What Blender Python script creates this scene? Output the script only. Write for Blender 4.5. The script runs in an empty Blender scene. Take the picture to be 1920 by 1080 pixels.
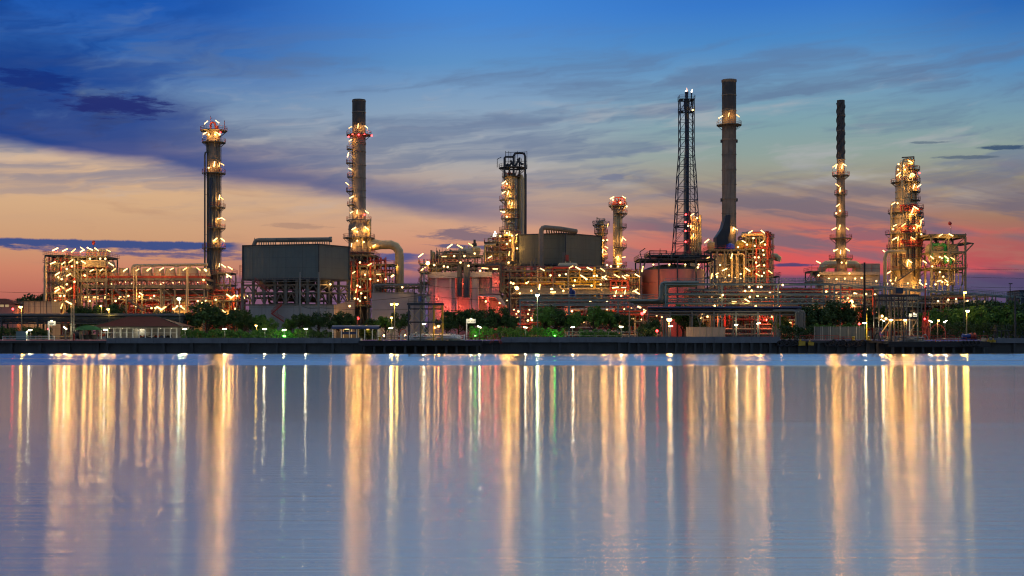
import bpy, math, random
from math import sin, cos, pi, atan, tan, radians, sqrt
from mathutils import Vector, Matrix
random.seed(11)
SC = bpy.context.scene
COL = SC.collection
F = 2400.0          # focal length of the photograph in its own pixels
HZ = 630.0          # row of the horizon
CAMZ = 4.0
GZ = 3.1            # ground level of the plant above the water

def X(px, Y): return (px-960.0)/F*Y
def Z(py, Y): return CAMZ+(HZ-py)/F*Y
def M(n, Y): return n/F*Y                      # a length of n photo pixels at distance Y
def lin(c):
    return tuple(((v/255.0)/12.92 if v/255.0 <= .04045 else ((v/255.0+.055)/1.055)**2.4) for v in c)

# ------------------------------------------------------------------ node helper
class NT:
    def __init__(s, nt): s.nt = nt
    def n(s, t, **k):
        o = s.nt.nodes.new(t)
        for a, b in k.items(): setattr(o, a, b)
        return o
    def link(s, a, b): s.nt.links.new(a, b)
    def put(s, sock, v):
        if isinstance(v, bpy.types.NodeSocket): s.link(v, sock)
        elif v is not None: sock.default_value = v
    def m(s, op, a, b=None, c=None, clamp=False):
        o = s.n('ShaderNodeMath', operation=op); o.use_clamp = clamp
        s.put(o.inputs[0], a); s.put(o.inputs[1], b)
        if c is not None: s.put(o.inputs[2], c)
        return o.outputs[0]
    def add(s, a, b): return s.m('ADD', a, b)
    def sub(s, a, b): return s.m('SUBTRACT', a, b)
    def mul(s, a, b): return s.m('MULTIPLY', a, b)
    def sm(s, x, a, b, lo=0.0, hi=1.0):
        o = s.n('ShaderNodeMapRange', interpolation_type='SMOOTHSTEP')
        s.put(o.inputs[0], x); s.put(o.inputs[1], a); s.put(o.inputs[2], b); s.put(o.inputs[3], lo); s.put(o.inputs[4], hi)
        return o.outputs[0]
    def lerp(s, x, a, b, lo, hi):
        o = s.n('ShaderNodeMapRange'); o.clamp = True
        s.put(o.inputs[0], x); s.put(o.inputs[1], a); s.put(o.inputs[2], b); s.put(o.inputs[3], lo); s.put(o.inputs[4], hi)
        return o.outputs[0]
    def xyz(s, x, y, z=0.0):
        o = s.n('ShaderNodeCombineXYZ'); s.put(o.inputs[0], x); s.put(o.inputs[1], y); s.put(o.inputs[2], z); return o.outputs[0]
    def sep(s, v):
        o = s.n('ShaderNodeSeparateXYZ'); s.put(o.inputs[0], v); return o.outputs
    def noise(s, v, scale=1.0, det=4.0, rough=.55, dist=0.0):
        o = s.n('ShaderNodeTexNoise'); s.put(o.inputs['Vector'], v); o.inputs['Scale'].default_value = scale
        o.inputs['Detail'].default_value = det; o.inputs['Roughness'].default_value = rough; o.inputs['Distortion'].default_value = dist
        return o.outputs['Fac']
    def mix(s, f, a, b, bt='MIX'):
        o = s.n('ShaderNodeMix', data_type='RGBA', blend_type=bt)
        s.put(o.inputs[0], f)
        for k, v in ((6, a), (7, b)):
            if isinstance(v, (tuple, list)): v = tuple(v)[:3]+(1.0,)
            s.put(o.inputs[k], v)
        return o.outputs[2]
    def ramp(s, x, stops, interp='LINEAR'):
        o = s.n('ShaderNodeValToRGB'); cr = o.color_ramp; cr.interpolation = interp
        while len(cr.elements) < len(stops): cr.elements.new(0.5)
        for e, (p, c) in zip(cr.elements, stops): e.position = p; e.color = tuple(c)[:3]+(1.0,)
        s.put(o.inputs[0], x); return o.outputs[0]

# ------------------------------------------------------------------ camera
cam = bpy.data.cameras.new('camera'); co = bpy.data.objects.new('camera', cam); COL.objects.link(co)
co.location = (0, 0, CAMZ); co.rotation_euler = (radians(90), 0, 0)
cam.sensor_width = 36.0; cam.lens = F/1920*36.0
cam.shift_y = (HZ-540)/1920.0
cam.clip_start = .5; cam.clip_end = 20000
SC.camera = co
SC.view_settings.view_transform = 'Standard'; SC.view_settings.look = 'None'
SC.view_settings.exposure = 0; SC.view_settings.gamma = 1
SC.render.resolution_x = 1024; SC.render.resolution_y = 576
SC.render.engine = 'CYCLES'
SC.render.filter_size = 1.15
try: SC.cycles.filter_width = 1.15
except Exception: pass
try:
    SC.cycles.use_denoising = True
    SC.cycles.sample_clamp_indirect = 4.0
    SC.cycles.sample_clamp_direct = 0.0
    SC.cycles.max_bounces = 5; SC.cycles.diffuse_bounces = 2; SC.cycles.glossy_bounces = 3
    SC.cycles.use_adaptive_sampling = True; SC.cycles.adaptive_threshold = .025; SC.cycles.adaptive_min_samples = 10
    SC.cycles.use_light_tree = True
    SC.cycles.caustics_reflective = False; SC.cycles.caustics_refractive = False
except Exception: pass
# ------------------------------------------------------------------ sky at dusk
W = bpy.data.worlds.new('World'); SC.world = W; W.use_nodes = True
wt = W.node_tree; wt.nodes.clear(); k = NT(wt)
tc = k.n('ShaderNodeTexCoord'); dx, dy, dz = k.sep(tc.outputs['Generated'])
hyp = k.m('SQRT', k.add(k.mul(dx, dx), k.mul(dy, dy)))
az = k.m('ARCTAN2', dx, dy)                    # azimuth from the view towards the refinery
el = k.m('ARCTAN2', dz, hyp)
U = k.mul(az, 24.0)                            # in hundreds of units, about -9.2 .. 9.2 across the refinery
V = k.m('MAXIMUM', k.mul(el, 24.0), 0.0)       # 0 at the horizon, 6.1 at the top of the frame
def uu(px): return math.atan((px-960)/F)*24
def vv(py, px=960): return math.atan((HZ-py)/F*math.cos(math.atan((px-960)/F)))*24
def grad(px, stops):
    st = sorted((vv(py, px)/12.0, lin(c)) for py, c in stops)
    st += [(.60, lin((76, 142, 210))), (.75, lin((136, 170, 182))), (1.0, lin((186, 188, 178)))]
    return k.ramp(k.mul(V, 1/12.0), st)
warp = k.noise(k.xyz(k.mul(U, .35), k.mul(V, 1.4), 3.0), 1.0, 4, .6)
warpc = k.sub(warp, .5)
G_left = grad(200, [(620,(120,72,84)),(560,(186,104,92)),(505,(208,134,106)),(450,(207,158,121)),(390,(214,172,133)),(330,(222,182,143)),(285,(208,182,160)),(240,(148,160,176)),(180,(108,140,180)),(100,(50,104,180)),(0,(28,88,178)),(-60,(30,84,170))])
G_mid = grad(960, [(620,(72,62,104)),(560,(112,84,116)),(505,(186,118,112)),(455,(214,150,122)),(400,(212,170,140)),(345,(184,164,154)),(300,(172,172,174)),(250,(154,168,184)),(200,(136,164,192)),(120,(96,148,200)),(40,(72,136,212)),(0,(64,132,214)),(-60,(60,122,200))])
G_right = grad(1560, [(620,(66,62,98)),(575,(86,74,108)),(530,(160,80,100)),(500,(216,86,92)),(450,(208,106,96)),(415,(188,124,108)),(370,(178,144,122)),(330,(164,158,140)),(285,(146,164,158)),(230,(130,164,172)),(150,(112,157,192)),(70,(76,138,200)),(0,(56,122,204)),(-60,(50,112,190))])
G_far = grad(1900, [(620,(60,60,98)),(570,(66,68,108)),(525,(96,70,104)),(490,(180,84,90)),(440,(170,104,98)),(400,(160,124,102)),(350,(164,148,118)),(290,(150,162,150)),(220,(124,158,172)),(120,(84,140,192)),(0,(40,104,184)),(-60,(40,100,180))])
c = k.mix(k.sm(U, uu(250), uu(900)), G_left, G_mid)
c = k.mix(k.sm(U, uu(900), uu(1400)), c, G_right)
c = k.mix(k.sm(U, uu(1560), uu(1960)), c, G_far)
# thin high cirrus, drawn out along a slowly falling line
WX = k.mul(warpc, 1.0); WY = k.mul(warpc, -.8)
def streak(su, sv, tilt, seed, det=5, rough=.6):
    return k.noise(k.xyz(k.add(k.mul(U, su), WX), k.add(k.mul(k.add(V, k.mul(U, tilt)), sv), WY), seed), 1.0, 4, rough)
s1 = streak(.42, 2.2, -.10, 1.3)
up = k.mul(k.sm(V, 2.0, 2.9), k.sm(V, 5.2, 3.8))
c = k.mix(k.mul(k.mul(k.sm(s1, .50, .72), up), .6), c, lin((182, 180, 184)))
s2 = streak(.25, 2.0, -.11, 7.7)
c = k.mix(k.mul(k.mul(k.sm(s2, .44, .66), k.mul(k.sm(V, 1.9, 3.0), k.sm(V, 6.2, 4.4))), .66), c, lin((94, 114, 150)))
# faint veils over the peach part
s3 = streak(.5, 3.4, .04, 12.1)
c = k.mix(k.mul(k.mul(k.sm(s3, .5, .75), k.sm(V, 3.4, 2.4)), .35), c, lin((176, 132, 112)))
# pink and slate bands on the right
pr = k.mul(k.mul(k.sm(U, uu(1020), uu(1250)), k.sm(V, .35, 1.0)), k.sm(V, 3.3, 2.3))
s4 = streak(.30, 2.6, .17, 21.0, 5, .55)
c = k.mix(k.mul(k.mul(k.sm(s4, .42, .62), pr), .82), c, lin((112, 104, 120)))
s5 = streak(.28, 3.0, .13, 33.0, 5, .55)
c = k.mix(k.mul(k.mul(k.sm(s5, .50, .66), k.mul(pr, k.sm(V, 2.3, 1.3))), .65), c, lin((224, 92, 92)))
# the great dark cloud: clear lower edge falling to the right, ragged top
edge = vv(274, 0)
sl = k.add(k.sub(V, edge+.0), k.mul(k.sub(U, uu(0)), .137))        # 0 on the lower edge, grows upwards
sl = k.add(sl, k.mul(warpc, .55))
thick = k.lerp(U, uu(0), uu(800), 2.9, .55)
fade = k.sm(U, uu(1330), uu(760))
rag = streak(.45, 1.7, -.16, 41.0, 6, .62)
body = k.mul(k.sm(sl, -.10, .30), k.m('SUBTRACT', 1.0, k.sm(k.add(sl, k.mul(k.sub(rag, .5), 2.4)), k.mul(thick, .40), thick)))
low = k.mul(k.sm(sl, -.10, .26), k.sm(sl, k.lerp(U, uu(0), uu(700), 1.5, .85), .2))
dark = k.m('MAXIMUM', k.mul(body, k.lerp(U, uu(250), uu(700), .92, .25)), k.mul(low, k.lerp(U, uu(0), uu(1000), .98, .72)))
dark = k.mul(dark, fade)
ccol = k.mix(k.sm(U, uu(30), uu(820)), lin((22, 62, 138)), lin((84, 96, 140)))
ccol = k.mix(k.mul(k.sm(rag, .5, .68), k.sm(U, uu(700), uu(200))), ccol, lin((34, 54, 116)))
c = k.mix(dark, c, ccol)
# upper-left veils and darker rolls
s6 = streak(.5, 1.5, -.22, 52.0, 6, .6)
ul = k.mul(k.sm(U, uu(620), uu(60)), k.sm(V, 3.4, 4.2))
c = k.mix(k.mul(k.mul(k.sm(s6, .44, .62), ul), .8), c, lin((22, 70, 150)))
c = k.mix(k.mul(k.mul(k.sm(s6, .40, .26), ul), .45), c, lin((96, 130, 180)))
NZP = k.noise(k.xyz(k.mul(U, 1.6), k.mul(V, 9.0), 1.0), 1.0, 4, .65)
NZ2 = k.m('MULTIPLY_ADD', NZP, 2.3, -1.15)
UV = k.xyz(U, k.add(V, k.mul(U, .02)))
def puff(c, px, py, w, h, col, amt=.9):
    u0, v0 = uu(px), vv(py, px)+uu(px)*.02
    a = k.n('ShaderNodeVectorMath', operation='MULTIPLY_ADD'); k.link(UV, a.inputs[0])
    a.inputs[1].default_value = (1/w, 1/h, 0); a.inputs[2].default_value = (-u0/w, -v0/h, 0)
    l = k.n('ShaderNodeVectorMath', operation='LENGTH'); k.link(a.outputs[0], l.inputs[0])
    return k.mix(k.sm(k.add(l.outputs['Value'], NZ2), 1.0, .45, 0.0, amt), c, lin(col))
for a in [(215,197,1.15,.23,(34,44,112),.9),(60,150,1.0,.22,(20,44,120),.75),(1890,276,.62,.055,(52,78,112),.9),(1810,295,.65,.04,(84,100,122),.8),(1745,267,.40,.03,(98,116,132),.8),(1150,333,.32,.09,(118,124,150),.8),(880,442,.9,.16,(120,104,122),.85),(860,462,.8,.05,(84,86,122),.9),(1490,497,.55,.045,(74,68,112),.95),(560,424,.7,.06,(168,134,118),.6),(1660,440,1.6,.16,(110,96,118),.6)]:
    c = puff(c, *a)
# long flat bars of cloud low over the plant
NZB = k.noise(k.xyz(k.mul(U, 3.2), k.mul(V, .6), 1.0), 1.0, 4, .7)
VT = k.m('MULTIPLY_ADD', NZB, .08, k.sub(V, .04)); VB = k.m('MULTIPLY_ADD', NZP, -.35, k.add(V, .175))
UW = k.m('MULTIPLY_ADD', NZP, .8, k.sub(U, .4))
def bar(c, py0, py1, px0, px1, col, amt, soft=.05):
    t, b_, u0, hw = vv(py0), vv(py1), (uu(px0)+uu(px1))/2, (uu(px1)-uu(px0))/2
    a = k.mul(k.sm(VT, t+soft*.4, t-soft*.4, 0, amt), k.sm(VB, b_-soft, b_+soft))
    e = k.sm(k.m('ABSOLUTE', k.sub(UW, u0)), hw+.25, hw-.45)
    return k.mix(k.mul(a, e), c, lin(col))
for a in [(459,476,-500,455,(48,76,136),.96),(479,487,130,470,(82,84,130),.85),(476,492,680,800,(64,82,140),.9),(496,508,660,800,(98,90,132),.8),(519,600,380,900,(92,82,122),.6,.16),(520,605,1360,2600,(76,74,112),.75,.14)]:
    c = bar(c, *a)
# the evening sky at the camera's back and overhead, after the sun has gone
back = k.sm(k.m('ABSOLUTE', az), 1.0, 2.4)
c = k.mix(back, c, k.ramp(k.mul(V, 1/37.0), [(0, lin((112, 112, 124))), (.12, lin((136, 148, 166))), (.4, lin((112, 142, 180))), (1, lin((66, 114, 188)))]))
sky = k.n('ShaderNodeTexSky', sky_type='NISHITA'); sky.sun_disc = False
sky.sun_elevation = radians(-1.5); sky.sun_rotation = radians(14); sky.altitude = 0
bg1 = k.n('ShaderNodeBackground'); k.link(c, bg1.inputs[0]); bg1.inputs[1].default_value = .97
bg2 = k.n('ShaderNodeBackground'); k.link(sky.outputs[0], bg2.inputs[0]); bg2.inputs[1].default_value = .002
ad = k.n('ShaderNodeAddShader'); k.link(bg1.outputs[0], ad.inputs[0]); k.link(bg2.outputs[0], ad.inputs[1])
out = k.n('ShaderNodeOutputWorld'); k.link(ad.outputs[0], out.inputs[0])
W.cycles.sampling_method = 'MANUAL'; W.cycles.sample_map_resolution = 512
# the sun itself has just set behind the plant
sl_ = bpy.data.lights.new('sun', 'SUN'); sl_.energy = 2.0; sl_.angle = radians(.5); sl_.color = (1, .7, .5)
so = bpy.data.objects.new('sun', sl_); COL.objects.link(so)
se, sa = radians(-1.5), radians(14)
so.rotation_euler = Vector((sin(sa)*cos(se), cos(sa)*cos(se), sin(se))).to_track_quat('Z', 'Y').to_euler(); so.location = (60, 300, 200)

# ------------------------------------------------------------------ river
def mat_new(name):
    m = bpy.data.materials.new(name); m.use_nodes = True
    nt = m.node_tree; nt.nodes.clear(); kk = NT(nt)
    o = kk.n('ShaderNodeOutputMaterial'); b = kk.n('ShaderNodeBsdfPrincipled'); kk.link(b.outputs[0], o.inputs[0])
    return m, kk, b, o
wm, k, b, o = mat_new('river water')
g = k.n('ShaderNodeNewGeometry'); x, y, z = k.sep(g.outputs['Position'])
b.inputs['Base Color'].default_value = (.10, .085, .07, 1)
b.inputs['IOR'].default_value = 13.0
# the long exposure has averaged the ripples: facets lean towards and away from the far bank far more than sideways
yy = k.add(y, k.mul(k.sub(k.noise(k.xyz(k.mul(x, .006), k.mul(y, .02), 0), 1, 2, .5), .5), 26))
far = k.sm(yy, 158, 186)
strip = k.noise(k.xyz(k.mul(x, .003), k.mul(y, .14), 4.2), 1, 3, .6)
cat = k.noise(k.xyz(k.mul(x, .012), k.mul(y, .10), 8.0), 1, 3, .55)
rough = k.add(k.lerp(y, 18, 64, .20, .128), k.mul(k.sm(cat, .58, .70), .02))
rough = k.add(rough, k.mul(far, .015))
k.link(rough, b.inputs['Roughness'])
k.link(k.lerp(far, 0, 1, .82, .6), b.inputs['Anisotropic'])
tv = k.n('ShaderNodeCombineXYZ'); tv.inputs[1].default_value = 1.0; k.link(tv.outputs[0], b.inputs['Tangent'])
r1 = k.noise(k.xyz(k.mul(x, .02), k.mul(y, 2.6), 0), 1, 3, .6)
r2 = k.noise(k.xyz(k.mul(x, .5), k.mul(y, 2.2), 5), 1, 3, .6)
r3 = k.noise(k.xyz(k.mul(x, .012), k.mul(y, .45), 2), 1, 2, .5)
hgt = k.mul(k.add(k.add(k.mul(r1, .06), k.mul(r3, .05)), k.mul(r2, .0012)), k.lerp(y, 20, 140, 1.0, .25))
bp = k.n('ShaderNodeBump'); bp.inputs['Strength'].default_value = .35; bp.inputs['Distance'].default_value = 1.0
k.link(hgt, bp.inputs['Height']); # close to the bank the wind turns the visible faces of the wavelets towards the river
lean = k.n('ShaderNodeVectorMath', operation='ADD'); k.link(bp.outputs[0], lean.inputs[0])
k.link(k.xyz(0.0, k.mul(k.mul(far, k.sm(strip, .28, .46)), -.118)), lean.inputs[1])
nz_ = k.n('ShaderNodeVectorMath', operation='NORMALIZE'); k.link(lean.outputs[0], nz_.inputs[0]); k.link(nz_.outputs[0], b.inputs['Normal'])
def sheet(name, x0, x1, y0, y1, z, mat, kind):
    me = bpy.data.meshes.new(name); me.from_pydata([(x0,y0,z),(x1,y0,z),(x1,y1,z),(x0,y1,z)], [], [(0,1,2,3)])
    me.materials.append(mat); ob = bpy.data.objects.new(name, me); COL.objects.link(ob); ob['kind'] = kind
    return ob
sheet('river', -2500, 2500, -400, 318, 0, wm, 'structure')
# ------------------------------------------------------------------ materials
def metal(name, col, rough=.5, metallic=.0, var=.35, scale=.6, streaks=True, rust=None):
    m, k, b, o = mat_new(name)
    tc = k.n('ShaderNodeNewGeometry'); x, y, z = k.sep(tc.outputs['Position'])
    n1 = k.noise(tc.outputs['Position'], scale, 4, .6)
    c = k.mix(k.mul(k.sm(n1, .3, .7), var), col, tuple(v*.55 for v in col))
    if streaks:
        n2 = k.noise(k.xyz(k.mul(x, 1.6), k.mul(y, 1.6), k.mul(z, .08)), 1, 3, .6)
        c = k.mix(k.mul(k.sm(n2, .52, .75), var), c, rust or tuple(v*.4 for v in col))
    k.link(c, b.inputs['Base Color']); b.inputs['Roughness'].default_value = rough; b.inputs['Metallic'].default_value = metallic
    return m
def plain(name, col, rough=.6, metallic=0.0):
    m, k, b, o = mat_new(name)
    g = k.n('ShaderNodeNewGeometry'); n1 = k.noise(g.outputs['Position'], 1.3, 3, .6)
    k.link(k.mix(k.mul(k.sm(n1, .35, .7), .35), col, tuple(v*.6 for v in col)), b.inputs['Base Color'])
    b.inputs['Roughness'].default_value = rough; b.inputs['Metallic'].default_value = metallic
    return m
def glow(name, col, st):
    m = bpy.data.materials.new(name); m.use_nodes = True; nt = m.node_tree; nt.nodes.clear(); k = NT(nt)
    e = k.n('ShaderNodeEmission'); e.inputs[0].default_value = tuple(col)+(1,); e.inputs[1].default_value = st
    o = k.n('ShaderNodeOutputMaterial'); k.link(e.outputs[0], o.inputs[0]); return m
def sheetmetal(name, col, pitch=1.0, axis='x', rough=.55):
    """ribbed cladding: real ridges by bump, seams and a little weathering"""
    m, k, b, o = mat_new(name)
    g = k.n('ShaderNodeNewGeometry'); x, y, z = k.sep(g.outputs['Position'])
    a = k.add(x, y)
    w = k.m('SINE', k.mul(a, 2*pi/pitch*3))
    n1 = k.noise(g.outputs['Position'], .25, 4, .6); n2 = k.noise(k.xyz(k.mul(a, 1.2), 0, k.mul(z, .05)), 1, 3, .6)
    c = k.mix(k.mul(k.sm(n1, .35, .7), .35), col, tuple(v*.65 for v in col))
    c = k.mix(k.mul(k.sm(n2, .5, .72), .35), c, tuple(v*.5 for v in col))
    seam = k.m('GREATER_THAN', k.m('FRACT', k.mul(a, 1/(pitch*4))), .965)
    seam2 = k.m('GREATER_THAN', k.m('FRACT', k.mul(z, 1/3.1)), .97)
    c = k.mix(k.mul(k.m('MAXIMUM', seam, seam2), .5), c, tuple(v*.4 for v in col))
    k.link(c, b.inputs['Base Color']); b.inputs['Roughness'].default_value = rough
    bp = k.n('ShaderNodeBump'); bp.inputs['Strength'].default_value = .3; bp.inputs['Distance'].default_value = .05
    k.link(w, bp.inputs['Height']); k.link(bp.outputs[0], b.inputs['Normal'])
    return m
def leafmat(name, c1, c2):
    m, k, b, o = mat_new(name)
    g = k.n('ShaderNodeNewGeometry'); n1 = k.noise(g.outputs['Position'], .9, 3, .6)
    k.link(k.mix(k.sm(n1, .35, .65), c1, c2), b.inputs['Base Color']); b.inputs['Roughness'].default_value = .6
    b.inputs['Specular IOR Level'].default_value = .25
    return m
OLIVE = metal('olive painted steel', (.20,.175,.10), .5, 0, .3)
STEEL = metal('painted grey steel', (.15,.14,.12), .5, .1, .4)
DARK = metal('dark steel', (.035,.04,.048), .5, .2, .3)
BLUEST = metal('blue black steel', (.028,.045,.075), .5, .2, .3)
RED = metal('red oxide steel', (.36,.045,.03), .55, 0, .35)
GALV = metal('galvanised steel', (.27,.27,.25), .42, .35, .3)
VESS = metal('lagged vessel cladding', (.58,.44,.22), .38, .25, .4, .5, True, (.2,.15,.09))
STACKM = metal('stack plate', (.27,.215,.16), .6, .1, .7, .3, True, (.09,.07,.055))
STACKT = metal('sooty stack top', (.07,.066,.064), .7, .05, .4, .3)
CREAM = metal('cream paint', (.46,.38,.24), .5, 0, .25)
GREENP = metal('green grey pipe', (.19,.27,.26), .4, .3, .35)
BLUEP = metal('blue paint', (.02,.05,.22), .4, .1, .3)
BRIGHTBLUE = plain('bright blue paint', (.03,.10,.5), .4)
YEL = metal('yellow paint', (.55,.36,.03), .5, 0, .3)
WHITE = plain('white paint', (.72,.72,.70), .5)
BLACK = plain('black rubber', (.012,.012,.013), .75)
CONC = metal('weathered concrete', (.17,.185,.20), .85, 0, .5, .5, True, (.10,.11,.11))
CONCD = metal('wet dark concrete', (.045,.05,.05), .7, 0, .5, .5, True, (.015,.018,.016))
RENDERW = metal('grey rendered wall', (.30,.30,.32), .8, 0, .25, .3, True, (.26,.26,.26))
SALMON = metal('salmon tank paint', (.58,.23,.18), .55, 0, .25, .3, True, (.36,.18,.15))
BOXM = sheetmetal('grey green cladding', (.085,.122,.124), 1.0)
BOXO = sheetmetal('olive cladding', (.125,.132,.095), 1.0)
BEIGE = sheetmetal('beige sheeting', (.46,.36,.25), 1.4)
GREYSH = sheetmetal('grey sheeting', (.30,.30,.28), 1.2)
FENCEM = sheetmetal('fence sheeting', (.08,.095,.095), .9)
ROOF = metal('red brown roof tiles', (.14,.035,.025), .7, 0, .3, 1.5)
ROOF.node_tree.nodes['Principled BSDF'].inputs['Specular IOR Level'].default_value = .08
BLUEROOF = metal('blue roof sheet', (.018,.036,.11), .4, .2, .3)
GREENCV = plain('green canvas', (.01,.09,.03), .7)
BARK = plain('bark', (.07,.05,.035), .9)
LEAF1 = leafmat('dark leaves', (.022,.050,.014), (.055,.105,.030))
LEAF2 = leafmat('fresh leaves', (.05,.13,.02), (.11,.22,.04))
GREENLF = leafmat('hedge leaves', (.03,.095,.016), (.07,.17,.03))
GREENPNT = plain('bright green paint', (.01,.25,.05), .4)
FLAG = plain('red cloth', (.5,.05,.04), .8)
WARM = glow('warm tube light', (1.0,.58,.20), 5.5)
WARMD = glow('warm dim tube light', (1.0,.52,.16), 4)
FLOODW = glow('white floodlight', (1.0,.84,.50), 34)
SODIUM = glow('yellow sodium light', (1.0,.62,.10), 40)
ORANGE = glow('orange sodium light', (1.0,.46,.10), 60)
MERC = glow('pale green mercury light', (.80,1.0,.58), 34)
REDL = glow('red beacon', (1.0,.03,.03), 16)
GREENL = glow('green garden light', (.12,1.0,.08), 14)
REDF = glow('red floodlight', (1.0,.09,.045), 60)
WINL = glow('lit window', (1.0,.66,.34), .4)
FLAMEP = glow('pale gas flame', (1.0,.50,.36), 2.2)
FLAMEB = glow('bright gas flame', (1.0,.80,.62), 7)

# ------------------------------------------------------------------ mesh builder
class MB:
    def __init__(s): s.v = []; s.f = []; s.mi = []; s.m = 0; s.sm = []
    def quad(s, a, b, c, d): s.add([a, b, c, d], [(0, 1, 2, 3)])
    def add(s, vs, fs, smooth=False):
        n = len(s.v); s.v += [tuple(p) for p in vs]
        for f in fs: s.f.append(tuple(i+n for i in f)); s.mi.append(s.m); s.sm.append(smooth)
    def box(s, x0, x1, y0, y1, z0, z1):
        s.add([(x0,y0,z0),(x1,y0,z0),(x1,y1,z0),(x0,y1,z0),(x0,y0,z1),(x1,y0,z1),(x1,y1,z1),(x0,y1,z1)],
              [(0,3,2,1),(4,5,6,7),(0,1,5,4),(1,2,6,5),(2,3,7,6),(3,0,4,7)])
    def prism(s, pts, z0, z1):                      # vertical prism over an outline
        n = len(pts)
        s.add([(x,y,z0) for x,y in pts]+[(x,y,z1) for x,y in pts],
              [tuple(range(n-1,-1,-1)), tuple(range(n,2*n))]+[(i,(i+1)%n,n+(i+1)%n,n+i) for i in range(n)])
    def bar(s, p, q, w=.2, h=None):                 # square section beam
        p, q = Vector(p), Vector(q); d = q-p
        if d.length < 1e-6: return
        d.normalize(); up = Vector((0,0,1)) if abs(d.z) < .95 else Vector((0,1,0))
        a = d.cross(up).normalized(); b = a.cross(d).normalized()
        a *= w/2; b *= (h or w)/2
        s.add([p-a-b,p+a-b,p+a+b,p-a+b,q-a-b,q+a-b,q+a+b,q-a+b],
              [(0,1,5,4),(1,2,6,5),(2,3,7,6),(3,0,4,7),(3,2,1,0),(4,5,6,7)])
    def ring(s, c, r, ax, n):
        ax = Vector(ax).normalized(); up = Vector((0,0,1)) if abs(ax.z) < .9 else Vector((1,0,0))
        a = ax.cross(up).normalized(); b = ax.cross(a)
        return [Vector(c)+a*(r*cos(2*pi*i/n))+b*(r*sin(2*pi*i/n)) for i in range(n)]
    def tube(s, pts, r, n=8, caps=True, radii=None, smooth=True):
        pts = [Vector(p) for p in pts]; rr = radii or [r]*len(pts); vs = []
        up = None
        for i, p in enumerate(pts):
            if i == 0: d = pts[1]-p
            elif i == len(pts)-1: d = p-pts[i-1]
            else: d = (pts[i+1]-p).normalized()+(p-pts[i-1]).normalized()
            d.normalize()
            if up is None:
                t = Vector((0,0,1)) if abs(d.z) < .9 else Vector((0,1,0)); a = d.cross(t).normalized()
            else:
                a = (up-d*up.dot(d))
                a = a.normalized() if a.length > 1e-5 else d.orthogonal().normalized()
            up = a; b = d.cross(a)
            vs += [p+a*(rr[i]*cos(2*pi*j/n))+b*(rr[i]*sin(2*pi*j/n)) for j in range(n)]
        fs = [(i*n+j, i*n+(j+1)%n, (i+1)*n+(j+1)%n, (i+1)*n+j) for i in range(len(pts)-1) for j in range(n)]
        s.add(vs, fs, smooth)
        if caps:
            s.add(vs[:n], [tuple(range(n-1,-1,-1))]); s.add(vs[-n:], [tuple(range(n))])
    def lathe(s, cx, cy, prof, n=24, a0=0, a1=2*pi, smooth=True):   # prof: (r, z) from bottom to top
        full = abs(a1-a0-2*pi) < 1e-6; m = n if full else n+1
        vs = [(cx+r*cos(a0+(a1-a0)*j/n), cy+r*sin(a0+(a1-a0)*j/n), z) for r, z in prof for j in range(m)]
        fs = [(i*m+j, i*m+(j+1)%m, (i+1)*m+(j+1)%m, (i+1)*m+j) for i in range(len(prof)-1) for j in range(m if full else n)]
        s.add(vs, fs, smooth)
    def dome(s, c, r, ax=(0,0,1), n=16, k=.5):      # dished end
        ax = Vector(ax).normalized(); vs = []; c = Vector(c)
        for i in range(4):
            t = i/4*pi/2; vs += s.ring(c+ax*(r*k*sin(t)), r*cos(t), ax, n)
        fs = [(i*n+j, i*n+(j+1)%n, (i+1)*n+(j+1)%n, (i+1)*n+j) for i in range(3) for j in range(n)]
        vs.append(c+ax*(r*k)); fs += [(3*n+j, 3*n+(j+1)%n, 4*n) for j in range(n)]
        s.add(vs, fs, True)
    def rail(s, pts, h=1.1, w=.07, closed=False, gap=1.6):
        pts = [Vector(p) for p in pts]
        if closed: pts = pts+[pts[0]]
        for a, b in zip(pts, pts[1:]):
            for f in (.5, 1.0): s.bar(a+Vector((0,0,h*f)), b+Vector((0,0,h*f)), w)
            m = max(1, int((b-a).length/gap))
            for i in range(m): s.bar(a.lerp(b, i/m), a.lerp(b, i/m)+Vector((0,0,h)), w)
        s.bar(pts[-1], pts[-1]+Vector((0,0,h)), w)
    def build(s, name, mat, parent=None, **props):
        mats = mat if isinstance(mat, (list, tuple)) else [mat]
        off = Vector((0,0,0)); p = parent
        while p is not None: off += p.location; p = p.parent
        me = bpy.data.meshes.new(name)
        me.from_pydata([(x-off.x, y-off.y, z-off.z) for x, y, z in s.v], [], s.f)
        for mm in mats: me.materials.append(mm)
        me.polygons.foreach_set('material_index', s.mi); me.polygons.foreach_set('use_smooth', s.sm)
        me.update()
        ob = bpy.data.objects.new(name, me); COL.objects.link(ob); ob.parent = parent
        for a, b in props.items(): ob[a] = b
        return ob
def tag(o, label, cat, group=None):
    o['label'] = label; o['category'] = cat
    if group: o['group'] = group
    return o
def thing(name, label, cat, x, y, z=GZ, group=None):
    o = bpy.data.objects.new(name, None); o.empty_display_size = .5; COL.objects.link(o); o.location = (x, y, z)
    return tag(o, label, cat, group)
def copy_tree(o, parent=None):
    c = o.copy(); COL.objects.link(c); c.parent = parent
    for ch in list(o.children): copy_tree(ch, c)
    return c

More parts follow.
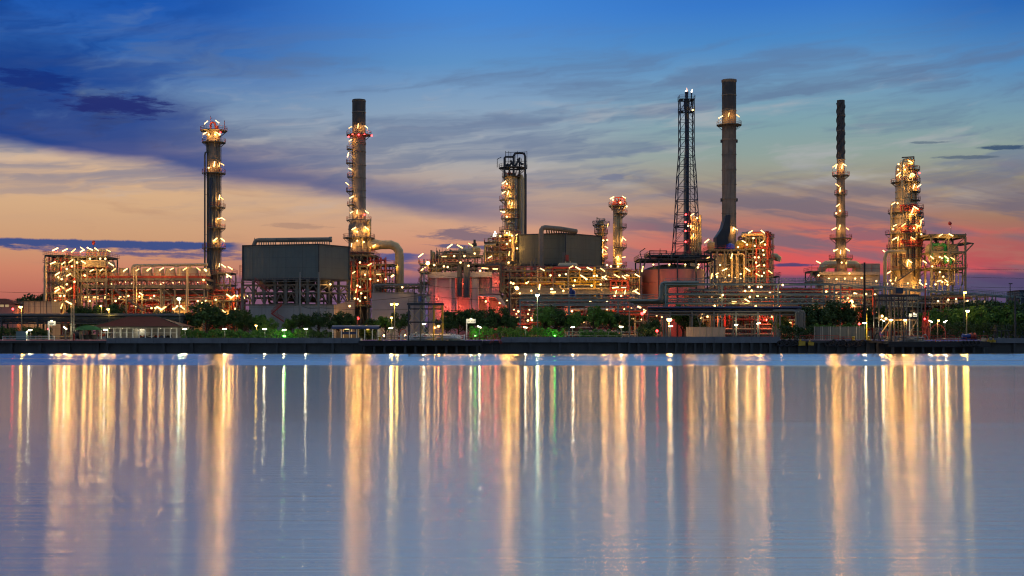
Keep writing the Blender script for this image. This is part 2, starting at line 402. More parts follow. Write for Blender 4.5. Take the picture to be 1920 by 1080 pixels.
# ------------------------------------------------------------------ plant building blocks
def arc(cx, cy, r, z, a0, a1, n):
    return [(cx+r*cos(a0+(a1-a0)*i/n), cy+r*sin(a0+(a1-a0)*i/n), z) for i in range(n+1)]
def platform(parent, cx, cy, z, ri, ro, a0=0., a1=360., deckm=STEEL, railm=RED, h=1.15):
    """curved walkway round a vessel with brackets and a guard rail"""
    a0, a1 = radians(a0), radians(a1); n = max(4, int((a1-a0)/radians(18)))
    b = MB(); t = .18
    vs = []
    for r, zz in ((ri, z), (ro, z), (ro, z+t), (ri, z+t)): vs += arc(cx, cy, r, zz, a0, a1, n)
    m = n+1
    fs = [(q*m+i, q*m+i+1, ((q+1)%4)*m+i+1, ((q+1)%4)*m+i) for q in range(4) for i in range(n)]
    b.add(vs, fs)
    for i in range(0, n+1, 2):
        a = a0+(a1-a0)*i/n
        b.bar((cx+ro*.97*cos(a), cy+ro*.97*sin(a), z), (cx+ri*cos(a), cy+ri*sin(a), z-(ro-ri)*.8), .14)
    pl = b.build('platform', deckm, parent)
    r = MB(); r.rail(arc(cx, cy, ro-.06, z+t, a0, a1, n), h, .07, False, 9)
    if a1-a0 < 6.2:
        for a in (a0, a1): r.rail([(cx+ri*cos(a), cy+ri*sin(a), z+t), (cx+(ro-.06)*cos(a), cy+(ro-.06)*sin(a), z+t)], h, .07)
    r.build('railing', railm, pl)
def ladder(parent, x, y, z0, z1, w=.5, cage=True, m=STEEL):
    b = MB()
    for s in (-1, 1): b.bar((x+s*w/2, y, z0), (x+s*w/2, y, z1), .07)
    z = z0
    while z < z1: b.bar((x-w/2, y, z), (x+w/2, y, z), .05); z += .6
    if cage:
        z = z0+2
        while z < z1:
            p = [(x+.45*cos(a), y-.35+.4*sin(a), z) for a in (0, -pi/3, -2*pi/3, -pi)]
            for q, r in zip(p, p[1:]): b.bar(q, r, .05)
            z += 1.5
        for a in (-pi/6, -pi/2, -5*pi/6): b.bar((x+.42*cos(a), y-.35+.38*sin(a), z0+2), (x+.42*cos(a), y-.35+.38*sin(a), z1), .045)
    b.build('ladder', m, parent)
LIGHTS = {}; LW = [1.0]
def shine(parent, x, y, z, mat, watts):
    key = (mat.name, watts)
    if key not in LIGHTS:
        l = bpy.data.lights.new('lamp light', 'POINT'); l.energy = watts; l.shadow_soft_size = .25
        l.color = {'warm tube light': (1,.48,.11), 'warm dim tube light': (1,.44,.09), 'white floodlight': (1,.88,.52), 'yellow sodium light': (1,.62,.10), 'orange sodium light': (1,.46,.10), 'pale green mercury light': (.8,1,.55), 'red beacon': (1,.04,.03), 'green garden light': (.12,1,.08), 'red floodlight': (1,.08,.04)}[mat.name]
        LIGHTS[key] = l
    o = bpy.data.objects.new('lamp_light', LIGHTS[key]); COL.objects.link(o); o.parent = parent
    off = Vector((0,0,0)); p = parent
    while p is not None: off += p.location; p = p.parent
    o.location = (x-off.x, y-off.y, z-off.z)
def lamp(parent, x, y, z, s='/', size=1.0, post=2.2, mat=WARM, name='tube_light'):
    """a fluorescent fitting on a bent post: s gives its slope"""
    w = 300*LW[0] if mat is WARM else 800*LW[0]
    if mat is WARM:
        size *= random.uniform(.78, 1.15)
        if random.random() < .3: mat = WARMD; w *= .6
    ang = {'/': 32, '\\': -32, '-': 0, '|': 78, '.': 12}.get(s, 0)
    ang = radians(ang+random.uniform(-7, 7)); L = .72*size; r = .145*size
    d = Vector((cos(ang), random.uniform(-.15, .15), sin(ang)))*L; c = Vector((x, y, z)); b = MB()
    up = Vector((0,0,r+.05))
    b.bar(c-d+up, c+d+up, r*1.5, .08)
    if post > 0:
        lo = c-d if d.z > 0 else c+d
        b.tube([lo+up*.6+Vector((0,.1,0)), Vector((lo.x, lo.y+.1, z-post))], .05, 5)
    o = b.build(name, STEEL, parent)
    b = MB(); b.tube([c-d, c+d], r, 6, True, None, False); b.build('glowing_tube', mat, o)
    shine(o, x, y-(.25 if mat in (WARM, WARMD) else .9), z-r-.25, mat, round(w*size/20+.5)*20)
    return o
def bulb(parent, x, y, z, r=.3, mat=WARM, name='bulkhead_light'):
    b = MB(); b.m = 1
    b.lathe(x, y, [(0,z-r),(r*.8,z-r*.6),(r,z),(r*.8,z+r*.6),(0.01,z+r)], 8)
    b.m = 0; b.box(x-r*.7, x+r*.7, y+r*.3, y+r*1.4, z+r*.5, z+r*1.2)
    o = b.build(name, [STEEL, mat], parent)
    if r >= .3: shine(o, x, y-r-.25, z-.1, mat, 170*LW[0])
    return o
def frame(parent, x0, x1, y0, y1, zs, nx, ny=1, w=.35, mat=STEEL, brace=True, deck=None, railm=RED, rails=True, name='frame'):
    """open steel structure: columns, floor beams, bracing, decks and guard rails"""
    b = MB(); xs = [x0+(x1-x0)*i/nx for i in range(nx+1)]; ys = [y0+(y1-y0)*i/ny for i in range(ny+1)]
    for x in xs:
        for y in ys: b.bar((x, y, zs[0]), (x, y, zs[-1]), w)
    for z in zs[1:]:
        for y in ys: b.bar((x0, y, z), (x1, y, z), w*.8, w*1.1)
        for x in xs: b.bar((x, y0, z), (x, y1, z), w*.7, w)
    if brace:
        for zi in range(len(zs)-1):
            za, zb = zs[zi]+.1, zs[zi+1]-.1
            for i in range(nx):
                for y in (ys[0]-.03, ys[-1]+.03):
                    t = random.random()
                    if t < .34: b.bar((xs[i],y,za),(xs[i+1],y,zb),w*.45)
                    elif t < .62: b.bar((xs[i+1],y,za),(xs[i],y,zb),w*.45)
                    elif t < .80:
                        m = (xs[i]+xs[i+1])/2; b.bar((xs[i],y,za),(m,y,zb),w*.45); b.bar((xs[i+1],y,za),(m,y,zb),w*.45)
    b.build(name, mat, parent)
    if deck is not False:
        d = MB()
        for z in (zs[1:] if deck is None else deck): d.box(x0-.5, x1+.5, y0-.6, y1+.5, z+.2, z+.32)
        dk = d.build('deck', mat, parent)
        if rails:
            r = MB()
            for z in (zs[1:] if deck is None else deck):
                r.rail([(x0-.45,y1+.4,z+.3),(x0-.45,y0-.55,z+.3),(x1+.45,y0-.55,z+.3),(x1+.45,y1+.4,z+.3)], 1.1, .07)
            r.build('railing', railm, dk)
def stair(parent, x0, z0, x1, z1, y, m=STEEL, w=.9):
    b = MB(); n = max(4, int(abs(z1-z0)/.4))
    for yy in (y, y+w): b.bar((x0,yy,z0),(x1,yy,z1),.12,.3)
    for i in range(n):
        f = (i+.5)/n; x = x0+(x1-x0)*f; z = z0+(z1-z0)*f; b.box(x-.14,x+.14,y,y+w,z-.03,z+.03)
    for yy in (y, y+w):
        for hh in (.55, 1.05): b.bar((x0,yy,z0+hh),(x1,yy,z1+hh),.06)
        for i in range(0, n+1, 3):
            f = i/n; x = x0+(x1-x0)*f; z = z0+(z1-z0)*f; b.bar((x,yy,z),(x,yy,z+1.05),.06)
    b.build('stair', m, parent)
def pipes(parent, x0, x1, y0, y1, z0, z1, n, mats=(GALV, STEEL, CREAM, RED), r=(.12,.32), name='pipework'):
    """a tangle of horizontal runs, drops and bends inside the given block"""
    bs = [MB() for _ in mats]
    for i in range(n):
        b = bs[min(len(mats)-1, int(random.random()**1.3*len(mats)))]; rr = random.uniform(*r)
        y = random.uniform(y0, y1); z = random.uniform(z0, z1); xa = random.uniform(x0, x1); xb = random.uniform(x0, x1)
        if abs(xb-xa) < (x1-x0)*.2: xb = xa+(x1-x0)*.3*(1 if xa < (x0+x1)/2 else -1)
        p = [(xa, y, z), (xb, y, z)]
        t = random.random(); zc = random.uniform(z0, z1)
        if t < .65:
            s = 1 if xb > xa else -1; e = rr*2
            p = [(xa,y,z),(xb-s*e,y,z),(xb-s*e*.3,y,z+(e*.3 if zc>z else -e*.3)),(xb,y,z+(e if zc>z else -e)),(xb,y,zc)]
            if t < .25: p = [(xa,y,z0)]+[(xa,y,z-(rr if z>z0+1 else 0))]+p
        elif t < .8: p = [(xa,y,z0),(xa,y,z1)]
        b.tube(p, rr, 7, False)
        if random.random() < .5:
            for q in range(2):
                f = random.random(); fx = xa+(xb-xa)*f; b.tube([(fx-.08,y,z),(fx+.08,y,z)], rr*1.7, 8)
    big = max(bs, key=lambda q: len(q.v))
    for b, m in zip(bs, mats):
        if b is not big and 0 < len(b.v) < 900: big.add(b.v, b.f, True); b.v = []
    for b, m in zip(bs, mats):
        if b.v: b.build(name, m, parent)
def drum(parent, x0, x1, y, z, r, m=VESS, saddles=None, name='horizontal_drum'):
    b = MB(); b.tube([(x0,y,z),(x1,y,z)], r, 18, False)
    b.dome((x0,y,z), r, (-1,0,0)); b.dome((x1,y,z), r, (1,0,0))
    for f in (.2, .5, .8): x = x0+(x1-x0)*f; b.tube([(x-.06,y,z),(x+.06,y,z)], r*1.03, 18)
    for f in (.25, .75):
        x = x0+(x1-x0)*f; b.box(x-.2, x+.2, y-r*.8, y+r*.8, saddles if saddles is not None else z-r*1.5, z-r*.5)
    for f in (.35, .65): x = x0+(x1-x0)*f; b.tube([(x,y,z+r*.9),(x,y,z+r*1.4)], r*.15, 8)
    return b.build(name, m, parent)
def vessel(parent, x, y, z0, z1, r, m=VESS, name='vessel', bands=True):
    b = MB(); b.lathe(x, y, [(r*.8,z0),(r*.8,z0+r*.7),(r,z0+r),(r,z1)], 20); b.dome((x,y,z1), r)
    if bands:
        z = z0+r+1.5
        while z < z1: b.lathe(x, y, [(r,z-.08),(r*1.04,z-.08),(r*1.04,z+.08),(r,z+.08)], 20); z += max(1.8, r*1.6)
    b.tube([(x,y,z1+r*.4),(x,y,z1+r*.9)], r*.18, 8)
    return b.build(name, m, parent)
def ringed(parent, x, y, prof, m, bands=(), n=28, name='shell'):
    b = MB(); b.lathe(x, y, prof, n)
    r, z = prof[-1]; b.lathe(x, y, [(r, z), (r*.88, z), (r*.88, z-2)], n)
    for rr, zz in bands: b.lathe(x, y, [(rr, zz-.13), (rr*1.045, zz-.13), (rr*1.045, zz+.13), (rr, zz+.13)], n)
    return b.build(name, m, parent)
# ------------------------------------------------------------------ lamps read off the photograph in enlarged windows
def lamps(parent, Y, x0, y0, sc, items, size=1.0, post=2.0):
    for it in items:
        zx, zy, s = it[0], it[1], it[2] if len(it) > 2 else '.'
        x, z = X(x0+zx/sc, Y), Z(y0+zy/sc, Y)
        if s == 'R': bulb(parent, x, Y, z, .29, REDL, 'red_beacon')
        elif s == 'o': bulb(parent, x, Y, z, .30, WARM)
        elif s == 'O': bulb(parent, x, Y, z, .5, ORANGE)
        elif s == 'V': lamp(parent, x-.7, Y, z, '\\', size, post); lamp(parent, x+.7, Y, z, '/', size, post)
        else: lamp(parent, x, Y, z, s, size, post if s in '/\\-' else 0)
E4 = 1329/320.0

# --- 1: slim banded column far left
Y = 410; cx = X(401, Y); u = M(1, Y)
t = thing('distillation_column', 'slim dark distillation column with two crowded top platforms beside the fan coolers', 'column', cx, Y)
ringed(t, cx, Y, [(12.6*u, GZ), (12.6*u, Z(300, Y)), (12.2*u, Z(250, Y)), (11*u, Z(244, Y))], STACKM, [(12.6*u, Z(p, Y)) for p in (540,505,480,447,412,388,350,300)], 28)
b = MB(); b.tube([(cx-2*u, Y-12.9*u, GZ+8), (cx-2*u, Y-12.9*u, Z(335, Y))], 4*u*.9, 12); b.build('front_riser', BLUEST, t)
b = MB()
for dx_, r_, lo, hi in ((9,.16,560,262),(5.5,.2,560,300),(-8,.14,540,262),(-11,.12,540,250)):
    a = math.acos(max(-1, min(1, dx_/13.3))); b.tube([(cx+dx_*u, Y-sin(a)*13.4*u, Z(lo, Y)), (cx+dx_*u, Y-sin(a)*13.4*u, Z(hi, Y))], r_, 6)
b.tube([(cx-17*u, Y, Z(570, Y)), (cx-17*u, Y, Z(292, Y)), (cx-16*u, Y, Z(286, Y)), (cx-13*u, Y, Z(285, Y)), (cx-13*u, Y, Z(262, Y))], .28, 8)
for p in (365, 440, 500): b.bar((cx-17*u, Y, Z(p, Y)), (cx-12*u, Y, Z(p, Y)), .12)
b.build('pipework', STEEL, t)
for py, ro, a0, a1 in ((246,25,0,360),(268,22,0,360),(326,22,-170,60),(390,21.5,-95,50),(429,21.5,-110,50),(466,22,-178,70),(516,22,-178,70),(548,20,-178,60)):
    platform(t, cx, Y, Z(py, Y), 12.6*u, ro*u, a0, a1)
ladder(t, cx+13.8*u, Y-4*u, Z(560, Y), Z(268, Y))
b = MB()
b.tube([(cx-6*u, Y, Z(246, Y)), (cx-6*u, Y, Z(232, Y)), (cx-3*u, Y, Z(229, Y)), (cx+2*u, Y, Z(231, Y)), (cx+4*u, Y, Z(244, Y))], .35, 8)
b.tube([(cx+6*u, Y, Z(246, Y)), (cx+6*u, Y, Z(236, Y))], .5, 8); b.tube([(cx-6*u, Y, Z(246, Y)), (cx-6*u, Y, Z(217, Y))], .08, 5); b.tube([(cx+20*u, Y, Z(246, Y)), (cx+20*u, Y, Z(226, Y))], .1, 5)
b.bar((cx-6*u, Y, Z(221, Y)), (cx-3*u, Y, Z(222, Y)), .15); b.dome((cx, Y, Z(246, Y)), 10*u)
b.build('top_nozzles', RED, t)
lamps(t, Y-14*u, 330, 180, 4.156, [(235,205,'/'),(322,200,'\\'),(226,290,'/'),(320,287,'\\'),(298,530,'|'),(362,532,'\\'),(357,796,'\\'),(338,955,'.'),(367,956,'\\'),(338,790,'|'),(255,300,'o'),(305,300,'o'),(340,300,'o'),(255,560,'o'),(338,535,'|'),(345,285,'R')])
lamps(t, Y-14*u, 260, 420, E4, [(597,120,'/'),(655,122,'\\'),(595,530,'/'),(657,530,'\\'),(640,555,'o'),(628,320,'|'),(570,600,'o')])

# --- 2: tall stack with side balconies and a big elbow duct
Y = 425; cx = X(673, Y); u = M(1, Y)
t = thing('stack', 'brown steel stack ringed by red beacons with a column of small side balconies', 'chimney', cx, Y)
ringed(t, cx, Y, [(22*u, GZ), (22*u, Z(478, Y)), (19.5*u, Z(470, Y)), (19.5*u, Z(424, Y)), (13*u, Z(411, Y)), (12.8*u, Z(300, Y)), (12.4*u, Z(192, Y)), (12.4*u, Z(187, Y))], STACKM, [(12.9*u, Z(p, Y)) for p in (400,370,357,334,310,285,271,268)]+[(12.6*u, Z(p, Y)) for p in (211,190)]+[(19.5*u, Z(p, Y)) for p in (430,462)])
b = MB(); b.lathe(cx, Y, [(12.62*u, Z(236, Y)), (12.58*u, Z(187.5, Y))], 28); b.build('sooty_tip', STACKT, t)
for py, ro, a0, a1 in ((254,23.5,0,360),(281,23,165,215),(307,24,165,215),(333,22,165,215),(360,24,165,215),(386,22,165,240),(414,23.5,0,360),(447,30,0,360),(475,30,0,360)):
    platform(t, cx, Y, Z(py, Y), (12.7 if py < 412 else 19.5)*u, ro*u, a0, a1, STEEL, RED)
ladder(t, cx-15*u, Y-6*u, Z(475, Y), Z(254, Y))
b = MB(); b.tube([(cx+20*u, Y-8*u, Z(480, Y)), (cx+20*u, Y-8*u, Z(412, Y))], .7, 10); b.tube([(cx+9*u, Y-19*u, Z(480, Y)), (cx+9*u, Y-19*u, Z(447, Y))], .25, 8); b.build('pipework', VESS, t)
lamps(t, Y-16*u, 600, 170, 4.0, [(228,275,'/'),(285,265,'|'),(347,272,'\\'),(228,372,'/'),(210,480,'|'),(228,588,'\\'),(203,697,'\\'),(237,798,'/'),(237,912,'/'),(278,908,'|'),(352,910,'\\'),(255,1030,'/'),(350,1030,'\\'),(245,325,'R'),(290,330,'R'),(388,337,'R'),(333,325,'R'),(215,345,'R'),(333,930,'R')], 1.0, 1.5)
lamps(t, Y-22*u, 540, 420, E4, [(513,35,'/'),(612,35,'\\'),(495,163,'|'),(540,130,'o'),(590,140,'o'),(540,60,'o')])
d = thing('elbow_duct', 'fat round duct leaving the beacon-ringed stack and bending down to the ground', 'duct', X(749, Y), Y)
b = MB(); r = 8.3*u
b.tube([(X(690,Y),Y,Z(459,Y)),(X(712,Y),Y,Z(459,Y))], r, 20, False, [13*u, r*1.05])
b.tube([(X(712,Y),Y,Z(459,Y)),(X(733,Y),Y,Z(459,Y)),(X(742,Y),Y,Z(462.5,Y)),(X(748,Y),Y,Z(471,Y)),(X(749,Y),Y,Z(482,Y)),(X(749,Y),Y,GZ)], r, 20, False)
for p in (482,498,515,532): b.tube([(X(749,Y),Y,Z(p,Y)),(X(749,Y),Y,Z(p+.9,Y))], r*1.06, 20)
for p in (713,722,733): b.tube([(X(p,Y),Y,Z(459,Y)),(X(p+.9,Y),Y,Z(459,Y))], r*1.06, 20)
b.build('duct', VESS, d)
lamps(d, Y-12*u, 540, 420, E4, [(670,167,'/'),(825,320,'\\')])
# its base structure
t = thing('heater_structure', 'steel furnace structure of decks and pipes under the beacon-ringed stack', 'structure', X(680, 415), 415)
frame(t, X(656,415), X(706,415), 408, 422, [GZ]+[Z(p,415) for p in (575,548,525,502,482)], 4, 1, .35)
frame(t, X(706,412), X(738,412), 408, 418, [GZ]+[Z(p,412) for p in (560,533,515,498)], 3, 1, .3)
pipes(t, X(656,415), X(738,415), 407, 418, Z(560,415), Z(485,415), 46)
vessel(t, X(664,411), 411, Z(545,411), Z(508,411), 1.3); vessel(t, X(700,411), 411, Z(560,411), Z(520,411), 1.2); drum(t, X(676,409), X(712,409), 409, Z(512,409), 1.1)
lamps(t, 405, 540, 420, E4, [(637,315,'/'),(512,377,'/'),(705,392,'-'),(808,408,'o'),(820,400,'o'),(560,300,'o'),(540,480,'o'),(560,490,'o'),(520,580,'o'),(545,585,'o'),(560,600,'o'),(640,430,'o'),(760,430,'o'),(700,440,'o'),(530,520,'|'),(600,395,'o'),(570,540,'o')])
lamps(t, 396, 540, 420, E4, [(601,573,'o')])

# --- 3: twin column with U bend, centre
Y = 420; cx = X(958, Y); u = M(1, Y)
t = thing('distillation_column', 'pair of pale columns joined by a tall dark upside-down U pipe at the top', 'column', cx, Y)
ringed(t, cx, Y, [(12*u, GZ), (12*u, Z(334, Y)), (9*u, Z(325, Y))], VESS, [(12*u, Z(p, Y)) for p in (480,455,430,405,385,365,345)], 24)
x2 = X(975, Y); b = MB(); b.lathe(x2, Y+2, [(8.5*u, GZ), (8.5*u, Z(334, Y)), (5*u, Z(326, Y))], 18); b.build('side_shell', VESS, t)
b = MB()
b.tube([(X(963,Y),Y-3,Z(331,Y)),(X(963,Y),Y-3,Z(295,Y)),(X(965.5,Y),Y-3,Z(290.5,Y)),(X(970,Y),Y-3,Z(289.5,Y)),(X(979,Y),Y-3,Z(289.5,Y)),(X(983,Y),Y-3,Z(291,Y)),(X(984.5,Y),Y-3,Z(296,Y)),(X(984.5,Y),Y-3,GZ)], 2.1*u, 12)
b.tube([(X(946,Y),Y-3,Z(340,Y)),(X(946,Y),Y-3,Z(299,Y)),(X(948,Y),Y-3,Z(296.5,Y)),(X(961,Y),Y-3,Z(296.5,Y))], 2*u, 10)
b.tube([(X(954,Y),Y-2,Z(330,Y)),(X(956,Y),Y-2,Z(310,Y)),(X(960,Y),Y-2,Z(306,Y))], 1.5*u, 10); b.tube([(X(974,Y),Y-2,Z(330,Y)),(X(974,Y),Y-2,Z(297,Y))], 1.8*u, 10)
b.tube([(X(986.6,Y),Y-1,GZ),(X(986.6,Y),Y-1,Z(327,Y))], .16, 6); b.build('overhead_pipe', DARK, t)
b = MB()
for q in (948,954,958,966,970,978,984,988):
    b.tube([(X(q,Y),Y-1+random.random()*3,Z(315,Y)),(X(q,Y),Y-1,Z(random.choice((281,286,284,298)),Y))], .09, 5)
b.bar((X(948,Y),Y-1,Z(287,Y)),(X(988,Y),Y-1,Z(285.5,Y)),.12); b.bar((X(945,Y),Y-1,Z(303,Y)),(X(988,Y),Y-1,Z(303,Y)),.16)
for q in (950,955,960,968,973,979): b.tube([(X(q,Y)-.5,Y-3.2,Z(300+random.random()*18,Y)),(X(q,Y)+.5,Y-3.2,Z(300+random.random()*18,Y))], .35, 8)
b.build('top_steelwork', DARK, t)
for py, ri, ro, a0, a1, m in ((316,9,27,0,360,DARK),(332,11,17,0,360,STEEL),(357,12,19,-200,-70,STEEL),(376,12,22,-200,-60,STEEL),(394,12,22,-200,-45,STEEL),(411,12,19,-200,-30,STEEL),(434,12,22,-200,-50,STEEL),(448,12,24,-200,-40,STEEL)):
    platform(t, cx+(4*u if py == 316 else 0), Y, Z(py, Y), ri*u, ro*u, a0, a1, m, DARK if py == 316 else RED)
ladder(t, cx-14*u, Y-9*u, Z(480, Y), Z(332, Y))
b = MB()
for q, r_ in ((966,.3),(969,.25),(951,.2),(978,.3)): b.tube([(X(q,Y),Y-13*u,Z(490,Y)),(X(q,Y),Y-13*u,Z(338,Y))], r_, 7)
for p in (372,384,400,418): b.tube([(X(951,Y),Y-13*u,Z(p,Y)),(X(957,Y),Y-14*u,Z(p,Y)),(X(966,Y),Y-13*u,Z(p+3,Y))], .25, 7)
b.build('pipework', GALV, t)
lamps(t, Y-18*u, 880, 270, 4.694, [(305,338,'/'),(303,425,'/'),(340,430,'|'),(350,515,'|'),(375,525,'|'),(290,597,'\\'),(308,597,'o'),(330,640,'o'),(310,780,'|'),(350,785,'|'),(330,350,'o'),(300,800,'o')], .95, 1.5)
b = MB(); b.tube([(X(932.5,Y),Y-3,Z(316,Y)),(X(932.5,Y),Y-3,Z(301,Y)),(X(940,Y),Y-3,Z(297,Y))], .12, 5); b.build('davit', DARK, t)
lamps(t, 400, 880, 270, 4.694, [(405,808,'/')], 1.1)

# --- 4 and 5: two small columns right of the olive box
Y = 418; cx = X(1127, Y); u = M(1, Y)
t = thing('distillation_column', 'short thin column with cluttered square top platform right behind the olive box', 'column', cx, Y)
ringed(t, cx, Y, [(6.3*u, GZ), (6.3*u, Z(420, Y)), (4*u, Z(414, Y))], VESS, [(6.3*u, Z(p, Y)) for p in (510,490,470,450)], 18)
for py, ro, a0, a1 in ((423,16,0,360),(438,13,0,360),(453,12,-90,60),(470,12,-90,60),(484,13,-90,60),(497,14,0,360)): platform(t, cx, Y, Z(py, Y), 6.3*u, ro*u, a0, a1, STEEL, RED if py > 430 else DARK)
pipes(t, X(1112,Y), X(1136,Y), Y-3, Y+3, Z(437,Y), Z(408,Y), 14, (STEEL, DARK, GALV), (.08,.2))
lamps(t, Y-13*u, 1090, 350, 6.35, [(315,460,'|'),(298,720,'\\'),(285,763,'\\'),(285,803,'-'),(255,765,'|'),(262,640,'o'),(308,635,'o')])
ladder(t, cx+7*u, Y-3, Z(497,Y), Z(423,Y))
Y = 415; cx = X(1158.5, Y); u = M(1, Y)
t = thing('distillation_column', 'free standing pale column topped by a wide platform with two bright tilted lights', 'column', cx, Y)
ringed(t, cx, Y, [(8.6*u, GZ), (8.6*u, Z(393, Y)), (6*u, Z(385, Y))], VESS, [(8.6*u, Z(p, Y)) for p in (500,482,464,446,428,410)], 22)
for py, ri, ro, a0, a1 in ((387,6,17.5,0,360),(401.5,8.6,18,-120,70),(427.5,8.6,16.5,-80,40),(465,8.6,16.5,-120,50),(499,8.6,17,0,360),(520,8.6,17,0,360)): platform(t, cx, Y, Z(py, Y), ri*u, ro*u, a0, a1)
pipes(t, X(1144,Y), X(1172,Y), Y-2, Y+2, Z(395,Y), Z(370,Y), 14, (RED, STEEL, YEL), (.08,.22))
b = MB(); b.tube([(cx+3*u,Y-8.9*u,Z(520,Y)),(cx+3*u,Y-8.9*u,Z(400,Y))], .22, 7); b.tube([(cx-3*u,Y-8.9*u,Z(520,Y)),(cx-3*u,Y-8.9*u,Z(395,Y))], .3, 8)
for s in (-1,1): b.tube([(cx+s*13*u,Y-2,Z(388,Y)),(cx+s*7*u,Y-2,Z(398,Y))], .25, 6)
b.build('pipework', VESS, t); ladder(t, cx-9*u, Y-4, Z(520,Y), Z(388,Y))
lamps(t, Y-15*u, 1090, 350, 6.35, [(365,132,'/'),(507,125,'\\'),(515,625,'\\'),(487,625,'|'),(415,840,'/'),(437,850,'|'),(505,840,'.'),(437,950,'o'),(375,155,'o'),(540,235,'o'),(465,190,'o'),(455,915,'-')])

# --- 6: flare with lattice tower
Y = 440; cx = X(1287, Y); u = M(1, Y)
t = thing('flare_tower', 'tapering blue black lattice flare tower with two small gas flames on top', 'flare tower', cx, Y)
prof = [(560,30),(530,27.5),(502,25.8),(475,24.2),(455,22.8),(425,20.8),(400,19.4),(376,18.4),(352,17.4),(330,16.3),(310,14.8),(293,13.6),(277,13.1),(260,13),(244,13),(227,13),(210,13),(188,13)]
lv = [(GZ, 34*u)]+[(Z(p, Y), h*u) for p, h in prof]
b = MB(); cs = [(-1,-1),(1,-1),(1,1),(-1,1)]
for (z0,h0),(z1,h1) in zip(lv, lv[1:]):
    for q in range(4):
        a, c_ = cs[q], cs[(q+1)%4]
        P = lambda s, h, z: (cx+s[0]*h, Y+s[1]*h, z)
        b.bar(P(a,h0,z0), P(a,h1,z1), .27); b.bar(P(a,h1,z1), P(c_,h1,z1), .17)
        m0 = ((a[0]+c_[0])/2, (a[1]+c_[1])/2)
        b.bar(P(a,h0,z0), P(m0,h1,z1), .12); b.bar(P(c_,h0,z0), P(m0,h1,z1), .12)
        if h0 > 18*u: b.bar(P(a,(h0+h1)/2,(z0+z1)/2), P(c_,h1,z1), .12)
b.build('lattice', BLUEST, t)
b = MB(); b.tube([(cx+1*u,Y,GZ),(cx+1*u,Y,Z(207,Y))], 4*u, 16)
b.lathe(cx+.5*u, Y, [(4*u,Z(207,Y)),(5.6*u,Z(203,Y)),(5.6*u,Z(188,Y)),(3*u,Z(185,Y)),(3*u,Z(176,Y)),(3.6*u,Z(175,Y)),(3.6*u,Z(172,Y)),(2.6*u,Z(172,Y))], 16)
b.tube([(cx+5*u,Y,Z(206,Y)),(cx+8*u,Y,Z(202,Y)),(cx+9.5*u,Y,Z(194,Y)),(cx+9.5*u,Y,Z(176,Y))], 1.1*u, 10); b.tube([(cx+9.5*u,Y,Z(176,Y)),(cx+9.5*u,Y,Z(173.5,Y))], 1.6*u, 10)
b.build('riser', BLUEST, t)
b = MB()
for q in (-6,-4.4,-2.6,5.6): b.tube([(cx+q*u,Y-2,GZ),(cx+q*u,Y-2,Z(250+8*abs(q),Y))], .14, 6)
b.build('pilot_lines', GALV, t)
for py, h in ((188,14.5),(210,14),(425,21.5)):
    d = MB(); z = Z(py,Y); d.box(cx-h*u,cx+h*u,Y-h*u,Y-h*u+1.6,z,z+.15); d.box(cx-h*u,cx+h*u,Y+h*u-1.6,Y+h*u,z,z+.15); d.box(cx-h*u,cx-h*u+1.4,Y-h*u+1.6,Y+h*u-1.6,z,z+.15); d.box(cx+h*u-1.4,cx+h*u,Y-h*u+1.6,Y+h*u-1.6,z,z+.15)
    d.build('platform', BLUEST, t); d = MB(); d.rail([(cx-h*u,Y-h*u,z+.15),(cx+h*u,Y-h*u,z+.15),(cx+h*u,Y+h*u,z+.15),(cx-h*u,Y+h*u,z+.15)], 1.2, .08, True); d.build('railing', DARK, t)
def flame(parent, x, y, z, h, r, mat, lean):
    b = MB(); n = 8; pr = [(0,.6),(.15,1),(.4,.8),(.7,.4),(1,.03)]
    b.tube([(x+lean*f*f*h, y, z+f*h) for f, _ in pr], r, n, True, [r*q for _, q in pr]); b.build('flame', mat, parent)
flame(t, cx+1*u, Y, Z(172,Y), 8*u, 1.4*u, FLAMEP, -.06); flame(t, cx-1*u, Y, Z(172,Y), 3*u, 1.6*u, FLAMEB, .1); flame(t, cx+9.6*u, Y, Z(173.5,Y), 6.5*u, 1.3*u, FLAMEB, .25)
lamps(t, Y-14*u, 1230, 130, 5.4, [(372,412,'o')])

# --- 7: small red lit column in front of the flare
Y = 425; cx = X(1302, Y); u = M(1, Y)
t = thing('distillation_column', 'stubby red and yellow lit column crowded with valves beside the lattice flare', 'column', cx, Y)
ringed(t, cx, Y, [(8*u, GZ), (8*u, Z(418, Y)), (5*u, Z(410, Y))], VESS, [(8*u, Z(p, Y)) for p in (470,455,440,428)], 18)
for py, ro, a0, a1 in ((421,13,-120,90),(440,12,-120,90),(457,15,0,360),(478,15,0,360)): platform(t, cx, Y, Z(py, Y), 8*u, ro*u, a0, a1)
pipes(t, X(1291,Y), X(1314,Y), Y-4, Y+1, Z(478,Y), Z(404,Y), 34, (VESS, RED, STEEL, YEL), (.1,.3))
b = MB()
for p in (401, 416, 431, 452, 473): b.box(X(1287,Y), X(1292,Y), Y-5, Y-3.6, Z(p+5,Y), Z(p-1,Y))
b.bar((X(1289.5,Y),Y-4.3,GZ),(X(1289.5,Y),Y-4.3,Z(398,Y)),.3)
b.build('valve_box', RED, t)
lamps(t, Y-15*u, 1230, 320, 5.4, [(367,445,'/'),(350,557,'-'),(375,660,'|'),(370,590,'o'),(415,480,'o'),(400,700,'o'),(325,560,'o')], 1.1)
lamps(t, Y-9*u, 1230, 320, 5.4, [(302,445,'R'),(300,520,'R'),(300,610,'R'),(300,720,'R')])

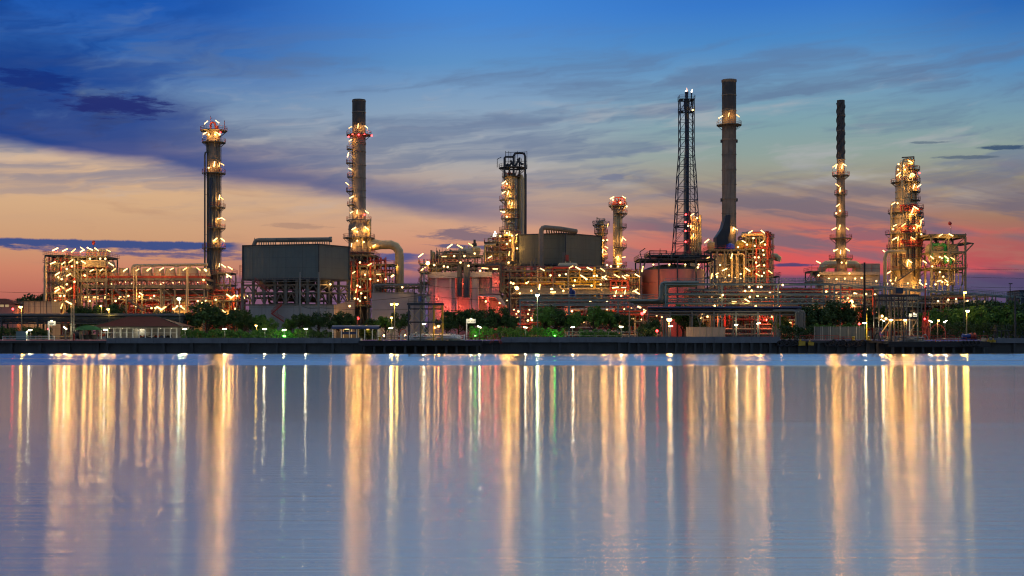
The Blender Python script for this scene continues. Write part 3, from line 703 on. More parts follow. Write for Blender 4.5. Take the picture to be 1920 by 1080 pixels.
# --- 8: thick plain stack with a single gallery
Y = 430; cx = X(1367, Y); u = M(1, Y)
t = thing('stack', 'thick plain stack with one lit gallery near the top and a flared rim', 'chimney', cx, Y)
ringed(t, cx, Y, [(13.4*u, GZ), (13.2*u, Z(300, Y)), (13.1*u, Z(155, Y)), (14.2*u, Z(154, Y)), (14.2*u, Z(150, Y))], STACKM, [(13.5*u, Z(p, Y)) for p in (262,263.5,372.5,374)]+[(13.3*u, Z(p, Y)) for p in (179,208,290,319,346,400,425)], 32)
b = MB(); b.lathe(cx, Y, [(13.27*u, Z(205, Y)), (13.2*u, Z(155.5, Y))], 32); b.build('sooty_tip', STACKT, t)
platform(t, cx, Y, Z(235.5, Y), 13.2*u, 23.5*u, 0, 360, STEEL, GALV)
b = MB()
for s in (-1, 1):
    b.box(cx+s*13.6*u-.4, cx+s*13.6*u+.4, Y-.5, Y+.5, Z(267.5,Y), Z(262,Y)); b.box(cx+s*13.6*u-.4, cx+s*13.6*u+.4, Y-.5, Y+.5, Z(378,Y), Z(372,Y))
b.build('lifting_lug', DARK, t)
lamps(t, Y-19*u, 1230, 130, 5.4, [(655,483,'/'),(737,458,'|'),(829,470,'\\')], 1.0, 2.2)
lamps(t, Y-16*u, 1230, 320, 5.4, [(810,590,'\\'),(782,590,'|'),(700,710,'/')], 1.1)
ladder(t, cx+9*u, Y-10.5*u, Z(520,Y), Z(236,Y), .5, False)
b = MB(); ol = [(1358,405),(1366,405),(1365,437),(1361,455),(1354,467),(1341,467),(1340,446),(1351,430)]
n = len(ol); y0_, y1_ = Y-16*u, Y-16*u+6; y0_ -= 1
b.add([(X(p,Y), y0_, Z(q,Y)) for p, q in ol]+[(X(p,Y), y1_, Z(q,Y)) for p, q in ol], [tuple(range(n)), tuple(range(2*n-1,n-1,-1))]+[(i, n+i, n+(i+1)%n, (i+1)%n) for i in range(n)])
b.build('breech_duct', DARK, t)
b = MB(); b.box(X(1356,Y), X(1368,Y), Y-18*u, Y-17*u+1, Z(468,Y), Z(462,Y)); b.lathe(X(1366,Y), Y-18*u, [(1.6,Z(468,Y)),(1.4,Z(460,Y)),(.2,Z(457,Y))], 10); b.build('fan_cover', BRIGHTBLUE, t)

# --- 9: slim stack with helical strakes
Y = 425; cx = X(1576.5, Y); u = M(1, Y)
t = thing('stack', 'slim dark stack wrapped in spiral strakes on its upper part', 'chimney', cx, Y)
ringed(t, cx, Y, [(13.5*u, GZ), (12*u, Z(515, Y)), (9.4*u, Z(450, Y)), (7.8*u, Z(380, Y)), (7.2*u, Z(300, Y)), (7.1*u, Z(188, Y))], STACKM, [(7.4*u, Z(299, Y)), (7.6*u, Z(355, Y)), (8.4*u, Z(400, Y)), (10.4*u, Z(470, Y)), (7.3*u, Z(245, Y)), (7.3*u, Z(217, Y))], 24)
b = MB(); b.lathe(cx, Y, [(7.3*u, Z(299, Y)), (7.22*u, Z(188.4, Y))], 24); b.build('sooty_tip', STACKT, t)
b = MB(); zt, zb = Z(193, Y), Z(299, Y); turns = 2.1
for s in range(3):
    vs = []; n = 80
    for i in range(n+1):
        f = i/n; a = 2*pi*(s/3+turns*f); z = zb+(zt-zb)*f
        vs += [(cx+7.1*u*cos(a), Y+7.1*u*sin(a), z-.12), (cx+8.5*u*cos(a), Y+8.5*u*sin(a), z-.12), (cx+8.5*u*cos(a), Y+8.5*u*sin(a), z+.12), (cx+7.1*u*cos(a), Y+7.1*u*sin(a), z+.12)]
    b.add(vs, [(i*4+q, i*4+(q+1)%4, i*4+4+(q+1)%4, i*4+4+q) for i in range(n) for q in range(4)])
b.build('helical_strake', STACKT, t)
for py, ri, ro, a0, a1 in ((330,7.4,16,0,360),(365,7.9,12,-200,-20),(405,8.5,13,-200,-20),(448,9.4,20.5,0,360),(486,11,22,0,360)): platform(t, cx, Y, Z(py, Y), ri*u, ro*u, a0, a1)
ladder(t, cx-2*u, Y-13*u, Z(486,Y), Z(330,Y))
lamps(t, Y-14*u, 1500, 170, 6.35, [(412,895,'/'),(530,882,'\\'),(500,905,'|'),(432,900,'|')], 1.0, 2.2)
lamps(t, Y-15*u, 960, 0, 2.0, [(1220,694,'\\'),(1222,770,'/'),(1230,712,'|'),(1230,790,'o'),(1208,858,'/'),(1258,858,'\\'),(1228,852,'|'),(1215,938,'/'),(1258,936,'\\'),(1232,945,'|'),(1216,800,'o')], 1.0, 1.5)
lamps(t, Y-18*u, 1400, 420, E4, [(558,297,'\\'),(812,290,'\\'),(680,207,'o'),(740,300,'o')])
# furnace at its foot
t = thing('furnace', 'cream furnace casing with round ducts at the foot of the spiral stack', 'furnace', X(1580,420), 420)
b = MB(); Y = 418
for x0_, x1_ in ((1540,1567),(1587,1612)):
    s = 1 if x0_ == 1540 else -1
    xa, xb = (X(x0_,Y), X(x1_,Y)) if s > 0 else (X(x1_,Y), X(x0_,Y))
    b = MB(); b.tube([(xa,Y,Z(520,Y)),(xa,Y,Z(508,Y)),(xa+s*.6,Y,Z(500,Y)),(xa+s*1.6,Y,Z(496,Y)),(xb,Y,Z(495,Y))], 1.3, 14); b.build('round_duct', VESS, t)
b = MB(); b.box(X(1528,Y),X(1640,Y),Y-6,Y+6,Z(517,Y),Z(511,Y)); b.box(X(1610,Y),X(1645,Y),Y-3,Y+8,Z(530,Y),Z(495,Y)); b.box(X(1535,Y),X(1640,Y),Y-5,Y+5,GZ,Z(517.5,Y)); b.build('casing', BEIGE, t)
b = MB(); z = Z(511,Y)
b.rail([(X(1514,Y),Y-6,z),(X(1640,Y),Y-6,z)], 2.2, .09, False, 2.5); b.build('railing', RED, t)
frame(t, X(1514,Y), X(1536,Y), Y-5, Y+3, [GZ,Z(530,Y),Z(511,Y)], 2)
lamps(t, Y-7, 1400, 420, E4, [(560,400,'o'),(640,425,'o'),(700,430,'o'),(765,425,'o'),(845,425,'o'),(895,420,'o'),(800,385,'o'),(1010,445,'o')])

# --- 10: great stepped column on the right
Y = 428; u = M(1, Y); cx = X(1698, Y)
t = thing('distillation_column', 'great golden stepped column with a broad lower half and a crane arm on top', 'column', cx, Y)
ringed(t, cx, Y, [(27*u, GZ), (27*u, Z(392, Y)), (19*u, Z(378, Y)), (18.5*u, Z(322, Y))], VESS, [(27*u, Z(p, Y)) for p in (520,500,480,455,430,410)]+[(18.6*u, Z(p, Y)) for p in (372,360,350,333)], 36)
b = MB(); b.lathe(cx, Y, [(18.6*u,Z(322,Y)),(18*u,Z(312,Y)),(14*u,Z(306,Y)),(7*u,Z(303.5,Y)),(.1,Z(303,Y))], 30); b.build('dished_head', VESS, t)
for py, ri, ro, a0, a1 in ((320,14,26,-110,60),(343,18.6,27,0,360),(361,18.6,27,-80,50),(377,18.6,27,-80,50),(392,27,33,-80,50),(400,27,32,0,360),(408,27,33,-80,50),(440,27,37,-200,60),(466,27,35,0,360),(508,27,40,0,360)): platform(t, cx, Y, Z(py, Y), ri*u, ro*u, a0, a1)
b = MB()
b.tube([(X(1668,Y),Y-2,GZ),(X(1668,Y),Y-2,Z(388,Y)),(X(1670,Y),Y-2,Z(381,Y)),(X(1680,Y),Y-2,Z(380,Y))], 2.2*u, 12)
b.tube([(X(1681,Y),Y-6,Z(378,Y)),(X(1681,Y),Y-6,Z(312,Y)),(X(1684,Y),Y-6,Z(304,Y)),(X(1692,Y),Y-6,Z(302.5,Y))], 2*u, 12)
b.tube([(X(1665,Y),Y-1,GZ),(X(1665,Y),Y-1,Z(446,Y))], 1*u, 8)
for q, lo, hi, r_ in ((1686,505,345,.35),(1690,505,392,.25),(1709,505,400,.5),(1714,380,322,.3),(1704,380,322,.25),(1719,508,410,.4),(1678,508,440,.45)):
    d_ = 28.5*u if lo > 400 else 20*u; w_ = abs(X(q,Y)-cx); b.tube([(X(q,Y),Y-sqrt(max(.1,d_*d_-w_*w_)),Z(lo,Y)),(X(q,Y),Y-sqrt(max(.1,d_*d_-w_*w_)),Z(hi,Y))], r_, 8)
b.tube([(X(1708,Y),Y-29*u,Z(437,Y)),(X(1711,Y),Y-31*u,Z(427,Y)),(X(1715,Y),Y-31*u,Z(427,Y)),(X(1717,Y),Y-29*u,Z(438,Y))], .5, 10)
b.tube([(X(1640,Y),Y-12,GZ),(X(1640,Y),Y-12,Z(488,Y)),(X(1642,Y),Y-12,Z(479,Y)),(X(1648,Y),Y-12,Z(476,Y)),(X(1676,Y),Y-12,Z(476,Y)),(X(1680,Y),Y-8,Z(476,Y))], 3.4*u, 14)
b.build('riser_pipe', VESS, t)
pipes(t, X(1682,Y), X(1716,Y), Y-4, Y+3, Z(320,Y), Z(301,Y), 18, (VESS, RED, STEEL), (.12,.4))
for p0, p1 in ((342,325),(439,425),(465,447),(400,385)): pipes(t, X(1676,Y), X(1722,Y), Y-30*u if p0>380 else Y-22*u, Y-28*u if p0>380 else Y-20*u, Z(p0,Y), Z(p1,Y), 10, (VESS, RED, GALV), (.1,.35))
b = MB(); b.bar((X(1713,Y),Y,Z(320,Y)),(X(1713,Y),Y,Z(293.5,Y)),.45); b.bar((X(1714,Y),Y,Z(294,Y)),(X(1691,Y),Y,Z(295.5,Y)),.4); b.bar((X(1713,Y),Y,Z(301,Y)),(X(1706,Y),Y,Z(295,Y)),.25); b.build('crane_arm', STEEL, t)
b = MB()
for p in (435, 450, 462): b.box(X(1697,Y),X(1702,Y),Y-30.5*u,Y-28*u,Z(p+5,Y),Z(p-6,Y))
b.build('valve_box', RED, t)
for p, a0, a1 in ((424,-95,-20),(452,-170,-100),(452,-60,50),(487,-150,-30)): platform(t, cx, Y, Z(p, Y), 27*u, 34*u, a0, a1)
b = MB()
for q, lo, hi, r_ in ((1682,520,470,.22),(1694,500,412,.2),(1702,508,402,.3),(1706,520,440,.18),(1721,500,415,.22),(1675,500,450,.2)):
    w_ = abs(X(q,Y)-cx); b.tube([(X(q,Y),Y-sqrt(max(.1,(29.5*u)**2-w_*w_)),Z(lo,Y)),(X(q,Y),Y-sqrt(max(.1,(29.5*u)**2-w_*w_)),Z(hi,Y))], r_, 7)
b.build('drain_pipe', DARK, t)
ladder(t, cx+20*u, Y-10*u, Z(377,Y), Z(322,Y)); ladder(t, cx+24*u, Y-16*u, Z(508,Y), Z(400,Y))
lamps(t, Y-33*u, 1620, 280, 5.4, [(297,548,'/'),(525,592,'\\'),(315,770,'/'),(400,765,'/'),(540,770,'\\'),(575,750,'|'),(585,715,'/'),(310,905,'/'),(495,900,'\\'),(340,545,'o'),(580,860,'o'),(480,660,'-'),(345,905,'|'),(490,620,'|'),(295,810,'o'),(505,800,'o')], 1.1, 1.6)
lamps(t, Y-24*u, 1620, 280, 5.4, [(350,150,'o'),(470,125,'\\'),(350,250,'/'),(500,250,'\\'),(345,205,'o'),(415,205,'o'),(557,370,'/'),(400,165,'o'),(470,265,'|'),(560,240,'R'),(505,375,'|')], 1.1, 1.5)
lamps(t, Y-36*u, 1600, 420, E4, [(275,378,'/'),(440,290,'\\'),(422,310,'|'),(243,215,'\\'),(345,210,'o'),(555,295,'\\'),(425,463,'o'),(305,467,'o'),(265,467,'o'),(527,466,'\\'),(567,467,'o'),(602,483,'o'),(520,440,'o'),(330,430,'|'),(290,440,'o')], 1.1, 1.6)
lamps(t, Y-38*u, 1600, 420, E4, [(560,490,'R')])
stair(t, X(1668,Y), Z(530,Y), X(1700,Y), Z(508,Y), Y-44*u); stair(t, X(1690,Y), Z(508,Y), X(1672,Y), Z(492,Y), Y-42*u)

# --- 11: open frame to its right
Y = 420
t = thing('steel_frame', 'tall open steel frame with a projecting roof right of the golden stepped column', 'structure', X(1772,Y), Y)
frame(t, X(1735,Y), X(1798,Y), Y-6, Y+6, [GZ]+[Z(p,Y) for p in (505,475,447)], 2, 1, .55, OLIVE, True, [Z(505,Y)], RED)
b = MB(); b.box(X(1729,Y),X(1798,Y),Y-7,Y+7,Z(447,Y)+.4,Z(447,Y)+.9); b.add([(X(1798,Y),Y-6,Z(459,Y)),(X(1814,Y),Y-6,Z(459,Y)),(X(1814,Y),Y+6,Z(459,Y)),(X(1798,Y),Y+6,Z(459,Y)),(X(1798,Y),Y-6,Z(456,Y)),(X(1814,Y),Y-6,Z(458,Y)),(X(1814,Y),Y+6,Z(458,Y)),(X(1798,Y),Y+6,Z(456,Y))],[(0,3,2,1),(4,5,6,7),(0,1,5,4),(1,2,6,5),(2,3,7,6),(3,0,4,7)]); b.build('roof', OLIVE, t)
b = MB(); b.bar((X(1798,Y),Y-6,Z(475,Y)),(X(1813,Y),Y-6,Z(459,Y)),.35); b.build('roof_strut', OLIVE, t)
b = MB(); b.tube([(X(1800,Y),Y-5,GZ),(X(1800,Y),Y-5,Z(440,Y))],.2,6); b.build('vent_pipe', STEEL, t)
b = MB(); b.tube([(X(1783,Y),Y,Z(447,Y)),(X(1783,Y),Y,Z(418,Y))],.08,5); b.build('mast', STEEL, t)
b = MB(); b.tube([(X(1792,Y),Y,Z(447,Y)),(X(1792,Y),Y,Z(439,Y))],.2,6); b.build('vent_pipe', STEEL, t)
b = MB(); b.tube([(X(1782,Y),Y,Z(420,Y)),(X(1780,Y),Y-.3,Z(418,Y)),(X(1778.5,Y),Y-.6,Z(420.5,Y))],.5,8,True,[.55,.5,.35]); b.build('windsock', FLAG, t)
b = MB()
b.tube([(X(1737,Y),Y-5,Z(490,Y)),(X(1737,Y),Y-5,Z(464,Y)),(X(1739,Y),Y-5,Z(461,Y)),(X(1760,Y),Y-5,Z(461,Y)),(X(1763,Y),Y-5,Z(464,Y)),(X(1763,Y),Y-5,Z(495,Y))],.6,10); b.tube([(X(1771,Y),Y-5,Z(500,Y)),(X(1771,Y),Y-5,Z(486,Y))],.7,10); b.build('green_pipe', GREENPNT, t)
drum(t, X(1742,Y), X(1790,Y), Y, Z(470,Y), 2.2, CREAM); drum(t, X(1742,Y), X(1775,Y), Y-2, Z(482,Y), 1.8, VESS)
pipes(t, X(1735,Y), X(1798,Y), Y-6, Y+5, Z(535,Y), Z(478,Y), 40, (RED, VESS, STEEL, GALV))
lamps(t, Y-8, 1600, 420, E4, [(612,260,'\\'),(672,257,'o'),(690,266,'o'),(726,260,'\\'),(735,285,'o'),(772,268,'\\'),(673,375,'o'),(668,443,'.'),(693,451,'o'),(725,443,'\\'),(733,472,'o'),(760,85,'\\'),(680,87,'/'),(615,330,'o'),(640,470,'o'),(700,410,'o')])
# ------------------------------------------------------------------ left block, fan coolers
Y = 392
t = thing('process_structure', 'red steel process block crowned by a row of tilted lights beside the fan coolers', 'structure', X(150,Y), Y)
frame(t, X(98,Y), X(135,Y), Y-6, Y+6, [GZ]+[Z(p,Y) for p in (568,551,532,513,496,482)], 3, 1, .35, STEEL)
frame(t, X(137,Y), X(207,Y), Y-4, Y+7, [GZ]+[Z(p,Y) for p in (555,528,508,484)], 4, 1, .35, STEEL, True, [Z(484,Y),Z(508,Y)])
pipes(t, X(98,Y), X(160,Y), Y-5.5, Y+4, GZ, Z(484,Y), 90, (RED, VESS, RED, STEEL, GALV), (.1,.34))
b = MB(); b.box(X(164,Y),X(206,Y),Y-4.8,Y+5,Z(502,Y),Z(490,Y)); b.box(X(108,Y),X(160,Y),Y-2,Y+5,Z(496,Y),Z(485,Y))
b.build('louvred_casing', CREAM, t)
b = MB()
for i in range(5): b.box(X(164,Y)-.1,X(206,Y)+.1,Y-4.95,Y-4.8,Z(501-2.2*i,Y),Z(500.2-2.2*i,Y))
b.build('louvre', STEEL, t)
for q, r_ in ((104,1.3),(119,1.0),(129,.8),(150,1.2)): vessel(t, X(q,Y), Y, Z(565,Y) if q<140 else Z(527,Y), Z(535,Y) if q<140 else Z(513,Y), r_)
b = MB()
for q in (163,170,178,186,192,199): b.tube([(X(q,Y),Y,Z(484,Y)),(X(q,Y),Y,Z(470+3*random.random(),Y)),(X(q+3,Y),Y,Z(468,Y)),(X(q+5,Y),Y,Z(471,Y)),(X(q+5,Y),Y,Z(484,Y))],.35,8)
b.tube([(X(100,Y),Y-6.5,GZ),(X(100,Y),Y-6.5,Z(486,Y))],.3,8); b.tube([(X(97.5,Y),Y-6.5,GZ),(X(97.5,Y),Y-6.5,Z(500,Y))],.2,8)
b.build('riser_pipe', CREAM, t)
stair(t, X(138,Y), Z(508,Y), X(152,Y), Z(521,Y), Y-7); stair(t, X(120,Y), Z(532,Y), X(140,Y), Z(513,Y), Y-8); stair(t, X(140,Y), Z(551,Y), X(122,Y), Z(532,Y), Y-8)
b = MB(); b.tube([(X(175.5,Y),Y,Z(484,Y)),(X(175.5,Y),Y,Z(453,Y))],.08,5); b.build('mast', STEEL, t)
b = MB(); b.tube([(X(175.5,Y),Y,Z(453,Y)),(X(176,Y),Y-.4,Z(455,Y)),(X(176.5,Y),Y-.5,Z(459,Y))],.4,8,True,[.45,.5,.3]); b.build('windsock', FLAG, t)
lamps(t, Y-7.5, 0, 420, E4, [(430,197,'/'),(505,203,'/'),(572,207,'/'),(640,190,'\\'),(640,210,'/'),(700,193,'\\'),(752,197,'\\'),(846,208,'\\'),(412,303,'/'),(493,305,'/'),(552,288,'/'),(650,297,'\\'),(865,313,'\\'),(447,388,'/'),(533,397,'/'),(455,415,'o'),(445,495,'/'),(445,517,'/'),(485,492,'\\'),(537,510,'/'),(540,612,'\\'),(450,640,'|'),(480,640,'|'),(470,560,'o'),(500,560,'o'),(520,470,'o'),(600,300,'o'),(700,270,'o'),(780,270,'o'),(820,270,'o'),(560,330,'o'),(520,350,'o'),(430,600,'o'),(480,430,'o'),(580,450,'o'),(660,400,'o')], 1.15, 1.4)
Y = 395
t = thing('air_cooler_bank', 'long row of cream fan coolers on steel legs with red rails', 'cooler', X(275,Y), Y)
u = M(1,Y); x0, x1 = X(158,Y), X(394,Y)
b = MB()
for zz, h in ((538,1.0),(525,.6)): b.box(x0, x1, Y-5.5, Y+5.5, Z(zz,Y)-h*.5, Z(zz,Y)+h*.5)
n = 22
for i in range(n):
    xa, xb = x0+(x1-x0)*i/n, x0+(x1-x0)*(i+1)/n
    for yy in (Y-5.6, Y+5.6):
        b.bar((xa,yy,Z(538,Y)),(xa,yy,Z(525,Y)),.28)
        if i%2: b.bar((xa,yy,Z(538,Y)),(xb,yy,Z(525,Y)),.2)
        else: b.bar((xb,yy,Z(538,Y)),(xa,yy,Z(525,Y)),.2)
for q in (160,191,220,246,275,310,336,357,390):
    for yy in (Y-5, Y+5):
        b.bar((X(q,Y),yy,GZ),(X(q,Y),yy,Z(538,Y)),.45)
    b.bar((X(q,Y),Y-5,Z(562,Y)),(X(q,Y),Y+5,Z(562,Y)),.3)
b.bar((x0,Y-5,Z(562,Y)),(x1,Y-5,Z(562,Y)),.3)
for qa, qb in ((160,191),(220,246),(310,336),(357,390)):
    b.bar((X(qa,Y),Y-5,Z(585,Y)),(X(qb,Y),Y-5,Z(562,Y)),.25); b.bar((X(qb,Y),Y-5,Z(562,Y)),(X(qa,Y),Y-5,Z(539,Y)),.25)
b.build('frame', STEEL, t)
b = MB(); b.rail([(x0,Y-5.8,Z(523,Y)),(x1,Y-5.8,Z(523,Y))],1.3,.1,False,1.5); b.rail([(x0,Y-5.8,Z(536,Y)),(x1,Y-5.8,Z(536,Y))],1.2,.1,False,1.5); b.build('railing', RED, t)
b = MB(); b.box(x0+1,x1-1,Y-4.5,Y+4.5,Z(524,Y),Z(518.5,Y)); b.build('tube_bundle', RED, t)
for i in range(11):
    xc = X(169+21.6*i, Y)
    b = MB(); b.lathe(xc, Y-.5, [(10.4*u,Z(518.4,Y)),(10.2*u,Z(515,Y)),(8.6*u,Z(504,Y)),(8.9*u,Z(503,Y)),(8.6*u,Z(503,Y)),(8.2*u,Z(505,Y))], 20); b.build('fan_drum', CREAM, t)
b = MB(); b.tube([(X(243,Y),Y+3,Z(503,Y)),(X(244,Y),Y+3,Z(498,Y)),(X(247,Y),Y+3,Z(496.5,Y)),(X(385,Y),Y+3,Z(495,Y))],.42,10)
b.tube([(X(281,Y),Y+3,Z(497,Y)),(X(281,Y),Y+3,Z(500,Y))],.9,10); b.tube([(X(326,Y),Y+3,Z(497,Y)),(X(326,Y),Y+3,Z(500,Y))],.9,10)
for q in (262,267,360,362): b.tube([(X(q,Y),Y-6.3,Z(575,Y)),(X(q,Y),Y-6.3,Z(503,Y)),(X(q+3,Y),Y-6.3,Z(501,Y)),(X(q+5,Y),Y-5,Z(503,Y))],.2,8)
b.build('header', CREAM, t); b = MB()
for zz in (546,549,552,556): b.tube([(x0,Y-4+random.random()*6,Z(zz,Y)),(x1,Y-3,Z(zz+random.random(),Y))],.35,8)
b.build('pipework', STEEL, t)
pipes(t, x0, x1, Y-4, Y+4, GZ+1, Z(541,Y), 90, (RED, STEEL, RED, CREAM, GALV), (.1,.35))
for q in (205,232,262,292,326,345,372): vessel(t, X(q,Y), Y+2, GZ, Z(572-random.random()*12,Y), 1.1+random.random()*.7)
for q in (178,300,340): drum(t, X(q-9,Y), X(q+9,Y), Y, Z(586,Y), 1.3)
stair(t, X(222,Y), Z(538,Y), X(245,Y), Z(560,Y), Y-7.5); stair(t, X(247,Y), Z(560,Y), X(282,Y), Z(584,Y), Y-7.5)
lamps(t, Y-9, 0, 420, E4, [(714,362,'/'),(790,358,'/'),(885,358,'/'),(975,358,'/'),(1070,357,'/'),(1160,354,'/'),(1255,350,'/')], 1.0, .8)
lamps(t, Y-9, 260, 420, E4, [(80,352,'/'),(177,350,'/'),(257,350,'/'),(360,350,'/'),(466,350,'\\'),(515,355,'o'),(525,363,'o')], 1.0, .8)
lamps(t, Y-6, 0, 420, E4, [(675,569,'-'),(745,569,'-'),(818,565,'|'),(950,567,'-'),(1100,543,'\\'),(1210,655,'o'),(1258,652,'V'),(662,402,'o'),(1085,565,'o'),(1200,560,'o'),(700,600,'o'),(900,600,'o'),(1000,560,'o'),(1060,640,'o'),(1180,655,'o')], 1.05, 1)
for i in range(16): bulb(t, x0+(x1-x0)*(i+.5)/16, Y-1+random.uniform(-3,3), Z(529+random.random()*6,Y), .22)
for i in range(12): bulb(t, x0+(x1-x0)*(i+.5)/12, Y-2, Z(545+random.random()*20,Y), .22)
lamps(t, Y-6, 260, 420, E4, [(20,545,'\\'),(130,655,'o'),(175,655,'V'),(285,655,'/'),(300,640,'o'),(345,655,'\\'),(270,660,'o'),(505,436,'o'),(330,640,'o'),(460,600,'o'),(100,655,'o')], 1.05, 1)
Y = 402
t = thing('process_structure', 'small stepped platform structure at the foot of the slim dark column', 'structure', X(428,Y), Y)
frame(t, X(414,Y), X(437,Y), Y-4, Y+4, [GZ]+[Z(p,Y) for p in (566,536,514)], 2, 1, .3)
frame(t, X(392,Y), X(466,Y), Y-8, Y-5, [GZ]+[Z(p,Y) for p in (566,556)], 6, 1, .25, STEEL, False, [Z(566,Y)])
pipes(t, X(392,Y), X(466,Y), Y-8, Y+3, GZ, Z(540,Y), 60, (RED, VESS, STEEL, GALV)); vessel(t, X(422,Y), Y, GZ, Z(545,Y), 1.3); vessel(t, X(446,Y), Y-4, GZ, Z(575,Y), 1.5); drum(t, X(430,Y), X(455,Y), Y-5, Z(588,Y), 1.4)
lamps(t, Y-9, 260, 420, E4, [(660,325,'\\'),(712,342,'\\'),(702,403,'\\'),(703,560,'\\'),(733,566,'/'),(768,560,'o'),(808,560,'o'),(843,560,'o'),(508,605,'/'),(665,680,'\\'),(600,590,'o'),(690,410,'o'),(820,575,'o'),(640,700,'o'),(750,660,'o'),(560,640,'o')], 1.15, 1.4)
bulb(t, X(260+295/E4,390), 390, Z(420+765/E4,390), .3); bulb(t, X(260+450/E4,390), 390, Z(420+765/E4,390), .3)

# ------------------------------------------------------------------ the two great dark boxes
def great_box(label, P0, P1, P2, py_top, py_bot, mat, legs_py, seed):
    (pa,Ya),(pb,Yb),(pc,Yc) = P0, P1, P2
    A, B, C_ = [Vector((X(p,q), q, 0)) for p, q in ((pa,Ya),(pb,Yb),(pc,Yc))]; D = A+C_-B
    zt, zb = Z(py_top,Yb), Z(py_bot,Yb); t = thing('cooling_house', label, 'casing', *((A+C_)/2).xy)
    b = MB(); b.prism([p.xy for p in (A,B,C_,D)], zb, zt); b.build('cladding', mat, t)
    cen = (A+C_)/2; b = MB()
    for p, q in ((A,B),(B,C_),(C_,D),(D,A)):
        for zz, w in ((zt-.1,.35),(zb+.1,.5)):
            e = lambda v: Vector((cen.x+(v.x-cen.x)*1.004, cen.y+(v.y-cen.y)*1.012, zz)); b.bar(e(p), e(q), w)
    for p in (A,B,C_): b.bar((p.x,p.y-.15,zb),(p.x,p.y-.15,zt),.3)
    b.build('edge_trim', DARK, t)
    b = MB(); U_, V_ = (B-A), (C_-B); nx, ny = 7, 3
    def at(i, j, z): v = A+U_*(i/nx)+V_*(j/ny); return (v.x, v.y, z)
    zm = Z(legs_py[0],Yb); zl = Z(legs_py[1],Yb)
    for i in range(nx+1):
        for j in range(ny+1):
            b.bar(at(i,j,GZ), at(i,j,zb), .8 if j in (0,ny) else .5)
    for zz in (zb-1.6, zm, zl):
        for j in range(ny+1): b.bar(at(0,j,zz), at(nx,j,zz), .45)
        for i in range(nx+1): b.bar(at(i,0,zz), at(i,ny,zz), .35)
    for i in range(nx):
        for j in (0, ny):
            for za, zc in ((zm,zb-1.6),(zl,zm)):
                m = (i+.5); b.bar(at(i,j,za), at(m,j,zc), .28); b.bar(at(i+1,j,za), at(m,j,zc), .28)
    for j in range(ny):
        b.bar(at(nx,j,zm), at(nx,j+1,zb-1.6), .28); b.bar(at(nx,j+1,zl), at(nx,j,zm), .28)
    b.build('leg_frame', STEEL, t)
    r = MB(); o = Vector((0,-1.4,0)); d = MB()
    for p, q in ((A+Vector((-1.6,0,0)),B+Vector((.6,0,0))),):
        r.rail([p+o+Vector((0,0,zb-.6)), q+o+Vector((0,0,zb-.6))], 1.1, .08)
        d.prism([(p+o).xy, (q+o).xy, q.xy, p.xy], zb-.8, zb-.62)
    r.build('railing', STEEL, t); d.build('walkway', STEEL, t)
    random.seed(seed)
    for i in range(4):
        b = MB(); c = A+U_*((i+.5)/4)+V_*.5; b.lathe(c.x, c.y, [(2.6,zb-2.6),(2.9,zb-.2)], 20); b.build('fan_drum', STEEL, t)
    lo = A+V_*.3; hi = B+V_*.3
    pipes(t, lo.x, hi.x, Ya-2, Ya+6, zl, zb-2, 26, (STEEL, GALV, RED), (.15,.4))
    return t, A, B, C_, zt, zb
t, A, B, C_, zt, zb = great_box('great grey green box on steel legs with a long pipe along its roof', (455,392), (598,386), (655,398), 457.5, 523.5, BOXM, (548,571), 3)
Y = 394; b = MB(); pr = .7
b.tube([(X(473,Y),Y+2,zt-1),(X(474,Y),Y+2,zt+.5),(X(477,Y),Y+2,Z(450.5,Y)),(X(483,Y),Y+2,Z(449.5,Y)),(X(620,Y),Y+2,Z(448,Y))], pr, 14)
b.tube([(X(616,Y),Y+2,Z(448,Y)),(X(620.5,Y),Y+2,Z(448,Y))], pr*1.25, 14); b.build('roof_pipe', STACKM, t)
b = MB()
for i in range(31):
    q = 484+4.4*i
    if 7 < i%14 < 9: continue
    b.tube([(X(q,Y),Y+1.6,zt-.2),(X(q,Y),Y+1.6,Z(450.5,Y))], .16, 7)
b.build('dropper', STACKM, t)
b = MB()
for q in (475,500,525,550,575,600,615): b.bar((X(q,Y),Y+2,Z(447,Y)),(X(q,Y),Y+2,Z(445,Y)),.15)
b.build('roof_bracket', STEEL, t)
ladder(t, X(452,390), 390, zb-1, zb+4.5, .7, True, RED); stair(t, X(505,385), Z(548,385), X(478,385), Z(527,385), 384, RED)
lamps(t, 389, 540, 420, E4, [(330,470,'o')])
t2, A, B, C_, zt, zb = great_box('olive grey box on legs with a pipe rising up its face and along its roof', (971,398), (1060,392), (1128,404), 437, 496, BOXO, (515,540), 5)
Y = 390; b = MB(); pr = M(4.6,Y)
b.tube([(X(1014.5,Y),Y-1,Z(520,Y)),(X(1014.5,Y),Y-1,Z(437,Y)),(X(1015.2,Y),Y-1,Z(431.5,Y)),(X(1018,Y),Y-1,Z(428,Y)),(X(1022,Y),Y-1,Z(427,Y)),(X(1050,Y),Y+1,Z(428.5,Y)),(X(1082,Y),Y+4,Z(432,Y))], pr, 16)
for p in (497, 470): b.tube([(X(1014.5,Y),Y-1,Z(p,Y)),(X(1014.5,Y),Y-1,Z(p-1,Y))], pr*1.1, 16)
b.build('face_pipe', STACKM, t2)
b = MB()
for i in range(12): q = 1026+4.6*i; b.tube([(X(q,Y),Y+2+i*.2,zt-.2),(X(q-1,Y),Y+1+i*.3,Z(431,Y))], .22, 6)
b.build('dropper', STEEL, t2)
b = MB()
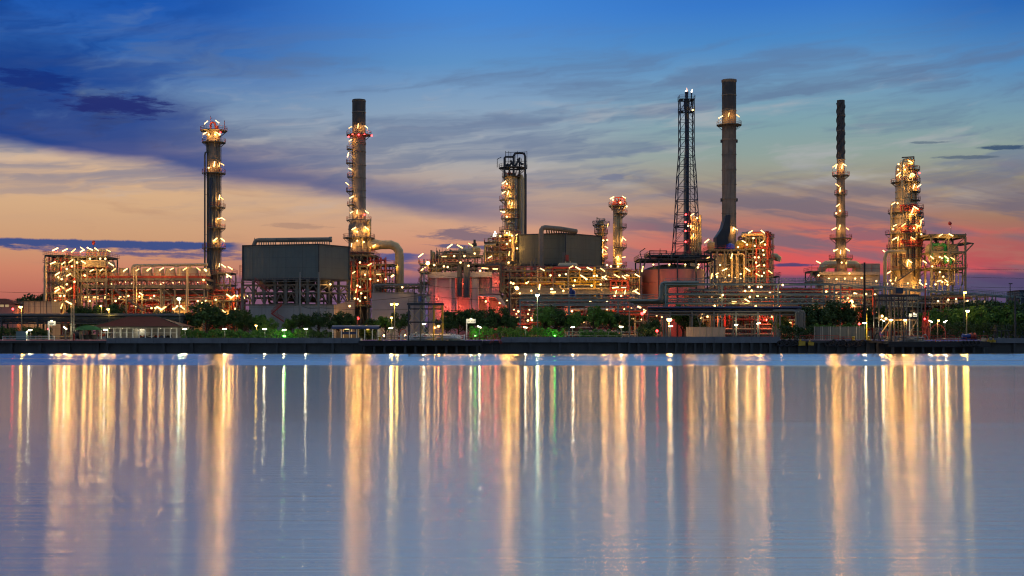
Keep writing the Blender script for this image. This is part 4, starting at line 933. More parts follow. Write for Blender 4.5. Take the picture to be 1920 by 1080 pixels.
for q, hi in ((997,490),(1002,490),(1003.5,482),(1057,473),(1059,474),(1105,488)): b.tube([(X(q,386),386,Z(530,386)),(X(q,386),386,Z(hi,386))], .4 if q in (997,1057) else .15, 8)
b.build('vent_pipe', STEEL, t2)
b = MB(); b.box(X(1061,386),X(1066,386),385,388,Z(490,386),Z(478,386)); b.build('hoist_box', RED, t2)
# ground-level walls under the first box
t = thing('building', 'long low grey sheeted building beneath the great grey green box', 'building', X(545,378), 380)
b = MB(); Y = 376; b.prism([(X(467,Y),Y),(X(626,Y),Y),(X(626,Y)+1,Y+5),(X(467,Y)+1,Y+5)], GZ, Z(572,Y)); b.build('wall', GREYSH, t)
b = MB(); b.add([(X(626.2,Y),Y+.2,GZ),(X(661,380),381,GZ),(X(661,380),381,Z(562,380)),(X(626.2,Y),Y+.2,Z(572,Y)),(X(628,Y),Y+6,GZ),(X(661,380),386,GZ),(X(661,380),386,Z(562,380)),(X(628,Y),Y+6,Z(572,Y))],[(0,1,2,3),(3,2,6,7),(1,5,6,2),(4,7,6,5)]); b.build('gable_wall', BEIGE, t)
b = MB(); b.box(X(466,Y),X(627,Y),Y-.3,Y+5.2,Z(572,Y),Z(571,Y)); b.build('roof_edge', STEEL, t)
stair(t, X(512,Y), Z(588,Y), X(530,Y), Z(572,Y), Y-2, RED); stair(t, X(512,Y), Z(588,Y), X(535,Y), Z(603,Y), Y-3, RED)
lamps(t, 370, 540, 420, E4, [(480,640,'o')])
for q in (640, 652): bulb(t, X(q,376), 376, Z(600,376), .35)
# ------------------------------------------------------------------ low grey building and pipe top
Y = 382
t = thing('building', 'low plain grey building with pipes running along its flat roof', 'building', X(740,Y), Y+5)
b = MB(); b.box(X(697,Y),X(776,Y),Y,Y+10,GZ,Z(549,Y)); b.box(X(776,Y),X(792,Y),Y+.5,Y+9,GZ,Z(549,Y)-.3); b.build('wall', RENDERW, t)
b = MB(); b.box(X(696,Y),X(777,Y),Y-.25,Y+10.2,Z(549,Y),Z(548,Y)); b.build('parapet', CONC, t)
frame(t, X(697,Y), X(795,Y), Y+2, Y+8, [Z(548,Y)]+[Z(p,Y) for p in (539,532)], 9, 1, .25, STEEL, True, [Z(539,Y)], STEEL)
b = MB()
for i in range(6): b.tube([(X(700+i*2,Y),Y+2+i*.9,Z(548,Y)),(X(700+i*2,Y),Y+2+i*.9,Z(536-i*.3,Y)),(X(703+i*2,Y),Y+2+i*.9,Z(534-i*.3,Y)),(X(788-i,Y),Y+2+i*.9,Z(534-i*.3,Y)),(X(790-i,Y),Y+2+i*.9,Z(537,Y)),(X(790-i,Y),Y+2+i*.9,Z(548,Y))],.3,8)
b.build('roof_pipe', GALV, t)
lamps(t, Y-1, 540, 420, E4, [(890,493,'o'),(765,783,'o')])
for q in (720, 760, 800): bulb(t, X(q,Y-6), Y-6, GZ+1, .3, ORANGE)
LW[0] = .5
# ------------------------------------------------------------------ building flooded with red light
Y = 374
t = thing('process_building', 'grey process building with recessed bays flooded in red light', 'building', X(875,Y), Y+8)
b = MB()
b.box(X(803,Y),X(853,Y),Y+2,Y+16,GZ,Z(521,Y)); b.box(X(801,Y),X(864,Y),Y+1,Y+17,Z(521,Y),Z(510,Y))
b.box(X(853,Y),X(884,Y),Y+6,Y+16,GZ,Z(520,Y)); b.box(X(884,Y),X(893,Y),Y+1.5,Y+16,GZ,Z(519,Y)); b.box(X(878,Y),X(922,Y),Y+1,Y+16,Z(519,Y),Z(509.5,Y))
b.box(X(893,Y),X(897,Y),Y+2,Y+16,GZ,Z(519,Y)); b.box(X(897,Y),X(922,Y),Y+5,Y+16,Z(551,Y),Z(519.2,Y)); b.box(X(897,Y),X(945,Y),Y+10,Y+16,GZ,Z(551,Y))
b.box(X(922,Y),X(938,Y),Y+4,Y+16,Z(551,Y),Z(511.5,Y)); b.box(X(815,Y),X(819,Y),Y+1.2,Y+2,GZ,Z(521.2,Y)); b.box(X(842,Y),X(846,Y),Y+1.2,Y+2,GZ,Z(521.2,Y))
b.box(X(854,Y),X(856.5,Y),Y+1.5,Y+6,GZ,Z(557,Y)); b.box(X(880,Y),X(883,Y),Y+1.5,Y+6,GZ,Z(557,Y)); b.box(X(912,Y),X(916,Y),Y+4,Y+10,GZ,Z(551,Y))
b.build('wall', RENDERW, t)
b = MB(); yy = Y+1
b.add([(X(897,Y),yy,Z(553,Y)),(X(937,Y),yy,Z(553,Y)),(X(950,Y),yy,Z(573,Y)),(X(943,Y),yy,Z(573,Y)),(X(928,Y),yy,Z(557,Y)),(X(897,Y),yy,Z(555.5,Y))]+[(X(897,Y),yy+9,Z(553,Y)),(X(937,Y),yy+9,Z(553,Y)),(X(950,Y),yy+9,Z(573,Y)),(X(943,Y),yy+9,Z(573,Y)),(X(928,Y),yy+9,Z(557,Y)),(X(897,Y),yy+9,Z(555.5,Y))],[(5,4,3,2,1,0),(6,7,8,9,10,11)]+[(i,(i+1)%6,6+(i+1)%6,6+i) for i in range(6)])
b.build('sloping_canopy', RENDERW, t)
b = MB()
for q, w, lo, hi in ((899,8,545,524),(909,7,545,524),(900,3,536,531),(911,3,536,531)): b.box(X(q,Y),X(q+w,Y),Y+4.85 if w>3 else Y+4.7,Y+5 if w>3 else Y+4.85,Z(lo,Y),Z(hi,Y))
b.build('shutter', GREYSH, t)
b = MB()
for q, top in ((859,499),(861.5,500),(864,501)): b.tube([(X(q,Y),Y+1,Z(556,Y)),(X(q,Y),Y+1,Z(top,Y)),(X(q+1,Y),Y+4,Z(top-2,Y)),(X(q+1,Y),Y+14,Z(top-2,Y))], .35, 8)
for q, top in ((872,494),(875,496),(878,497)): b.tube([(X(q,Y),Y-.2,Z(558,Y)),(X(q,Y),Y-.2,Z(top,Y)),(X(q+1,Y),Y+4,Z(top-2,Y)),(X(q+1,Y),Y+14,Z(top-2,Y))], .5, 10)
for i, q in enumerate((938,941,944,948)): b.tube([(X(910,Y),Y+2+i,Z(498+i*2,Y)),(X(q-3,Y),Y+2+i,Z(498+i*2-2,Y)),(X(q-.8,Y),Y+2+i,Z(499+i*2-2,Y)),(X(q,Y),Y+2+i,Z(502+i,Y)),(X(q,Y),Y+2+i,Z(545,Y)),(X(q+4,Y),Y+2+i,Z(549,Y))], .42, 10)
b.build('down_pipe', DARK, t)
frame(t, X(788,Y), X(803,Y), Y, Y+6, [GZ]+[Z(p,Y) for p in (555,530,512,496)], 1, 1, .3, STEEL, True, [Z(530,Y),Z(512,Y),Z(496,Y)])
frame(t, X(803,Y), X(945,Y), Y+3, Y+14, [Z(509,Y)]+[Z(p,Y) for p in (502,495)], 10, 1, .28, STEEL, True, [Z(495,Y)], RED)
frame(t, X(820,Y), X(902,Y), Y+6, Y+14, [Z(495,Y),Z(478,Y)], 6, 1, .32, CREAM, True, [Z(478,Y)], STEEL)
drum(t, X(805,Y), X(822,Y), Y+6, Z(503,Y), 1.6); drum(t, X(860,Y), X(886,Y), Y+9, Z(470,Y), 1.4, CREAM); drum(t, X(826,Y), X(850,Y), Y+9, Z(487,Y), 1.5)
for q, z0_, z1_, r_ in ((808,495,470,.75),(833,478,471,.9),(890,478,462,1.5),(870,478,470,.6)): vessel(t, X(q,Y), Y+9, Z(z0_,Y), Z(z1_,Y), r_)
b = MB(); b.box(X(886,Y),X(890.5,Y),Y+8,Y+10,Z(456,Y),Z(445.5,Y)); b.tube([(X(888,Y),Y+9,Z(462,Y)),(X(888,Y),Y+9,Z(452,Y))],.7,8); b.build('chimney_cap', DARK, t)
b = MB(); b.box(X(842,Y),X(848,Y),Y+5,Y+7,Z(478,Y),Z(471,Y)); b.build('valve_box', RED, t)
pipes(t, X(805,Y), X(900,Y), Y+3, Y+12, Z(508,Y), Z(466,Y), 40, (STEEL, GALV, VESS, RED), (.1,.3))
b = MB()
for q in (816,827,855,861,868): b.tube([(X(q,Y),Y+6,Z(478,Y)),(X(q,Y),Y+6,Z(452+random.random()*14,Y))],.07,5)
b.build('lightning_rod', STEEL, t)
lamps(t, Y-1, 760, 420, E4, [(346,172,'/'),(425,175,'\\'),(508,160,'\\'),(302,253,'-'),(120,243,'/'),(137,350,'/'),(492,325,'o'),(583,365,'o'),(380,250,'o'),(460,250,'o'),(540,230,'o'),(300,330,'o'),(330,335,'o'),(620,345,'-'),(700,350,'-'),(225,320,'o'),(430,300,'o')], 1.15, 2.2)
lamps(t, Y-1, 760, 420, E4, [(175,305,'O')])
lamps(t, Y+7, 760, 420, E4, [(627,603,'o'),(735,615,'o')])
def redflood(x, y, z, r=.35):
    b = MB(); b.m = 1; b.lathe(x, y, [(0,z-r),(r,z-r*.6),(r,z+r*.6),(0.01,z+r)], 8); b.m = 0; b.box(x-r,x+r,y-r*1.5,y-r,z-r,z+r); shine(b.build('red_floodlight', [DARK, REDF], t), x, y-r-.3, z+.3, REDF, 260)
for q, yo, py in ((829,.2,590),(836,.2,575),(850,.3,592),(868,3.5,590),(862,3.2,575),(888,-.5,592),(905,5.5,590),(920,6.5,588),(935,4,592),(935,2.5,578),(915,2.6,566),(905,3.4,560),(866,3.5,532),(930,2.2,530),(820,-.2,560)): redflood(X(q,Y+yo), Y+yo, Z(py,Y+yo))
LW[0] = 1.0
# ------------------------------------------------------------------ frame beside the twin column
Y = 405
t = thing('process_structure', 'open steel stair tower with an orange gas lamp left of the twin columns', 'structure', X(940,Y), Y)
frame(t, X(911,Y), X(950,Y), Y-6, Y+5, [GZ]+[Z(p,Y) for p in (530,508,494,476,458)], 3, 1, .4, STEEL, True, [Z(494,Y),Z(476,Y),Z(458,Y)])
frame(t, X(940,Y), X(973,Y), Y-6, Y+2, [GZ]+[Z(p,Y) for p in (510,494,470,446,434)], 2, 1, .3, STEEL, True, [Z(446,Y),Z(470,Y)])
pipes(t, X(912,Y), X(975,Y), Y-6, Y+4, Z(500,Y), Z(440,Y), 48, (VESS, STEEL, RED, GALV)); vessel(t, X(943,Y), Y, Z(494,Y), Z(464,Y), 1.7); vessel(t, X(968,Y), Y-4, Z(470,Y), Z(455,Y), .7)
b = MB(); b.lathe(X(928.5,Y), Y-2, [(.9,Z(458,Y)),(.9,Z(447,Y)),(.7,Z(445,Y))], 10); b.build('burner_post', RED, t)
flame(t, X(928.5,Y), Y-2, Z(446,Y), 2.0, .7, FLAMEB, .0)
b = MB(); b.tube([(X(910,Y),Y-7,Z(494,Y)),(X(910,Y),Y-7,Z(464,Y)),(X(913,Y),Y-7,Z(462.5,Y)),(X(930,Y),Y-7,Z(462,Y))],.4,8); b.tube([(X(962,Y),Y-7,Z(492,Y)),(X(962,Y),Y-7,Z(446,Y)),(X(959,Y),Y-7,Z(443,Y)),(X(945,Y),Y-7,Z(443,Y))],.5,10); b.build('loop_pipe', VESS, t)
lamps(t, Y-8, 760, 420, E4, [(660,257,'/'),(805,300,'o'),(790,70,'o'),(810,75,'|'),(740,95,'o'),(870,190,'o'),(830,90,'o')], 1.1)
lamps(t, Y-8, 880, 270, 4.694, [(350,965,'|'),(345,1045,'o'),(360,850,'o'),(330,880,'o')])
LW[0] = .45
# ------------------------------------------------------------------ crowded low process area in the middle
Y = 380
t = thing('process_unit', 'crowded low process unit of golden lit pipes below the olive grey box', 'process unit', X(1080,Y), Y)
frame(t, X(945,Y), X(1040,Y), Y-3, Y+6, [GZ]+[Z(p,Y) for p in (560,540,523,510)], 8, 1, .3, STEEL, True, [Z(510,Y),Z(523,Y),Z(540,Y)])
frame(t, X(1040,Y), X(1145,Y), Y-2, Y+8, [GZ]+[Z(p,Y) for p in (560,535,515,500)], 8, 1, .32, STEEL, True, [Z(515,Y),Z(535,Y)])
frame(t, X(1143,Y), X(1175,Y), Y-4, Y+6, [GZ]+[Z(p,Y) for p in (560,545,528)], 3, 1, .32, RED, True)
frame(t, X(1175,Y), X(1202,Y), Y-2, Y+8, [GZ]+[Z(p,Y) for p in (565,540,515)], 2, 1, .3, STEEL, True, [Z(540,Y),Z(515,Y)])
pipes(t, X(945,Y), X(1200,Y), Y-4, Y+7, Z(560,Y), Z(502,Y), 170, (VESS, STEEL, CREAM, GALV, RED, YEL), (.1,.36))
pipes(t, X(945,Y), X(1200,Y), Y-3, Y+7, GZ, Z(560,Y), 110, (RED, STEEL, RED, CREAM, GALV), (.1,.34))
b = MB()
for i in range(9): b.tube([(X(960+i*3,Y),Y-4.5+.3*i,Z(552-i*2.4,Y)),(X(1196-i*4,Y),Y-4.5+.3*i,Z(552-i*2.4,Y))],.25,7)
b.build('header_pipe', STEEL, t)
for xa, xb, py, r_ in ((1045,1085,518,1.8),(1095,1125,526,1.6),(1050,1080,500,1.2),(1000,1030,527,1.5),(1125,1148,516,1.5),(1180,1198,528,1.3)): drum(t, X(xa,Y), X(xb,Y), Y+1, Z(py,Y), r_, random.choice((VESS, CREAM)))
for q, z0_, z1_, r_ in ((1022,540,516,1.4),(1073,535,510,1.2),(1112,535,505,1.3),(1150,560,530,1.2),(1165,560,532,1.0),(1190,540,520,1.2),(968,540,520,1.1)): vessel(t, X(q,Y), Y+2, Z(z0_,Y), Z(z1_,Y), r_)
b = MB()
for q in (1068,1085,1095,1268-160): b.bar((X(q-5,Y),Y-3,Z(530,Y)),(X(q,Y),Y-3,Z(520,Y)),.3); b.bar((X(q+5,Y),Y-3,Z(530,Y)),(X(q,Y),Y-3,Z(520,Y)),.3)
b.build('trestle', YEL, t)
b = MB(); b.box(X(1067,360),X(1073,360),359,361,Z(556,360),Z(540,360)); b.tube([(X(1073,360),360,Z(545,360)),(X(1076,360),360,Z(547,360)),(X(1076,360),360,Z(556,360))],.5,8); b.build('blue_vessel', BLUEP, t)
lamps(t, Y-7, 960, 420, E4, [(236,354,'\\'),(460,335,'/'),(515,345,'\\'),(605,348,'\\'),(706,356,'\\'),(420,391,'o'),(553,411,'\\'),(638,405,'o'),(660,403,'o'),(716,412,'/'),(720,420,'\\'),(816,404,'\\'),(893,402,'-'),(872,415,'\\'),(976,400,'\\'),(10,465,'o'),(37,498,'\\'),(113,460,'o'),(305,507,'o'),(212,490,'|'),(805,495,'-'),(870,495,'-'),(960,517,'/'),(975,535,'\\'),(740,320,'o'),(770,330,'o'),(370,400,'o'),(580,430,'o'),(490,440,'o'),(300,400,'o')], 1.15, 1.5)
lamps(t, Y-5, 960, 420, E4, [(984,643,'o'),(998,652,'o'),(870,675,'-'),(850,560,'o'),(800,560,'o'),(690,470,'o'),(620,480,'o'),(480,480,'o'),(400,520,'o'),(320,530,'-'),(150,520,'o'),(60,540,'o'),(740,600,'o'),(930,660,'o'),(975,590,'o'),(880,530,'|'),(810,530,'|'),(720,750,'o'),(560,770,'o'),(610,600,'o')], 1.0, 1)
lamps(t, Y-8, 760, 420, E4, [(821,457,'o'),(842,463,'o'),(868,500,'O'),(944,460,'o'),(1045,490,'|'),(1143,507,'o')])
for i in range(26): bulb(t, X(950+250*random.random(),Y), Y+random.uniform(-3,6), Z(random.uniform(508,598),Y), .2)
LW[0] = .8
# ------------------------------------------------------------------ salmon tank
Y = 386; cx = X(1262, Y); u = M(1, Y); R_ = 58*u
t = thing('storage_tank', 'round salmon painted storage tank with a dark platform over its domed roof', 'tank', cx, Y)
b = MB(); b.lathe(cx, Y, [(R_,GZ),(R_,Z(507,Y))], 48); b.build('shell', SALMON, t)
b = MB(); b.lathe(cx, Y, [(R_*1.01,Z(507,Y)),(R_*.8,Z(502,Y)),(R_*.4,Z(497,Y)),(.1,Z(495,Y))], 48); b.build('roof', GREENP, t)
b = MB()
for py in (532, 555, 580): b.lathe(cx, Y, [(R_,Z(py,Y)-.1),(R_+.15,Z(py,Y)-.1),(R_+.15,Z(py,Y)+.1),(R_,Z(py,Y)+.1)], 48)
b.build('wind_girder', SALMON, t)
frame(t, X(1194,Y), X(1330,Y), Y-R_-1, Y+4, [GZ]+[Z(p,Y) for p in (490.5,)], 4, 1, .4, DARK, False, None, DARK)
frame(t, X(1212,Y), X(1324,Y), Y-R_+1, Y+2, [Z(490,Y),Z(478,Y)], 5, 1, .25, DARK, False, [Z(484,Y)], DARK)
b = MB(); b.tube([(X(1212,Y),Y-R_,Z(490,Y)),(X(1212,Y),Y-R_,Z(474,Y)),(X(1243,Y),Y-R_,Z(474,Y)),(X(1243,Y),Y-R_,Z(480,Y))],.18,6)
pipes(t, X(1200,Y), X(1325,Y), Y-R_, Y, Z(490,Y), Z(480,Y), 26, (DARK, STEEL, RED), (.12,.3), 'roof_pipework')
b.tube([(X(1197,Y),Y-R_-1,Z(490,Y)),(X(1193.5,Y),Y-R_-1,Z(478,Y)),(X(1194,Y),Y-R_-1,Z(476,Y)),(X(1203,Y),Y-R_-1,Z(470,Y))],.12,6); b.tube([(X(1231,Y),Y-R_,Z(478,Y)),(X(1231,Y),Y-R_,Z(470,Y))],.1,5); b.build('lamp_bracket', DARK, t)
stair(t, X(1196,Y), Z(520,Y), X(1204,Y), Z(492,Y), Y-R_-2, DARK)
lamps(t, Y-R_-2, 1160, 420, E4, [(185,350,'|'),(617,338,'o'),(64,400,'o'),(145,400,'\\')], 1.1)
for q in (1225,1255,1285,1310): bulb(t, X(q,Y-R_+4), Y-R_+4, Z(496,Y-R_+4), .25)
def redf2(q, yo, py): 
    b = MB(); r=.4; x, y, z = X(q,yo), yo, Z(py,yo); b.m = 1; b.lathe(x, y, [(0,z-r),(r,z-r*.6),(r,z+r*.6),(0.01,z+r)], 8); b.m = 0; b.box(x-r,x+r,y-r*1.5,y-r,z-r,z+r); shine(b.build('red_floodlight', [DARK, REDF], t), x, y+r+.2, z+.3, REDF, 260)
for q in (1205,1225,1250,1280,1305): redf2(q, Y-R_-7, 584)
# ------------------------------------------------------------------ reactor structure under the plain stack
Y = 408
t = thing('process_structure', 'golden lit furnace structure with a yellow drum beside the thick plain stack', 'structure', X(1385,Y), Y)
frame(t, X(1326,Y), X(1392,Y), Y-6, Y+6, [GZ]+[Z(p,Y) for p in (540,520,498,472)], 5, 1, .4, STEEL, True, [Z(472,Y)])
frame(t, X(1392,Y), X(1442,Y), Y-6, Y+6, [GZ]+[Z(p,Y) for p in (540,522,507,490,470,450,442)], 4, 1, .36, STEEL, True, [Z(p,Y) for p in (540,522,507,490,470,450)])
b = MB(); b.box(X(1340,Y),X(1396,Y),Y-3,Y+8,GZ,Z(500,Y)); b.add([(X(1338,Y),Y-3.2,Z(500,Y)),(X(1398,Y),Y-3.2,Z(500,Y)),(X(1385,Y),Y,Z(492,Y)),(X(1352,Y),Y,Z(492,Y)),(X(1338,Y),Y+8,Z(500,Y)),(X(1398,Y),Y+8,Z(500,Y)),(X(1385,Y),Y+4,Z(492,Y)),(X(1352,Y),Y+4,Z(492,Y))],[(0,1,2,3),(1,5,6,2),(5,4,7,6),(4,0,3,7),(3,2,6,7)]); b.build('furnace_casing', BEIGE, t)
b = MB(); b.box(X(1340,Y),X(1358,Y),Y-4,Y+4,Z(498,Y),Z(480,Y))
for i in range(13): b.tube([(X(1360+2.6*i,Y),Y-1,Z(497,Y)),(X(1360+2.6*i,Y),Y-1,Z(476,Y))],.3,7)
b.build('convection_tubes', VESS, t)
drum(t, X(1381,Y), X(1428,Y), Y-3, Z(463,Y), 1.9, YEL, Z(470,Y)); drum(t, X(1395,Y), X(1420,Y), Y+1, Z(446,Y), 1.1, VESS)
for q, z0_, z1_, r_ in ((1333,472,456,1.2),(1402,540,512,1.5),(1418,540,515,1.3),(1430,522,498,1.0),(1408,507,480,1.2),(1424,490,474,.9)): vessel(t, X(q,Y), Y, Z(z0_,Y), Z(z1_,Y), r_)
b = MB(); b.tube([(X(1440,Y),Y-2,Z(482,Y)),(X(1452,Y),Y-2,Z(482,Y)),(X(1457,Y),Y-2,Z(485,Y)),(X(1456,Y),Y-2,Z(490,Y))],1.1,12); b.build('large_pipe', VESS, t); b = MB(); b.tube([(X(1384,Y),Y-6,Z(444,Y)),(X(1420,Y),Y-6,Z(442,Y)),(X(1426,Y),Y-6,Z(444,Y)),(X(1427,Y),Y-6,Z(452,Y))],.6,10); b.build('large_pipe', VESS, t)
frame(t, X(1442,Y), X(1456,Y), Y-4, Y+2, [GZ,Z(520,Y)], 1, 1, .25)
pipes(t, X(1392,Y), X(1444,Y), Y-6.5, Y+5, Z(545,Y), Z(436,Y), 120, (VESS, RED, STEEL, YEL, GALV), (.1,.34)); pipes(t, X(1328,Y), X(1392,Y), Y-7, Y+5, Z(540,Y), Z(474,Y), 40, (VESS, STEEL, RED), (.1,.34))
lamps(t, Y-8.5, 1160, 420, E4, [(686,132,'/'),(694,264,'/'),(739,274,'o'),(825,355,'/'),(1005,355,'\\'),(760,390,'/'),(725,405,'|'),(766,410,'o'),(910,38,'\\'),(975,137,'\\'),(1025,62,'/'),(1122,60,'\\'),(1117,140,'/'),(1130,240,'o'),(1133,322,'o'),(1132,380,'o'),(1180,373,'\\'),(1083,395,'\\'),(1115,405,'o'),(1060,170,'o'),(930,180,'o'),(1000,160,'o'),(1085,325,'/'),(1125,205,'o'),(1060,260,'o'),(880,250,'|'),(790,320,'o'),(950,390,'o'),(860,400,'o'),(1090,260,'o'),(1140,160,'o'),(1050,110,'o'),(1070,300,'o')], 1.15, 1.6)
for i in range(14): bulb(t, X(1392+50*random.random(),Y), Y+random.uniform(-4,4), Z(random.uniform(448,535),Y), .22)
for i in range(6): bulb(t, X(1338+54*random.random(),Y), Y-5, Z(random.uniform(482,530),Y), .22)
# ------------------------------------------------------------------ ground and quay
gm, k, b_, o_ = mat_new('bare ground')
g_ = k.n('ShaderNodeNewGeometry'); n_ = k.noise(g_.outputs['Position'], .15, 5, .6)
k.link(k.mix(n_, (.05,.05,.045), (.12,.115,.10)), b_.inputs['Base Color']); b_.inputs['Roughness'].default_value = .9
sheet('ground', -9000, 9000, 303.5, 9000, GZ, gm, 'structure')
QY = 300.0
def qx(px): return X(px, QY)
def river_wall(px0, px1, ztop, face, label, mat=CONC, piles=False, cap=.9):
    t = thing('river_wall', label, 'river wall', qx((px0+px1)/2), QY+2, 0)
    b = MB(); x0, x1 = qx(px0), qx(px1)
    b.box(x0, x1, QY-face, QY+3.6, ztop-cap-.35, ztop); b.build('parapet', mat, t)
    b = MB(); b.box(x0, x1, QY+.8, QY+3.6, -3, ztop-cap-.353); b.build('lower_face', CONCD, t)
    n = max(2, int((x1-x0)/2.2)); b = MB()
    for i in range(n+1):
        x = x0+(x1-x0)*i/n
        if piles: b.box(x-.28, x+.28, QY-face+.25, QY+.79, -3, ztop-cap-.36)
        elif i%3 == 0: b.box(x-.35, x+.35, QY+.1, QY+.79, -3, ztop-cap-.36)
    b.build('pile', CONCD, t)
    b = MB()
    for i in range(1, n, 4): x = x0+(x1-x0)*i/n; b.box(x-.03, x+.03, QY-face-.012, QY-face, ztop-cap-.3, ztop-.05)
    b.build('joint', CONCD, t)
    return t
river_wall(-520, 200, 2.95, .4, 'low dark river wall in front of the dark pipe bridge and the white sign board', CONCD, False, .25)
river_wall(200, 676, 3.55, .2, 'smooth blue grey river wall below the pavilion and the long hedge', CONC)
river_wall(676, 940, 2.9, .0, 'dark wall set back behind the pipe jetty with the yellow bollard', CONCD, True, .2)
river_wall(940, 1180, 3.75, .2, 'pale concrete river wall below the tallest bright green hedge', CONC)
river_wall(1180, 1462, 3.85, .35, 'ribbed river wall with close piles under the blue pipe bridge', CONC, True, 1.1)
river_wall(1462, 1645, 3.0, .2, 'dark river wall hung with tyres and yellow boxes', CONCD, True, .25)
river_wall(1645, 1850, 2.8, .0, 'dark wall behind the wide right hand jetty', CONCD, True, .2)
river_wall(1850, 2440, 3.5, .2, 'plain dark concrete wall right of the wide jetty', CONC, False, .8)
def jetty(px0, px1, z, y0, label, n):
    t = thing('jetty', label, 'jetty', qx((px0+px1)/2), QY-2, 0)
    b = MB(); x0, x1 = qx(px0), qx(px1); b.box(x0, x1, y0, QY-.5, z-.55, z); b.build('deck', CONCD, t)
    b = MB(); b.box(x0, x1, y0-.12, y0, z-1.25, z-.05); b.build('fascia', BLACK, t)
    for i in range(n):
        x = x0+(x1-x0)*(i+.5)/n
        b = MB(); b.tube([(x,y0+.5,-3),(x,y0+.5,z-.55)], .3, 8); b.build('pile', CONCD, t)
    return t
jetty(676, 905, 2.95, 296, 'dark pipe jetty with truss gantry and red railings', 12)
jetty(1655, 1842, 2.7, 295.5, 'wide dark jetty under the second gantry with two orange lamps', 10)
# fenders, bollards, crates
def tyre(px, z, r, label, y=QY-.55):
    b = MB(); n = 14; m = 8; vs = []; x = qx(px)
    for i in range(n):
        a = 2*pi*i/n
        for j in range(m):
            c = 2*pi*j/m; rr = r+.16*cos(c)*1.2; vs.append((x+rr*cos(a), y+.18*sin(c), z+rr*sin(a)))
    b.add(vs, [(i*m+j, i*m+(j+1)%m, ((i+1)%n)*m+(j+1)%m, ((i+1)%n)*m+j) for i in range(n) for j in range(m)], True)
    o = b.build('tyre_fender', BLACK); tag(o, label, 'tyre', 'tyre fenders on the river wall'); return o
for i, q in enumerate((1462,1468,1474,1480,1486,1491)): tyre(q, 2.25+.25*(i%2), .62, 'black tyre hanging in the cluster left of the yellow boxes')
for i, q in enumerate((1551,1557,1562,1568,1574,1580,1586,1592,1598,1604,1610,1616)): tyre(q, 2.3+.2*((i*7)%3-1), .55, 'black tyre in the long row right of the yellow boxes')
for i, q in enumerate((1793,1799,1806,1812,1820)): tyre(q, 2.3, .5, 'black tyre hanging on the front edge of the wide jetty', 295.2)
def bumper(px, w, z0, z1, label):
    b = MB(); x = qx(px); h = qx(px+w)-x
    b.box(x, x+h, QY-1.1, QY-.4, z0, z1); b.box(x+.08, x+h*.45, QY-1.16, QY-1.1, z0+.1, z1-.1); b.box(x+h*.55, x+h-.08, QY-1.16, QY-1.1, z0+.1, z1-.1); b.box(x-.06, x+h+.06, QY-1.2, QY-.4, z1, z1+.08)
    b.box(x+.2,x+h*.4,QY-.9,QY-.5,z1+.08,z1+.5)
    o = b.build('mooring_box', YEL); tag(o, label, 'mooring box'); return o
bumper(1496, 12, 1.75, 2.75, 'larger yellow mooring box beside the tyre cluster on the river wall'); bumper(1514, 10, 1.8, 2.5, 'smaller yellow mooring box on the river wall, right of the larger one')
bumper(1849, 7, 2.5, 3.0, 'yellow painted mooring box at the right end of the wide jetty'); bumper(1858, 6, 2.5, 3.0, 'outermost yellow mooring box on the wall right of the jetty')
def bollard(px, y, z, label):
    b = MB(); x = X(px, y); b.lathe(x, y, [(.35,z),(.28,z+.15),(.26,z+.6),(.42,z+.7),(.42,z+.85),(.01,z+.95)], 12); b.box(x-.5,x+.5,y-.4,y+.4,z,z+.07)
    tag(b.build('bollard', YEL), label, 'bollard')
bollard(712, 296.6, 2.95, 'yellow mooring bollard on the edge of the pipe jetty'); bollard(1600, 299.5, 3.0, 'yellow mooring bollard beside the low red railings'); bollard(1629, 299.3, 3.0, 'yellow mooring bollard left of the second gantry')
